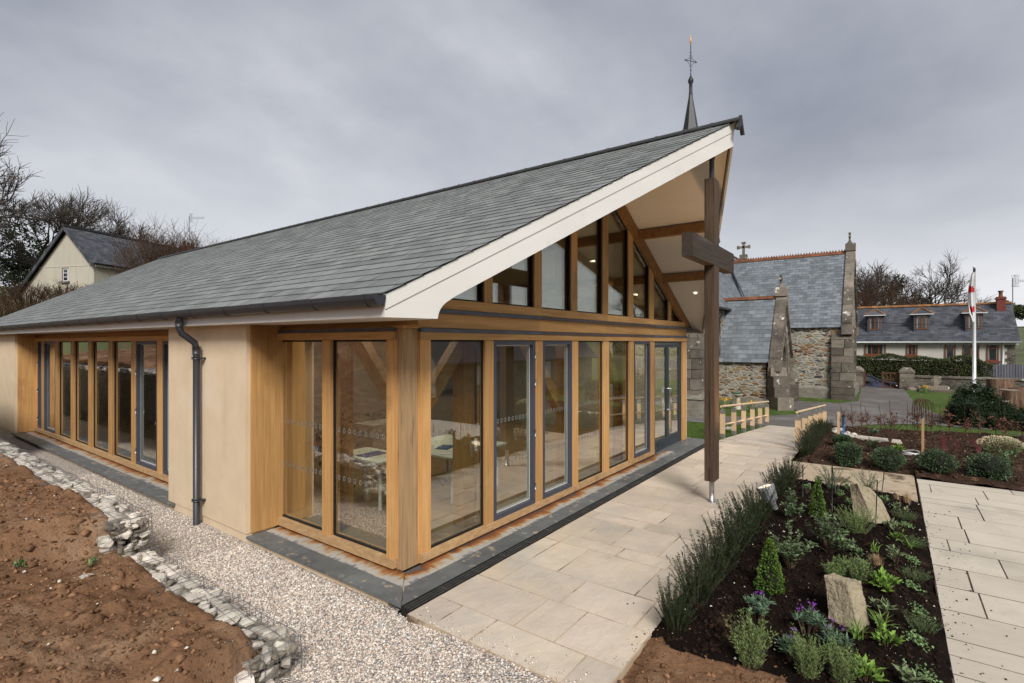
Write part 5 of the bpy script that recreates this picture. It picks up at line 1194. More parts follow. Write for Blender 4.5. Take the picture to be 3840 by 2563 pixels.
def blob(h,rx,rz_,cz,n,lw,ll,core=.8,shape=None,up=.2,jit=.06):
    mb=MB();d=rng.normal(size=(n,3));d/=np.linalg.norm(d,axis=1)[:,None]
    k=1-jit+jit*2*rng.random(n)-.10*(rng.random(n)<.35)
    if shape is None: P=d*np.array([rx,rx,rz_])*k[:,None];P[:,2]+=cz
    else: P=shape(n,k);d=np.stack([P[:,0],P[:,1],P[:,2]*0+.05],1)
    P[:,2]=np.maximum(P[:,2],.01)
    D=d/ (np.linalg.norm(d,axis=1)[:,None]+1e-9)+rng.normal(0,.55,(n,3));D[:,2]+=up
    mb.leaves(P,D,rng.normal(size=(n,3)),ll*rng.uniform(.7,1.2,n),lw*rng.uniform(.8,1.2,n),0)
    return mb
def ball_mesh(w,h,n=2600):
    mb=blob(h,w/2,h/2,h*.5,n,.019,.028,jit=.11);q=mb.V[-1];ph=rng.uniform(0,6,3);q+=((q-np.array([0,0,h*.5]))*(.10*np.sin(q[:,0]*17+ph[0])*np.cos(q[:,1]*15+ph[1])+.08*np.sin(q[:,2]*19+ph[2]))[:,None]);[mb.tube([(0,0,h*.5),tuple(np.array([0,0,h*.5])+d_*np.array([w*.56,w*.56,h*.58]))],.0025,3,1,cap=False) for d_ in rdir(14,.3)]
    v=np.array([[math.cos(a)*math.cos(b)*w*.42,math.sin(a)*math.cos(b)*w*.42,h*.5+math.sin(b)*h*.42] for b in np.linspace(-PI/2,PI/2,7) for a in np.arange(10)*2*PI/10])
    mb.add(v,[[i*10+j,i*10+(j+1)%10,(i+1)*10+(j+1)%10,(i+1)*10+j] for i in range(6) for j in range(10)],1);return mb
def plant(name,me,mats,x,y,z,label,cat,group=None,s=1,rz=None):
    o=obj(name,me,mats,loc=(x,y,z));o.rotation_euler=(0,0,rng.uniform(0,6.28) if rz is None else rz);o.scale=(s,)*3 if np.isscalar(s) else s
    return tag(o,label,cat,group)
nz=lambda x,y:float(NB(np.array([x]),np.array([y]))[0])
fz=lambda x,y:float(fbz(np.array([x]),np.array([y]))[0])
# near yew hedge
yews=[stems_bush(80,.62,.15,.20,.30,105,.028,.0085,cone=.62,stemr=.0032,hvar=.62,start=.06).data('yew_foliage',[m_yew,m_stem]) for _ in range(3)]
YW=[(1.10,-2.23,.70,'yew plant at the near front corner of the bed, first of the row'),(1.62,-2.25,.74,'second yew plant from the near end of the row, level with the purple wallflower'),(2.15,-2.24,.80,'third yew plant of the row, beside the near box cone'),(2.70,-2.25,.82,'fourth yew plant of the row, tall and leaning over the paving'),(3.25,-2.24,.86,'fifth yew plant of the row, beside the grey green viburnum'),(3.80,-2.25,.84,'sixth yew plant of the row, two places before the garden uplight'),(4.38,-2.25,.80,'seventh yew plant of the row, touching the garden uplight'),(5.75,-2.27,.76,'yew plant just beyond the garden uplight'),(6.35,-2.28,.78,'yew plant second beyond the garden uplight'),(6.85,-2.30,.78,'last yew plant of the near row, at the far corner of the bed')]
for i,(x,y,s,l) in enumerate(YW): plant('yew_plant',yews[i%3],None,x,y,nz(x,y)-.01,'dark '+l,'shrub','yew plants along the paving edge',s=(s*rng.uniform(.78,.95),s*rng.uniform(.8,.95),s*rng.uniform(.9,1.08)))
# row of low yew below the rail
for i in range(8):
    x=9.55+.52*i;plant('yew_plant',yews[(i+1)%3],None,x,-2.22,fz(x,-2.3)-.02,['low yew plant at the near foot of the right handrail','low yew plant second under the right handrail','low yew plant third under the right handrail','low yew plant fourth under the right handrail','low yew plant fifth under the right handrail','low yew plant sixth under the right handrail','low yew plant seventh under the right handrail','low yew plant at the far end under the right handrail'][i],'shrub','low yew plants below the right handrail',s=(.78,.66,.70))
# box cones
def cone_shape(w,h):
    def f(n,k):
        t=rng.random(n)**1.5;a=rng.uniform(0,2*PI,n);r=(w/2)*(1-t**1.25)**.85*(1-.17*np.abs(np.sin(t*11+a*.5)))*k+.012
        return np.stack([r*np.cos(a),r*np.sin(a),.02+t*h],1)
    return f
for nm,x,y,w,h,n,l in (('a',2.27,-2.77,.235,.48,2300,'bright green clipped box cone standing on the dark mulch nearer the camera'),('b',5.02,-2.90,.19,.48,1700,'slim bright green box cone beyond the viburnums')):
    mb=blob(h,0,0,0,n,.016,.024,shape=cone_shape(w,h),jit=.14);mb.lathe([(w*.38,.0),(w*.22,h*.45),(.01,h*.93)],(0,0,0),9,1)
    plant('box_cone',mb,[m_box,m_core],x,y,nz(x,y),l,'topiary','clipped box cones')
# box balls in the far bed
for x,y,w,h,l in ((9.22,-3.01,.46,.43,'dark green box ball nearest the paving ramp'),(8.98+.2,-3.68,.50,.42,'dark green box ball second from the ramp'),(9.25,-4.42,.56,.42,'dark green box ball in front of the weeping tree'),(9.35,-5.15,.60,.45,'largest dark green box ball, below the cream heather'),(10.8,-2.82,.36,.26,'small box ball half hidden behind the first box ball')):
    plant('box_ball',ball_mesh(w,h),[m_boxd,m_core],x,y,fz(x,y)-.02,l,'topiary','box balls in the far bed')
# lavender / rosemary
def lav(h,r,nst,nd=44,m=m_lav,nl=.036,nw=.0055): return stems_bush(nst,h,r*.55,r*.75,.3,nd,nl,nw,cone=.55,stemr=.0016,hvar=.4,start=.05).data('lavender_foliage',[m,m_stem])
L_a=lav(.45,.13,60);L_b=lav(.28,.10,34);L_c=lav(.34,.2,90,40,nl=.026)
for me,x,y,s,l in ((L_a,.93,-2.87,.92,'large grey green lavender bush at the near end of the bed'),(L_a,1.0,-3.24,.78,'grey green lavender between the purple wallflowers at the bottom edge'),(L_a,1.05,-3.45,.74,'grey green lavender behind the bright sage at the bottom edge'),(L_b,2.90,-3.26,.82,'lavender tuft at the left behind the front stone'),(L_b,3.07,-3.34,.8,'middle lavender tuft behind the front stone'),(L_b,2.98,-3.47,1.05,'taller lavender tuft at the right behind the front stone'),(L_c,4.62,-3.37,1.0,'rounded grey green lavender in front of the back stone')): plant('lavender',me,None,x,y,nz(x,y)-.01,l,'shrub','lavender bushes in the near bed',s=s)
L_r=stems_bush(24,.42,.07,.24,.5,60,.03,.0075,cone=.6,stemr=.0022,hvar=.5).data('rosemary_foliage',[m_ros,m_stem])
for x,y,s,l in ((6.72,-2.93,1.0,'open grey rosemary beside the tall cane, nearer the yew row'),(7.02,-3.42,.85,'open grey rosemary behind the back stone')): plant('rosemary',L_r,None,x,y,nz(min(x,7.0),y)-.01,l,'shrub','rosemary bushes at the far end of the near bed',s=s)
# viburnum shrubs
def vib(h,w,nb=26,per=26):
    mb=MB()
    for i in range(nb):
        a=rng.uniform(0,2*PI);el=rng.uniform(.25,1);r=w/2*math.sqrt(rng.random())*1.05;e=np.array([r*math.cos(a),r*math.sin(a),h*rng.uniform(.38,1)*(1-.35*(r/(w/2))**2)])
        b=np.array([.02*math.cos(a),.02*math.sin(a),0]);m=b*.5+e*.4+np.array([0,0,.12*h]);t=np.linspace(0,1,5)[:,None];P=(1-t)**2*b+2*t*(1-t)*m+t*t*e
        mb.tube(P,np.linspace(.006,.002,5),4,1,cap=False)
        n=per;tt=1-rng.random(n)[:,None]**1.6*.55;Q=(1-tt)**2*b+2*tt*(1-tt)*m+tt*tt*e+rng.normal(0,.012,(n,3))
        D=rng.normal(size=(n,3));D[:,2]=np.abs(D[:,2])*.4+.15
        mb.leaves(Q,D,np.array([0,0,1.])+rng.normal(0,.35,(n,3)),rng.uniform(.035,.06,n),rng.uniform(.017,.026,n),0)
    return mb
for x,y,h,w,nb,l in ((2.99,-2.85,.54,.42,26,'grey green viburnum on bare woody stems behind the near box cone'),(3.60,-3.16,.47,.50,30,'broad grey green viburnum in the middle of the bed'),(4.60,-2.66,.40,.36,18,'purple tinged viburnum beside the garden uplight'),(3.78,-3.40,.13,.14,6,'small viburnum sprig at the right of the broad viburnum')): plant('viburnum',vib(h,w,nb),[m_vib,m_stem],x,y,nz(x,y)-.01,l,'shrub','viburnum shrubs in the near bed')
# wallflowers with purple flowers
def rosette(h,w,nr=14,per=22,L=.075,W=.011):
    mb=MB()
    for i in range(nr):
        a=rng.uniform(0,2*PI);r=w/2*math.sqrt(rng.random())*.75;c=np.array([r*math.cos(a),r*math.sin(a),h*rng.uniform(.35,.8)])
        mb.tube([(c[0]*.4,c[1]*.4,-.01),c],.004,4,1,cap=False)
        n=per;D=rdir(n,.15,1.);mb.leaves(c+rng.normal(0,.008,(n,3)),D,np.array([0,0,1.])+rng.normal(0,.3,(n,3)),L*rng.uniform(.6,1.1,n),W,0)
    return mb
for x,y,w,h,l,fl_ in ((1.64,-2.79,.27,.20,'purple wallflower behind the large lavender, with few buds',3),(1.62,-3.17,.28,.21,'purple wallflower with most open flowers, left of the front stone',6),(1.47,-3.38,.22,.19,'purple wallflower with trailing stems in front of the front stone',3),(1.14,-3.12,.17,.19,'purple wallflower partly behind the bottom lavender',2)):
    p=plant('wallflower',rosette(h,w),[m_ery,m_stem],x,y,nz(x,y)-.01,l,'flower','purple wallflowers in the near bed')
    for k in range(fl_):
        mb=MB();a=rng.uniform(0,2*PI);r=w*.3*rng.random();c=np.array([r*math.cos(a),r*math.sin(a),h*rng.uniform(1.0,1.35)]);mb.tube([(c[0]*.6,c[1]*.6,h*.5),c],.0025,4,1,cap=False)
        n=11;mb.leaves(c+rng.normal(0,.010,(n,3))*np.array([1,1,.6]),rng.normal(size=(n,3)),rng.normal(size=(n,3)),.013,.010,0);obj('flower_head',mb,[m_purple,m_stem],p)
# sages
def sage(h,w,n,L,W,tilt=.35):
    mb=MB();k=max(4,n//9)
    for i in range(k):
        a=rng.uniform(0,2*PI);r=w/2*math.sqrt(rng.random())*.7;c=np.array([r*math.cos(a),r*math.sin(a),h*rng.uniform(.35,.9)*(1-.4*r/(w/2))]);mb.tube([(c[0]*.3,c[1]*.3,-.01),c],.004,4,1,cap=False)
        m=9;D=rdir(m,tilt,1.);D[:,:2]+=np.array([math.cos(a),math.sin(a)])*.35;mb.leaves(c+rng.normal(0,.012,(m,3)),D,np.array([0,0,1.])+rng.normal(0,.25,(m,3)),L*rng.uniform(.6,1.15,m),W*rng.uniform(.8,1.15,m),0,fold=.2)
    return mb
for x,y,w,h,n,L,W_,m_,l in ((2.90,-3.68,.27,.18,150,.085,.032,m_sage,'bright green sage right of the front stone'),(1.16,-3.58,.27,.15,150,.08,.034,m_sage,'bright green sage at the bottom edge of the bed'),(1.30,-3.80,.2,.12,70,.085,.036,m_sageg,'pale grey sage at the bottom edge, right of the bright sage'),(2.36,-3.68,.22,.13,60,.075,.03,m_sageg,'pale grey sage in front of the bright sage'),(1.80,-3.70,.22,.12,90,.06,.026,m_sage,'low green sage below the day lilies'),(3.72,-3.77,.19,.20,60,.08,.028,m_sageg,'upright pale sage behind the brown grass tuft'),(4.97,-3.78,.2,.17,60,.07,.026,m_sageg,'upright pale sage in front of the back stone'),(4.54,-3.78,.17,.13,60,.06,.02,m_sage,'yellow green herb clump between two pale sages'),(6.0,-3.83,.22,.10,70,.06,.03,m_sageg,'pale leafy clump beside the back stone at the patio edge'),(5.05,-3.72,.14,.10,50,.05,.02,m_creep,'small green clump beside the back stone foot')): plant('sage',sage(h,w,n,L,W_),[m_,m_stem],x,y,nz(x,y)-.005,l,'herb','sage clumps in the near bed')
def blades(n,L,W,spread=.5,arch=.6,r=.02,mats=0):
    mb=MB()
    for i in range(n):
        a=rng.uniform(0,2*PI);c=np.array([rng.normal(0,r),rng.normal(0,r),-.01]);o=np.array([math.cos(a),math.sin(a),0]);l=L*rng.uniform(.6,1.1);s=spread*rng.uniform(.3,1.2);k=5
        P=[c+o*l*s*(t**1.5)+np.array([0,0,l*(t-arch*s*t**2.4)]) for t in np.linspace(0,1,k)];sd=np.cross(o,[0,0,1.]);ww=W*np.array([.7,1,.9,.6,.05])
        V=[];[V.extend([p-sd*w/2,p+sd*w/2]) for p,w in zip(P,ww)];mb.add(V,[[2*j,2*j+1,2*j+3,2*j+2] for j in range(k-1)],0,rng.random())
    return mb
for x,y,n,L,l in ((2.06,-3.67,26,.22,'arching day lily tuft right of the front stone foot'),(1.78,-3.51,22,.20,'arching day lily tuft directly below the front stone'),(4.02,-3.57,18,.17,'upright day lily tuft above the brown grass tuft'),(4.46,-3.91,20,.17,'day lily tuft against the thyme at the patio edge')): plant('day_lily',blades(n,L,.012,.75),[m_blade],x,y,nz(x,y),l,'plant','day lilies in the near bed')
for x,y,n,L,sp,m_,l in ((3.53,-3.61,260,.13,.55,m_straw,'round tuft of brown dried grass in the bed'),(6.70,-3.92,120,.21,.3,m_straw,'taller straw coloured grass tuft by the paving joint'),(6.62,-3.80,70,.12,.3,m_straw,'shorter straw coloured grass tuft by the paving joint')): plant('grass_tuft',blades(n,L,.0025,sp,.3),[m_],x,y,nz(x,y),l,'grass','dry grass tufts in the near bed')
for x,y,w,h,l in ((2.30,-3.94,.20,.15,'largest thyme cushion, nearest along the patio edge'),(3.56,-3.93,.19,.13,'thyme cushion beside the brown grass tuft at the patio edge'),(4.60,-3.95,.19,.14,'thyme cushion behind a day lily at the patio edge'),(5.63,-3.88,.22,.15,'farthest thyme cushion, near the back stone')): plant('thyme',stems_bush(120,h,w*.4,w*.35,.2,26,.011,.005,cone=.7,stemr=.001,hvar=.3,start=.25),[m_thyme,m_stem],x,y,nz(x,y)-.01,l,'herb','thyme cushions along the patio edge')
def creep(w,n):
    mb=MB();x=rng.normal(0,w*.28,n);y=rng.normal(0,w*.13,n);D=rdir(n,.15);mb.leaves(np.stack([x,y,rng.uniform(.01,.05,n)],1),D,np.array([0,0,1.])+rng.normal(0,.3,(n,3)),.026*rng.uniform(.7,1.2,n),.018,0,fold=.2);return mb
for x,y,w,l in ((3.18,-3.90,.24,'creeping leafy mat beside the bright sage'),(2.66,-3.93,.26,'creeping leafy mat just above the largest thyme cushion'),(2.00,-3.90,.22,'creeping leafy mat below the largest thyme cushion'),(1.52,-3.93,.28,'creeping leafy mat at the bottom corner of the patio edge'),(3.95,-3.93,.22,'creeping leafy mat above the thyme beside the brown grass'),(5.27,-3.90,.2,'creeping leafy mat before the farthest thyme cushion')): plant('creeping_plant',creep(w,110),[m_creep],x,y,nz(x,y),l,'plant','creeping plants along the patio edge',rz=.4)
for x,y,w,h,l in ((6.27,-2.61,.18,.18,'fresh green perennial at the foot of the nearest cane in the yew corner'),(6.80,-2.74,.16,.12,'low fresh green perennial left of the rosemary'),(6.70,-3.18,.24,.15,'spreading fresh green perennial between the two rosemary bushes'),(5.85,-3.21,.15,.15,'fresh green perennial left of the back stone'),(6.25,-3.08,.15,.12,'fresh green perennial at the foot of the leaning cane'),(6.25,-3.64,.13,.1,'fresh green perennial behind the back stone foot')): plant('perennial',sage(h,w,80,.06,.02),[m_creep,m_stem],x,y,nz(x,y),l,'plant','fresh green perennials in the near bed')
for x,y,dx,h,l in ((6.00,-2.60,0,.48,'thin dark green cane nearest the yew row'),(5.43,-3.04,0,.66,'tall thin dark green cane beside the far box cone'),(6.51,-3.01,-.07,.62,'leaning thin dark green cane behind the far box cone'),(5.08,-3.56,0.02,.60,'thin dark green cane in front of the back stone'),(6.9,-3.60,.05,.5,'thin dark green cane behind the back stone')):
    mb=MB();mb.tube([(0,0,-.05),(dx,-dx,h)],.0065,6);plant('garden_cane',mb,[m_cane],x,y,nz(x,y),l,'cane','green canes in the near bed',rz=0)
# standing stones
def rock(pts_lo,pts_hi,name,loc,label,mid=None,sub=3):
    mb=MB();n=len(pts_lo);V=[(x,y,z) for x,y,z in pts_lo]+[(x,y,z) for x,y,z in pts_hi]
    mb.add(V,[list(range(n))[::-1]]);mb.F.append((np.array([list(range(n,2*n))]),0,np.array([.5]),False));mb.F.append((np.array([[i,(i+1)%n,(i+1)%n+n,i+n] for i in range(n)]),0,np.full(n,.5),False))
    o=obj(name,mb,[m_rock],loc=loc);tag(o,label,'stone','upright stones in the near bed')
    s=o.modifiers.new('s','SUBSURF');s.subdivision_type='SIMPLE';s.levels=s.render_levels=5
    b=o.modifiers.new('sm','SMOOTH');b.factor=.5;b.iterations=5
    for nm,sz,st in (('n1',.12,.035),('n2',.03,.010)):
        t=bpy.data.textures.new(nm+label[:6],'CLOUDS');t.noise_scale=sz;t.noise_depth=3;d=o.modifiers.new(nm,'DISPLACE');d.texture=t;d.strength=st;d.texture_coords='LOCAL'
    return o
# front stone: leaning slab; back stone: larger wedge
rock([(-.10,.13,-.05),(-.16,-.12,-.05),(.03,-.17,-.05),(.17,-.14,-.05),(.12,.10,-.05)],[(.02,.17,.37),(-.05,.0,.38),(.06,-.10,.385),(.17,-.05,.33),(.16,.12,.36)],'boulder',(2.06,-3.42,nz(2.06,-3.42)-.02),'upright pale granite stone nearer the camera in the dark mulch')
rock([(-.12,.20,-.06),(-.18,-.05,-.06),(-.06,-.24,-.06),(.13,-.22,-.06),(.2,.1,-.06)],[(.20,.27,.40),(.09,.18,.45),(.09,.02,.41),(.13,-.11,.25),(.25,.11,.36)],'boulder',(5.32,-3.52,nz(5.32,-3.52)),'larger leaning granite stone at the far end of the near bed')
# uplight
up=empty('garden_uplight',(5.05,-2.36,nz(5.05,-2.36)),'grey ribbed garden uplight glowing beside the yew row, aimed at the cross','garden light')
up.rotation_euler=(math.radians(-22),math.radians(-6),0)
mb=MB();mb.lathe([(.045,.0),(.05,.10),(.08,.13),(.115,.28),(.12,.36),(.112,.36),(.105,.335)],(0,0,0),18)
for i in range(18): a=2*PI*i/18;mb.beam((.085*math.cos(a),.085*math.sin(a),.14),(.122*math.cos(a),.122*math.sin(a),.35),.008,.02,(math.cos(a),math.sin(a),0))
obj('lamp_body',mb,[m_uplight],up)
mb=MB();mb.add([(.106*math.cos(2*PI*i/20),.106*math.sin(2*PI*i/20),.338) for i in range(20)],[list(range(20))]);obj('lens',mb,[m_spotl],up)
# far bed things
mb=MB();mb.box(-.035,.035,-.03,.03,-.2,.62);o=obj('timber_stake',mb,[m_lathe],loc=(12.1,-2.65,fz(12.1,-2.65)));tag(o,'pale square timber stake by the paving slab in the far bed','stake')
mb=MB();mb.tube([(0,0,-.1),(0,0,.50)],.022,10);sp_=obj('water_pipe',mb,[m_blue],loc=(12.02,-2.76,fz(12.1,-2.7)));tag(sp_,'bright blue upright water pipe beside the timber stake','pipe');mb=MB();mb.tube([(0,0,.50),(0,0,.56)],.034,10);obj('pipe_cap',mb,[m_black],sp_)
mb=MB();mb.prism([(11.55,-3.93,.075),(12.1,-3.9,.075),(12.35,-2.75,.075),(11.95,-2.72,.075)],(0,0,.05));o=obj('stone_slab',mb,[m_flagr],loc=(0,0,.06));tag(o,'pale sandstone slab lying in the far bed beside the blue pipe','slab')
wt=empty('weeping_tree',(10.42,-4.25,fz(10.42,-4.25)),'small weeping tree with bare drooping dark twigs tied to a stake','tree')
mb=MB();mb.tube([(.05,0,0),(.04,0,.5),(.05,.02,1.0),(.03,0,1.15)],[.018,.016,.014,.012],6);obj('trunk',mb,[m_bark],wt)
mb=MB();mb.box(-.04,.0,-.025,.02,-.1,.78);obj('stake',mb,[m_oakold],wt)
mb=MB()
for i in range(24):
    a=rng.uniform(0,2*PI);r=rng.uniform(.05,.19);h=rng.uniform(.25,.8);e=np.array([math.cos(a)*r,math.sin(a)*r,0]);q=[(.03,0,1.13),tuple(np.array([.03,0,1.18])+e*.5),tuple(np.array([.03,0,1.10])+e),tuple(np.array([.03,0,1.1-h*.5])+e*1.12),tuple(np.array([.03,0,1.1-h])+e*1.08)];mb.tube(q,[.007,.007,.006,.005,.003],4)
obj('crown',mb,[m_twigr],wt)
for x,y,s,l in ((11.3,-4.65,1.0,'red stemmed dogwood nearest the weeping tree'),(11.55,-4.88,.9,'red stemmed dogwood in the middle of the three'),(11.25,-5.2,1.0,'red stemmed dogwood beside the cream heather')):
    mb=MB()
    for i in range(11): a=rng.uniform(0,2*PI);r=rng.uniform(.03,.16);mb.tube([(rng.normal(0,.015),rng.normal(0,.015),-.02),(r*.5*math.cos(a),r*.5*math.sin(a),.22),(r*math.cos(a),r*math.sin(a),rng.uniform(.25,.5))],[.0042,.0036,.0024],4)
    plant('dogwood',mb,[m_redst],x,y,fz(x,y),l,'shrub','red dogwoods in the far bed',s=s)
mb=blob(.3,.33,.15,.17,1500,.02,.03);hb=plant('heather',mb,[m_creep,m_core],11.85,-5.62,fz(11.85,-5.62)-.03,'low mound of cream flowered heather in the far bed','shrub')
n=1000;d=rng.normal(size=(n,3));d/=np.linalg.norm(d,axis=1)[:,None];d[:,2]=np.abs(d[:,2]);mb=MB();mb.leaves(d*np.array([.36,.36,.17])*rng.uniform(.9,1.08,(n,1))+np.array([0,0,.17]),d+np.array([0,0,.5]),rng.normal(size=(n,3)),.04,.022);obj('blossom',mb,[m_heath],hb)
for x,y,w,h,n,m_,l in ((10.22,-3.38,.26,.32,150,m_boxd,'dark spiky evergreen between the first two box balls'),(10.45,-3.84,.26,.2,110,m_sage,'bright yellow green shrub behind the second box ball'),(10.45,-5.53,.42,.26,170,m_vib,'grey green shrub behind the largest box ball'),(12.9,-3.35,.26,.28,90,m_ery,'pale variegated shrub beside the stone slab')): plant('evergreen_shrub',sage(h,w,n,.09,.026),[m_,m_stem],x,y,fz(x,y)-.01,l,'shrub','mixed shrubs in the far bed')
mb=MB()
for i in range(20): a=rng.uniform(0,2*PI);r=rng.uniform(.08,.28);mb.tube([(0,0,-.02),(r*.45*math.cos(a),r*.45*math.sin(a),.3),(r*math.cos(a),r*math.sin(a),rng.uniform(.4,.68))],[.006,.004,.002],4)
plant('bare_shrub',mb,[m_twigr],11.6,-3.7,fz(11.6,-3.7),'small bare twiggy shrub standing before the stone slab','shrub')
mb=MB()
for k in range(4): t=np.linspace(0,2*PI,26);mb.tube([((.17-.008*k)*math.cos(a)*1.2,(.17-.008*k)*math.sin(a),.015+.012*k+.01*math.sin(2*a+k)) for a in t],.008,5,cap=False)
o=obj('coiled_hose',mb,[m_white],loc=(10.55,-4.06,fz(10.55,-4.06)));tag(o,'white coil of thin hose lying beside the weeping tree stake','hose')
R=random.Random(8)
sv=[]
for k in range(6):
    mb=MB();v=oc[[0,1,2,3,4,5]]*np.array([R.uniform(.09,.15),R.uniform(.07,.12),R.uniform(.05,.08)]);v=v*np.array([[R.uniform(.75,1.15)]*3 for _ in range(6)]);mb.add(v,of,0)
    me=mb.data('stone',[m_gabion]);sv.append(me)
def shape_rock(mb,sx,sy,sz,seed):
    r2=np.random.default_rng(seed);c=np.array([(x,y,z) for x in (-1,1) for y in (-1,1) for z in (-1,1)],float)*np.array([sx,sy,sz])*r2.uniform(.62,1.1,(8,3))
    return c
def hull(pts):
    import bmesh
    bm=bmesh.new();[bm.verts.new(p) for p in pts];bmesh.ops.convex_hull(bm,input=bm.verts);
    for v in [v for v in bm.verts if not v.link_faces]:bm.verts.remove(v)
    bmesh.ops.bevel(bm,geom=list(bm.edges),offset=.010,segments=2,affect='EDGES',clamp_overlap=True)
    me=bpy.data.meshes.new('stone');bm.to_mesh(me);bm.free();a=me.attributes.new('rnd','FLOAT','FACE');a.data.foreach_set('value',np.full(len(me.polygons),R.random(),np.float32));return me
stones=[]
for k in range(14):
    r2=np.random.default_rng(k+5);p=r2.normal(size=(22,3));p=np.sign(p)*np.abs(p)**.8;p/=np.linalg.norm(p,axis=1)[:,None];p=p*np.array([.12,.085,.06])*r2.uniform(.78,1.12,(22,1));me=hull(p);me.materials.append(m_gabion);stones.append(me)
for i,(x,y) in enumerate(((13.1,-2.5),(13.35,-2.62),(12.75,-2.72),(12.7,-2.95),(13.6,-2.45),(13.0,-2.78))):
    o=obj('loose_stone',stones[i],None,loc=(x,y,fz(x,y)+.06));o.scale=(1.0,)*3;tag(o,['buff stone at the back of the pile beside the blue pipe','buff stone in the middle of the pile beside the blue pipe','buff stone at the left of the pile beside the blue pipe','buff stone at the front right of the pile beside the blue pipe','buff stone at the far end of the pile under the handrail','buff stone resting at the centre front of the pile by the pipe'][i],'stone','pile of buff stones behind the blue pipe')
# beech whips
wh=[(15.3,-2.51,.75,1),(15.6,-2.76,.75,1),(15.7,-3.0,.78,1),(15.75,-3.13,.7,1),(15.75,-3.46,.76,1),(15.75,-3.72,.9,1),(15.8,-4.1,.8,0),(15.8,-4.33,1.0,1),(15.85,-4.66,.9,1),(15.8,-4.86,.78,0),(15.8,-5.05,1.05,1),(15.75,-5.39,.8,1),(15.75,-5.68,.85,1),(15.7,-6.0,.88,1),(15.6,-6.18,.92,1),(15.5,-6.53,.9,1)]
wm=[]
for v_ in range(4):
    mb=MB();h=.9;mb.tube([(0,0,-.03),(.02,.01,h*.5),(.05*(v_-1.5),.04,h)],[.012,.009,.005],5,1)
    for k in range(7):
        z=h*rng.uniform(.12,.7);a=rng.uniform(0,2*PI);L=rng.uniform(.12,.26);q=np.array([[0,0,z],[L*.5*math.cos(a),L*.5*math.sin(a),z+L*.45],[L*math.cos(a),L*math.sin(a),z+L*1.0]]);mb.tube(q,[.006,.005,.003],4,1)
        if v_!=3 or k<2:
            n=12 if z<h*.55 else 3;P=q[0]+(q[2]-q[0])*rng.random((n,1))+rng.normal(0,.02,(n,3));mb.leaves(P,rng.normal(size=(n,3)),rng.normal(size=(n,3)),.068*rng.uniform(.7,1.2,n),.04,0,fold=.3)
    wm.append(mb.data('beech_whip',[m_beech,m_twigr]))
ordn=['first','second','third','fourth','fifth','sixth','seventh','eighth','ninth','tenth','eleventh','twelfth','thirteenth','fourteenth','fifteenth','last']
for i,(x,y,h,lf) in enumerate(wh): plant('beech_whip',wm[i%3 if lf else 3],None,x,y,fz(x,y)-.02,f"{'nearly leafless' if not lf else 'thin'} beech sapling with {'few' if not lf else 'dead brown'} leaves, {ordn[i]} from the ramp along the far bed edge",'sapling','beech saplings along the back of the far bed',s=h/.9)

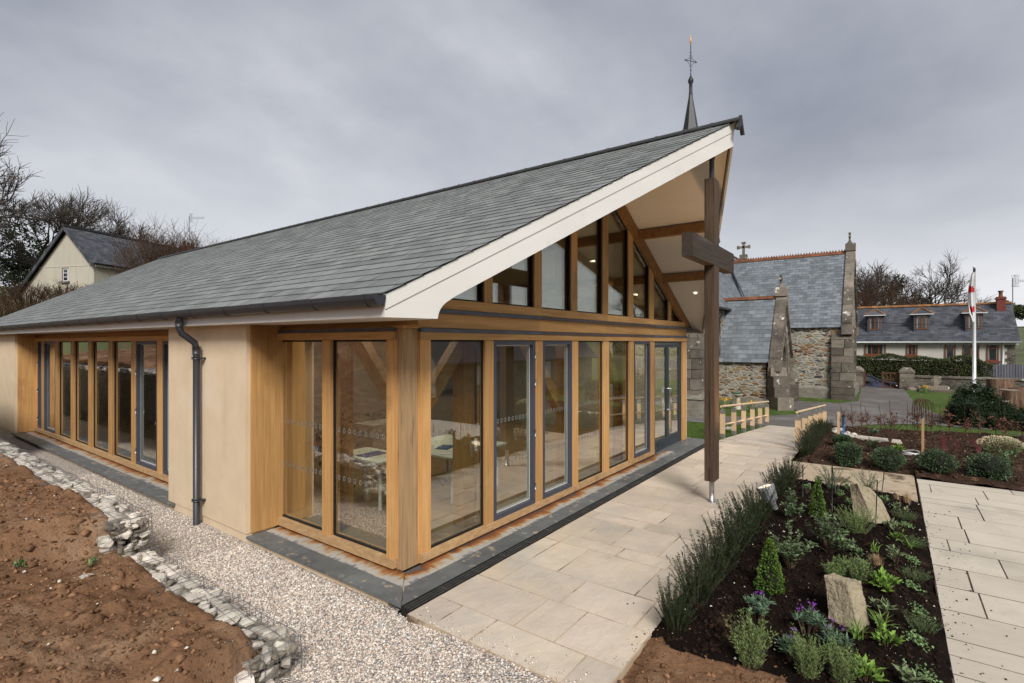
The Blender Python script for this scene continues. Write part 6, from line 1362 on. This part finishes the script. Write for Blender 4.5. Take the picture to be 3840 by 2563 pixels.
# ------------------------------------------------------------------ gabion baskets
def gabion(name,loc,L,Wd,H,label,nst,endface=True):
    g=empty(name,loc,label,'gabion','gabion baskets along the gravel')
    mb=MB();mb.box(-Wd+.1,-.09,.10,L-.08,-.5,H-.10);obj('rubble_core',mb,[m_rubB],g)
    R2=random.Random(int(L*100));cand=[]
    yy=.07
    while yy<L-.03:
        xx=-.07
        while xx>-Wd+.0: cand.append((xx+R2.uniform(-.02,.02),yy+R2.uniform(-.02,.02),H-.05+R2.uniform(-.025,.02)));xx-=R2.uniform(.13,.19)
        yy+=R2.uniform(.15,.21)
    if endface:
        zz=H-.17
        while zz>-.45:
            xx=-.07
            while xx>-Wd-.12: cand.append((xx,.05+R2.uniform(-.02,.03),zz+R2.uniform(-.03,.03)));xx-=R2.uniform(.15,.20)
            zz-=.125
    R2.shuffle(cand) if len(cand)>nst else None
    for p in cand[:nst]:
        o=bpy.data.objects.new('stone',R2.choice(stones));COL.objects.link(o);o.parent=g;o.location=p;o.rotation_euler=(R2.uniform(-.5,.5),R2.uniform(-.4,.4),R2.uniform(0,6.28));s=R2.uniform(.72,1.22);o.scale=(s,s*R2.uniform(.85,1.1),s)
    mb=MB();nf=int(95*L)
    for q in range(nf):
        me_=stones[R2.randrange(14)];s=R2.uniform(.28,.6);a=R2.uniform(0,6.28);ca_,sa_=math.cos(a)*s,math.sin(a)*s;zt=H-.055-(R2.random()**2*.3 if q%3==0 else R2.random()*.03);x_=-R2.uniform(.03,Wd+.08);y_=R2.uniform(.03,L-.02) if q%3 else R2.uniform(.02,.16)
        mb.add([(x_+v.co.x*ca_-v.co.y*sa_,y_+v.co.x*sa_+v.co.y*ca_,zt+v.co.z*s) for v in me_.vertices],[list(p.vertices)+[p.vertices[-1]]*0 for p in me_.polygons] if False else np.array([[p.vertices[0],p.vertices[k],p.vertices[k+1]] for p in me_.polygons for k in range(1,len(p.vertices)-1)]),0,R2.random())
    f_=obj('shaded_rubble_infill',mb,[m_infill],g);f_['kind']='stuff'
    mb=MB();r=.0028;pz=lambda x,y:H+.02+.012*math.sin(y*9+x*5);st=.1
    for x in np.arange(0,-Wd-.16,-st): mb.tube([(x,y,pz(x,y)) for y in np.linspace(-.0,L,int(L/.2)+2)],r,3,cap=False)
    for y in np.arange(0,L+.001,st):
        j=rng.uniform(.0,.22);mb.tube([(x,y,pz(x,y)) for x in np.linspace(.01,-Wd-.02-j,5)],r,3,cap=False);mb.tube([(.012,y,pz(0,y)),(.02,y+.005,H*.5-.1),(.012,y,-.45)],r,3,cap=False)
    for z in np.arange(H-.08,-.45,-st): mb.tube([(.016,y,z+.006*math.sin(y*7)) for y in np.linspace(0,L,12)],r,3,cap=False)
    if endface:
        for x in np.arange(0,-Wd-.3,-st): mb.tube([(x,-.012,H+.02),(x+.01,-.025,H*.4),(x,-.012,-.45)],r,3,cap=False)
        for z in np.arange(H+.02,-.45,-st): mb.tube([(x,-.02,z+.006*math.sin(x*9)) for x in np.linspace(.01,-Wd-.2,6)],r,3,cap=False)
    obj('wire_mesh',mb,[m_zinc],g);return g
gabion('gabion',(-1.03,.02,-.02),3.05,.28,.20,'nearest low gabion basket of buff stones along the gravel',90)
gabion('gabion',(-.99,3.12,-.02),4.2,.29,.54,'middle gabion basket of buff stones, one step higher',90)
gabion('gabion',(-1.0,7.34,-.02),4.2,.29,.55,'farther gabion basket of buff stones at the left edge',70,False)
gabion('gabion',(-1.0,11.6,-.02),10,.8,1.75,'tall gabion basket of grey stones farthest along the gravel',99,True)
# rocks lying on the bank
for i,(x,y,s,l) in enumerate(((-2.75,.35,1.5,'large flat brown stone half buried in the red bank'),(-3.3,1.9,1.5,'brown stone at the left edge of the bank'),(-3.25,.1,1.1,'buff stone at the lower left edge of the bank'),(-2.05,-.95,.55,'small buff stone low on the bank near the gabion end'),(-2.3,-1.0,.6,'small brown stone low on the bank'),(-1.75,2.45,.45,'small pale stone on the bank below the gabion step'),(-2.0,-.45,.4,'white stone chip on the bank near the gabion end'))):
    z=float(bank(np.array([x]),np.array([y]))[0]);o=obj('bank_stone',stones[(i*3)%14],None,loc=(x,y,z));o.scale=(s*1.3,s,s*.7);o.rotation_euler=(.2,.15,i*1.3);tag(o,l,'stone','stones on the red bank')
for x,y,l in ((-2.1,3.1,'small green weed sprig on the bank beside the gabion step'),(-1.62,2.75,'tiny green weed at the foot of the middle gabion end'),(-2.9,4.9,'small green weed sprig higher on the bank at the left edge'),(-2.45,5.6,'small green weed sprig on the bank near the middle gabion'),(-2.7,-.7,'small green weed low on the bank near the bottom edge')):
    z=float(bank(np.array([x]),np.array([y]))[0]);plant('weed',sage(.06,.12,36,.05,.018),[m_creep,m_stem],x,y,z-.005,l,'weed','weeds on the red bank')
# daffodils
def daff(n,h):
    mb=MB();b=blades(n*5,h*.9,.016,.25,.2,.09);mb=b
    for i in range(n): mb.tube([(rng.normal(0,.08),rng.normal(0,.08),0),(rng.normal(0,.13),rng.normal(0,.13),h)],.004,4,0,cap=False)
    f=MB();k=n;P=np.stack([rng.normal(0,.14,k),rng.normal(0,.14,k),rng.uniform(h*.85,h*1.15,k)],1)
    for p in P: m=9;f.leaves(np.repeat(p[None],m,0),rng.normal(size=(m,3)),rng.normal(size=(m,3)),.06,.045)
    return mb,f
for x,y,n,l in ((21.4,1.3,16,'daffodil clump right of the bird bath behind the handrail'),(22.4,2.43,8,'daffodil clump just left of the bird bath'),(22.8,2.86,6,'daffodil clump at the far left below the porch wall'),(21.9,2.3,4,'small daffodil clump at the bird bath foot'),(36.8,-5.35,12,'daffodil clump beside the memorial cross')):
    a,f=daff(n,.36);p=plant('daffodil',a,[m_blade],x,y,G+.04,l,'flower','daffodil clumps in the churchyard');obj('flower_head',f,[m_daff],p)
# yews and logs behind the far bed
def leafcloud(centres,radii,n,L,W,flat=1.0,inner=.55):
    mb=MB();centres=np.array(centres,float);radii=np.array(radii,float);w=radii**2/(radii**2).sum();k=rng.choice(len(centres),n,p=w);d=rng.normal(size=(n,3));d/=np.linalg.norm(d,axis=1)[:,None]
    rr=inner+(1-inner)*rng.random(n)**.6;rr*=1+.22*np.sin(d[:,0]*7+k)*np.cos(d[:,2]*6+2*k)
    P=centres[k]+d*(radii[k]*rr)[:,None]*np.array([1,1,flat]);D=d*.6+rng.normal(0,.5,(n,3));D[:,2]+=.35
    mb.leaves(P,D,rng.normal(size=(n,3)),L*rng.uniform(.6,1.3,n),W*rng.uniform(.7,1.3,n));return mb
ym=[]
for v_ in range(3):
    C=[];Rr=[]
    for k in range(9):
        a=rng.uniform(0,2*PI);r=rng.uniform(.05,.42);h_=rng.uniform(.55,1.0)*(1-.25*r)
        for z in np.arange(.12,h_,.13): C.append((r*math.cos(a)*(1+.25*z),r*math.sin(a)*(1+.25*z),z));Rr.append(.20*(1.15-z/h_*.62))
    mb=leafcloud(C,Rr,8500,.075,.026,1.15,.5)
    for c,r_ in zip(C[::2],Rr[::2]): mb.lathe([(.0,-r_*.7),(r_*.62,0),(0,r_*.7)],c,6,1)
    ym.append(mb.data('yew_bush_foliage',[m_yew,m_core]))
for i,(x,y,s,l) in enumerate(((22.2,-5.78,1.12,'dark upright yew bush at the left end, beside the lawn'),(22.7,-6.1,1.2,'dark upright yew bush second from the lawn'),(23.2,-6.5,1.62,'tallest dark yew bush, in front of the flagpole'),(21.7,-6.15,.95,'low dark yew bush just behind the beech saplings'),(23.0,-7.25,.95,'low dark yew bush below the middle of the cut logs'),(23.2,-8.0,1.05,'dark yew bush at the right below the cut logs'),(21.6,-6.95,.80,'low spreading yew bush at the front of the group'),(22.6,-8.6,1.15,'dark yew bush at the right edge of the frame'),(21.5,-7.8,.85,'low dark yew bush at the front right'),(24.0,-6.0,1.05,'dark yew bush at the back between lawn and flagpole'))): plant('yew_bush',ym[i%3],None,x,y,-.62,l,'shrub','dark yew bushes by the logs',s=(s*1.05,s*1.05,s))
def log(x,y,z,r,h,tilt,label,dirz=None):
    o=empty('cut_log',(x,y,z),label,'log','cut logs stacked behind the yews');o.rotation_euler=(tilt[0],tilt[1],rng.uniform(0,6))
    mb=MB();k=18;pr=[(r*1.12,0),(r,.12),(r*.97,h*.6),(r,h)];th=np.arange(k)*2*PI/k;wob=1+.07*np.sin(3*th+x)+.04*np.sin(7*th)
    V=[(rr*w*math.cos(t),rr*w*math.sin(t),zz) for rr,zz in pr for t,w in zip(th,wob)];mb.add(V,[[i*k+j,i*k+(j+1)%k,(i+1)*k+(j+1)%k,(i+1)*k+j] for i in range(3) for j in range(k)],0,.5,True);obj('bark',mb,[m_log],o)
    mb=MB();mb.add([(r*.99*w*math.cos(t),r*.99*w*math.sin(t),h+.002) for t,w in zip(th,wob)],[list(range(k))]);mb.add([(r*w*math.cos(t),r*w*math.sin(t),0) for t,w in zip(th,wob)],[list(range(k))[::-1]]);obj('cut_end',mb,[m_cut],o)
for a in ((27.9,-7.60,-.56,.46,1.46,(0,.04),'widest upright cut log at the back of the heap'),(27.4,-7.35,-.5,.24,1.25,(-.55,-.35),'cut log leaning left against the widest log'),(26.6,-7.22,-.56,.24,1.02,(.06,.0),'upright cut log with a pale top left of the middle of the heap'),(26.9,-7.74,-.56,.32,1.06,(0,.03),'upright cut log with a broad pale top in the middle of the heap'),(27.3,-8.25,-.56,.28,1.15,(.25,.1),'upright cut log at the right of the heap'),(27.9,-8.75,-.56,.36,1.2,(.2,0),'thick cut log at the right edge of the frame'),(26.0,-7.0,-.56,.2,.58,(0,.12),'short cut log half sunk among the yews'),(26.1,-7.45,-.56,.19,.5,(.1,.1),'shortest cut log among the yews'),(27.3,-8.0,-.4,.22,.9,(-.9,.3),'cut log lying tilted between the upright logs')): log(*a)
# hedge in front of the bungalow
n=30000;y=rng.uniform(-9.1,3.5,n);top=1.45-.0*y+.10*np.sin(y*1.3)+.08*np.sin(y*3.1);top-=.45*ss(-8.0,-9.1,y);z=-.9+(top+.9)*rng.random(n)**.7;xw=.75*(1-.12*((z+.9)/2.4));sd=rng.random(n);face=rng.random(n)
x=np.where(face<.68,43.4-xw*(.85+.25*rng.random(n)),43.4+rng.uniform(-xw,xw));z=np.where(face<.68,z,top+rng.uniform(-.12,.05,n))
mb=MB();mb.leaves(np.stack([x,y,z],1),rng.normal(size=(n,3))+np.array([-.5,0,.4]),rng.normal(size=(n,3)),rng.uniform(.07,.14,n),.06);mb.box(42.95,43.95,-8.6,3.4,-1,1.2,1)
o=obj('hedge',mb,[m_hedge,m_core]);tag(o,'long clipped dark hedge between the road and the bungalow','hedge')
# ------------------------------------------------------------------ trees
def bare_tree(h,levels=5,spread=.55,seed=1,lean=(0,0),twig=.008,split=(3,5),base_r=.15,trunk=.28):
    R2=random.Random(seed);tr=MB();cr=MB()
    def grow(p,d,L,r,lv):
        n=4;pts=[np.array(p)];dd=np.array(d,float)
        for i in range(n-1):
            dd=dd+np.array([R2.gauss(0,.13),R2.gauss(0,.13),R2.gauss(.03,.09)]);dd/=np.linalg.norm(dd);pts.append(pts[-1]+dd*L/(n-1))
        mb=tr if lv<=1 else cr
        mb.tube(pts,[max(r*(1-.45*i/(n-1)),twig*.6) for i in range(n)],6 if lv<=1 else 3,0,cap=False)
        if lv>=levels: return
        k=R2.randint(*split)+(1 if lv>=2 else 0)
        for j in range(k):
            t=R2.uniform(.45,1) if j else 1;i=min(int(t*(n-1)),n-2);q=pts[i]+(pts[i+1]-pts[i])*(t*(n-1)-i)
            a=R2.uniform(0,2*PI);b=dd.copy();u=np.cross(b,[.3,.5,.8]);u/=np.linalg.norm(u);v=np.cross(b,u);s=R2.uniform(.3,1)*spread*1.5*(1 if j else .5)
            nd=b+(u*math.cos(a)+v*math.sin(a))*s+np.array([0,0,.08]);nd/=np.linalg.norm(nd);grow(q,nd,L*R2.uniform(.58,.82),max(r*.58,twig),lv+1)
    grow((0,0,-.3),(lean[0],lean[1],1),h*trunk,base_r,0);return tr,cr
TP={}
def tree(kind,loc,label,s=1,rz=0,name='bare_tree',group='bare trees on the hillside',ivy=0,tw=None):
    tr,cr,hh=TP[kind];t=empty(name,loc,label,'tree',group,rz);t.scale=(s,)*3 if np.isscalar(s) else s
    obj('trunk',tr,None,t);obj('crown',cr,None,t)
    if ivy:
        c=[(rng.normal(0,.10+.012*k),rng.normal(0,.10+.012*k),hh*(.04+.34*k/(5*ivy))) for k in range(5*ivy)];iv=leafcloud(c,[.12+.22*rng.random() for _ in c],520*ivy,.10,.08,1.2,.3);obj('ivy',iv,[m_ivy],t)
    return t
for kind,a in dict(A=dict(h=10,levels=5,seed=3,spread=.74,trunk=.26),B=dict(h=10,levels=5,seed=11,spread=.82,split=(3,5),trunk=.24),C=dict(h=10,levels=5,seed=23,spread=.9,trunk=.2,split=(3,5))).items():
    tr,cr=bare_tree(**a);TP[kind]=(tr.data('trunk',[m_bark]),cr.data('crown',[m_twig]),10)
gz=lambda x,y:float(terr(x,y))
def T_(kind,x,y,ztop,label,**k):
    z=gz(x,y)-.2;Hh=k.pop('real',None);s=(ztop-z)/TOP[kind];return tree(kind,(x,y,z),label,s=s,**k)
TOP={k:max(v.co.z for v in TP[k][1].vertices) for k in TP}
T_('A',10.8,69,20.2,'tall bare tree with ivy on its trunk behind the gable of the cream house',ivy=6,rz=.5)
T_('B',3.6,64.5,23.0,'tallest bare tree cut by the left edge of the frame',ivy=0,rz=2)
T_('C',6.0,60,15.5,'ivy covered bare tree at the left edge below the tall tree',ivy=6,rz=4)
T_('B',19.5,74,19.9,'round headed bare tree behind the ridge of the cream house',rz=1)
T_('C',23.5,72,18.2,'low bare tree at the right behind the cream house ridge',rz=3)
T_('A',73.3,-1.6,13.4,'bare tree with ivy on its stems behind the bungalow, left of the pair',ivy=4,rz=1)
T_('C',75.4,-4.4,12.8,'spreading bare tree beside the church gable behind the bungalow',ivy=3,rz=2.2)
T_('B',75.2,-7.3,13.0,'rounded bare tree behind the bungalow, right of the pair',ivy=3,rz=.3)
T_('A',76,-26,11.5,'bare tree at the right edge behind the television aerial',rz=2.6)
# twiggy thickets (each shrub a thing)
def thicket(h,w,n,mt,seed):
    mb=MB();R2=random.Random(seed)
    for i in range(n):
        a=R2.uniform(0,2*PI);r=w/2*math.sqrt(R2.random());b=(r*.45*math.cos(a),r*.45*math.sin(a),-.2);hh=h*R2.uniform(.55,1)*(1-.3*(r/(w/2))**2);e=np.array([r*math.cos(a),r*math.sin(a),hh]);m=np.array(b)*.7+e*.3+np.array([0,0,hh*.35]);mb.tube([b,m,e],[.018,.012,.006],3,cap=False)
        for k in range(5):
            t=R2.uniform(.4,1);q=(1-t)*np.array(m)+t*e;d=np.array([R2.gauss(0,.5),R2.gauss(0,.5),R2.uniform(.4,1.2)])*h*.16;mb.tube([q,q+d*.5+np.array([0,0,.03]),q+d],[.008,.006,.004],3,cap=False)
    return mb.data('thicket',[mt])
tk=[thicket(5,5,260,m_twigr,1),thicket(5,5,260,m_twigr,2)];tkb=thicket(1.9,3.4,150,m_brush,3)
def thk(me,x,y,s,l,z=None,rz=0,sc_=None):
    o=obj('bare_shrub',me,None,loc=(x,y,gz(x,y)-.1 if z is None else z));o.rotation_euler=(0,0,rz);o.scale=sc_ or (s,)*3;tag(o,l,'shrub','leafless shrubs around the two houses')
thk(tk[0],15.2,47.5,1.6,'leafless reddish shrub in front of the cream house roof, leftmost');thk(tk[1],18.2,48.6,1.6,'leafless reddish shrub in front of the cream house roof, middle',rz=1);thk(tk[0],21.4,50.0,1.45,'leafless reddish shrub in front of the cream house eaves, rightmost',rz=2)
for i,(x,y,s,l) in enumerate(((4.3,36.5,1.15,'brown bramble clump left of the cream house gable'),(6.4,38.5,1.1,'brown bramble clump below the cream gable corner'),(8.2,40.5,1.05,'brown bramble clump under the cream gable window'),(9.8,41.5,.95,'brown bramble clump at the right below the cream gable'),(2.6,33.0,1.1,'brown bramble clump at the left edge above the hall roof'),(4.0,32.0,.95,'brown bramble clump nearest the hall roof'),(6.2,34.5,.9,'brown bramble clump behind the far verge of the hall roof'))): thk(tkb,x,y,s,l,rz=i)
thk(tk[1],68.5,1.2,.9,'leafless shrub behind the bungalow ridge beside the church',sc_=(1.2,1.4,1.75));thk(tk[0],69,-2.8,.9,'broad leafless shrub behind the bungalow ridge',sc_=(1.2,1.6,1.7));thk(tk[1],71,-6.2,.9,'leafless shrub behind the bungalow between the ivy trees',sc_=(1.2,1.3,1.2))
for i,(x,y,zc,r,l) in enumerate(((3.5,58,7.2,2.2,'dark ivy thicket at the left edge below the bare trees'),(5.6,61,7.8,2.5,'dark ivy thicket behind the verge of the cream house'),(9.4,64,9.8,1.7,'dark evergreen behind the left slope of the cream house'))):
    cc=rng.normal(0,.62,(26,3))*np.array([r*1.1,r*.8,r*.85]);mb=leafcloud(list(cc)+[(0,0,-r*1.2)],list(rng.uniform(.16,.42,26)*r)+[r*.8],7000,.16,.12,1,.25);o=obj('evergreen',mb,[m_ivy],loc=(x,y,zc));tag(o,l,'tree','dark evergreens beside the cream house')
for i,(x,y,zc,r,l) in enumerate(((60,-19.5,2.6,2.4,'green hedge bush right of the bungalow gable'),(57,-18.8,1.3,1.5,'lower green bush beside the bungalow gable'),(64,-21.5,4.2,2.6,'higher green bush at the right edge'),(74,-13.6,6.1,.85,'dark conifer top showing above the bungalow ridge'))):
    mb=leafcloud([(0,0,0),(r*.5,-r*.8,-.2),(0,r*.8,-.3),(.1,-r*1.6,-.3)],[r,r*.8,r*.8,r*.8],6500,.18,.14);o=obj('evergreen',mb,[m_hedge],loc=(x,y,zc));tag(o,l,'bush','green bushes beside the bungalow')
# things behind the camera that the glass reflects
st=empty('stone_cottage',(14.5,-12.8,-1.0),'stone cottage with slate roof across the patio, mirrored in the hall glazing','house',None,0)
mb=MB();mb.prism([(0,0,0),(0,-6,0),(0,-6,2.6),(0,-3,5.6),(0,0,2.6)],(16,0,0));obj('wall',mb,[m_rubC],st);mb=MB();mb.prism([(-.3,.35,2.4),(16.3,.35,2.4),(16.3,-3,5.75),(-.3,-3,5.75)],(0,0,.1));mb.prism([(-.3,-6.35,2.4),(-.3,-3,5.75),(16.3,-3,5.75),(16.3,-6.35,2.4)],(0,0,.1));obj('roof',mb,[m_slated],st)
for x in (3,9.5): mb=MB();mb.box(x,x+.8,0,.06,1.3,2.3);obj('window',mb,[m_whpole],st)
be=empty('garden_bench',(9.6,-9.2,0),'teak garden bench beyond the patio, mirrored in the second front window','bench',None,2.6)
mb=MB();[mb.box(-.75,.75,y,y+.07,.42,.45) for y in np.arange(-.25,.2,.09)];obj('seat',mb,[m_teak],be);mb=MB();[mb.box(x,x+.05,.20,.23,.48,.88) for x in np.arange(-.72,.7,.11)];mb.box(-.75,.75,.195,.24,.88,.95);obj('backrest',mb,[m_teak],be)
for x in (-.75,.69):
    for y in (-.27,.2): mb=MB();mb.box(x,x+.06,y,y+.06,0,.62 if y<0 else .9);obj('leg',mb,[m_teak],be)
    mb=MB();mb.box(x-.005,x+.065,-.3,.2,.62,.66);obj('armrest',mb,[m_teak],be)
for i,(x,y,zt,l) in enumerate(((12,-38,11.5,'bare tree beyond the patio, seen mirrored at the left of the gable glass'),(19,-40,12.5,'bare tree beyond the patio, seen mirrored in the middle gable panes'),(27,-40,11.8,'bare tree beyond the patio, seen mirrored in the right gable panes'),(37,-40,11.5,'bare tree beyond the patio behind the stone cottage gable'),(6,-36,9.0,'small bare tree beyond the patio, left of the stone cottage'))): T_('ABC'[i%3],x,y,zt,l,rz=i,group='bare trees across the patio')
for i,(x,y,r) in enumerate(((24,-38,1.9),(31,-37,2.0),(16,-37,1.7),(9,-33,1.7),(38,-37,1.9))):
    mb=leafcloud([(0,0,r*.8),(r*.9,0,r*.6),(-r*.9,.2,r*.6)],[r,r*.8,r*.8],2600,.34,.25);o=obj('evergreen',mb,[m_ivy],loc=(x,y,gz(x,y)));tag(o,['dark evergreen behind the stone cottage roof','dark evergreen right of the stone cottage','dark evergreen left behind the stone cottage','dark evergreen nearest the patio side','dark evergreen farthest right across the lawn'][i],'tree','dark evergreens across the patio')
# ------------------------------------------------------------------ sky, sun, camera
SE,SA=math.radians(40),math.radians(224)
w=bpy.data.worlds.new('World');sc.world=w;w.use_nodes=True;nt=w.node_tree;N=nt.nodes;Lk=nt.links
bg_=N['Background'];sky=N.new('ShaderNodeTexSky');sky.sky_type='NISHITA';sky.sun_disc=False;sky.sun_elevation=SE;sky.sun_rotation=math.radians(90)-SA;sky.air_density=1;sky.dust_density=3;sky.ozone_density=1
tc=N.new('ShaderNodeTexCoord')
sx=N.new('ShaderNodeSeparateXYZ');Lk.new(tc.outputs['Generated'],sx.inputs[0])
# project the view direction onto a flat cloud deck
ad=N.new('ShaderNodeMath');ad.operation='MAXIMUM';Lk.new(sx.outputs['Z'],ad.inputs[0]);ad.inputs[1].default_value=0
ad2=N.new('ShaderNodeMath');ad2.operation='ADD';Lk.new(ad.outputs[0],ad2.inputs[0]);ad2.inputs[1].default_value=.22
dv=[]
for a in 'XY':
    d=N.new('ShaderNodeMath');d.operation='DIVIDE';Lk.new(sx.outputs[a],d.inputs[0]);Lk.new(ad2.outputs[0],d.inputs[1]);dv.append(d)
cb=N.new('ShaderNodeCombineXYZ');Lk.new(dv[0].outputs[0],cb.inputs[0]);Lk.new(dv[1].outputs[0],cb.inputs[1]);cb.inputs[2].default_value=SKYSEED
n1=N.new('ShaderNodeTexNoise');n1.inputs['Scale'].default_value=.62;n1.inputs['Detail'].default_value=5;n1.inputs['Roughness'].default_value=.5;n1.inputs['Distortion'].default_value=.35;Lk.new(cb.outputs[0],n1.inputs['Vector'])
n2=N.new('ShaderNodeTexNoise');n2.inputs['Scale'].default_value=2.2;n2.inputs['Detail'].default_value=8;n2.inputs['Roughness'].default_value=.6;Lk.new(cb.outputs[0],n2.inputs['Vector'])
mxn=N.new('ShaderNodeMath');mxn.operation='MULTIPLY_ADD';Lk.new(n2.outputs['Fac'],mxn.inputs[0]);mxn.inputs[1].default_value=.22;
Lk.new(n1.outputs['Fac'],mxn.inputs[2])
cl=ramp(N,Lk,mxn.outputs[0],[(.44,CLD[0]),(.565,CLD[1]),(.665,CLD[2]),(.77,CLD[3])])
# brighter band of cloud low over the horizon
hz=N.new('ShaderNodeMapRange');hz.inputs['From Min'].default_value=.0;hz.inputs['From Max'].default_value=.42;hz.inputs['To Min'].default_value=1;hz.inputs['To Max'].default_value=0;Lk.new(sx.outputs['Z'],hz.inputs['Value'])
hp_=N.new('ShaderNodeMath');hp_.operation='POWER';Lk.new(hz.outputs[0],hp_.inputs[0]);hp_.inputs[1].default_value=1.45
mh=N.new('ShaderNodeMix');mh.data_type='RGBA';Lk.new(hp_.outputs[0],mh.inputs[0]);Lk.new(cl,mh.inputs[6]);mh.inputs[7].default_value=(*CLD[4],1)
mx=N.new('ShaderNodeMix');mx.data_type='RGBA';mx.inputs[0].default_value=.95;Lk.new(sky.outputs[0],mx.inputs[6]);Lk.new(mh.outputs[2],mx.inputs[7])
Lk.new(mx.outputs[2],bg_.inputs['Color']);bg_.inputs['Strength'].default_value=.1
s=bpy.data.lights.new('Sun','SUN');s.energy=1.5;s.angle=math.radians(20);s.color=(1,.965,.91);so=bpy.data.objects.new('sun',s);COL.objects.link(so)
d=Vector((math.cos(SE)*math.cos(SA),math.cos(SE)*math.sin(SA),math.sin(SE)));so.rotation_euler=d.to_track_quat('Z','Y').to_euler();so.location=(0,0,30)
# the lit garden uplight
l=bpy.data.lights.new('Uplight','SPOT');l.energy=85;l.color=(1,.62,.30);l.spot_size=math.radians(62);l.spot_blend=.8;l.shadow_soft_size=.09
lo=bpy.data.objects.new('uplight_beam',l);COL.objects.link(lo);lo.location=(5.06,-2.19,.50);t=Vector((5.15,-1.0,4.6))-lo.location;lo.rotation_euler=t.to_track_quat('-Z','Y').to_euler()
cam=bpy.data.cameras.new('Camera');co=bpy.data.objects.new('Camera',cam);COL.objects.link(co);sc.camera=co
A=math.radians(36.3);co.location=(-3.321,-3.737,2.5);co.rotation_euler=(math.radians(90),0,A-math.radians(90))
cam.sensor_width=36;cam.lens=1940/3840*36;cam.shift_y=(1286-1281.5)/3840;cam.clip_end=2000;cam.clip_start=.05
sc.view_settings.view_transform='Standard';sc.view_settings.look='None';sc.view_settings.exposure=EXPO;sc.view_settings.gamma=1
sc.cycles.max_bounces=10;sc.cycles.transparent_max_bounces=24;sc.cycles.caustics_reflective=False;sc.cycles.caustics_refractive=False;sc.cycles.use_denoising=True
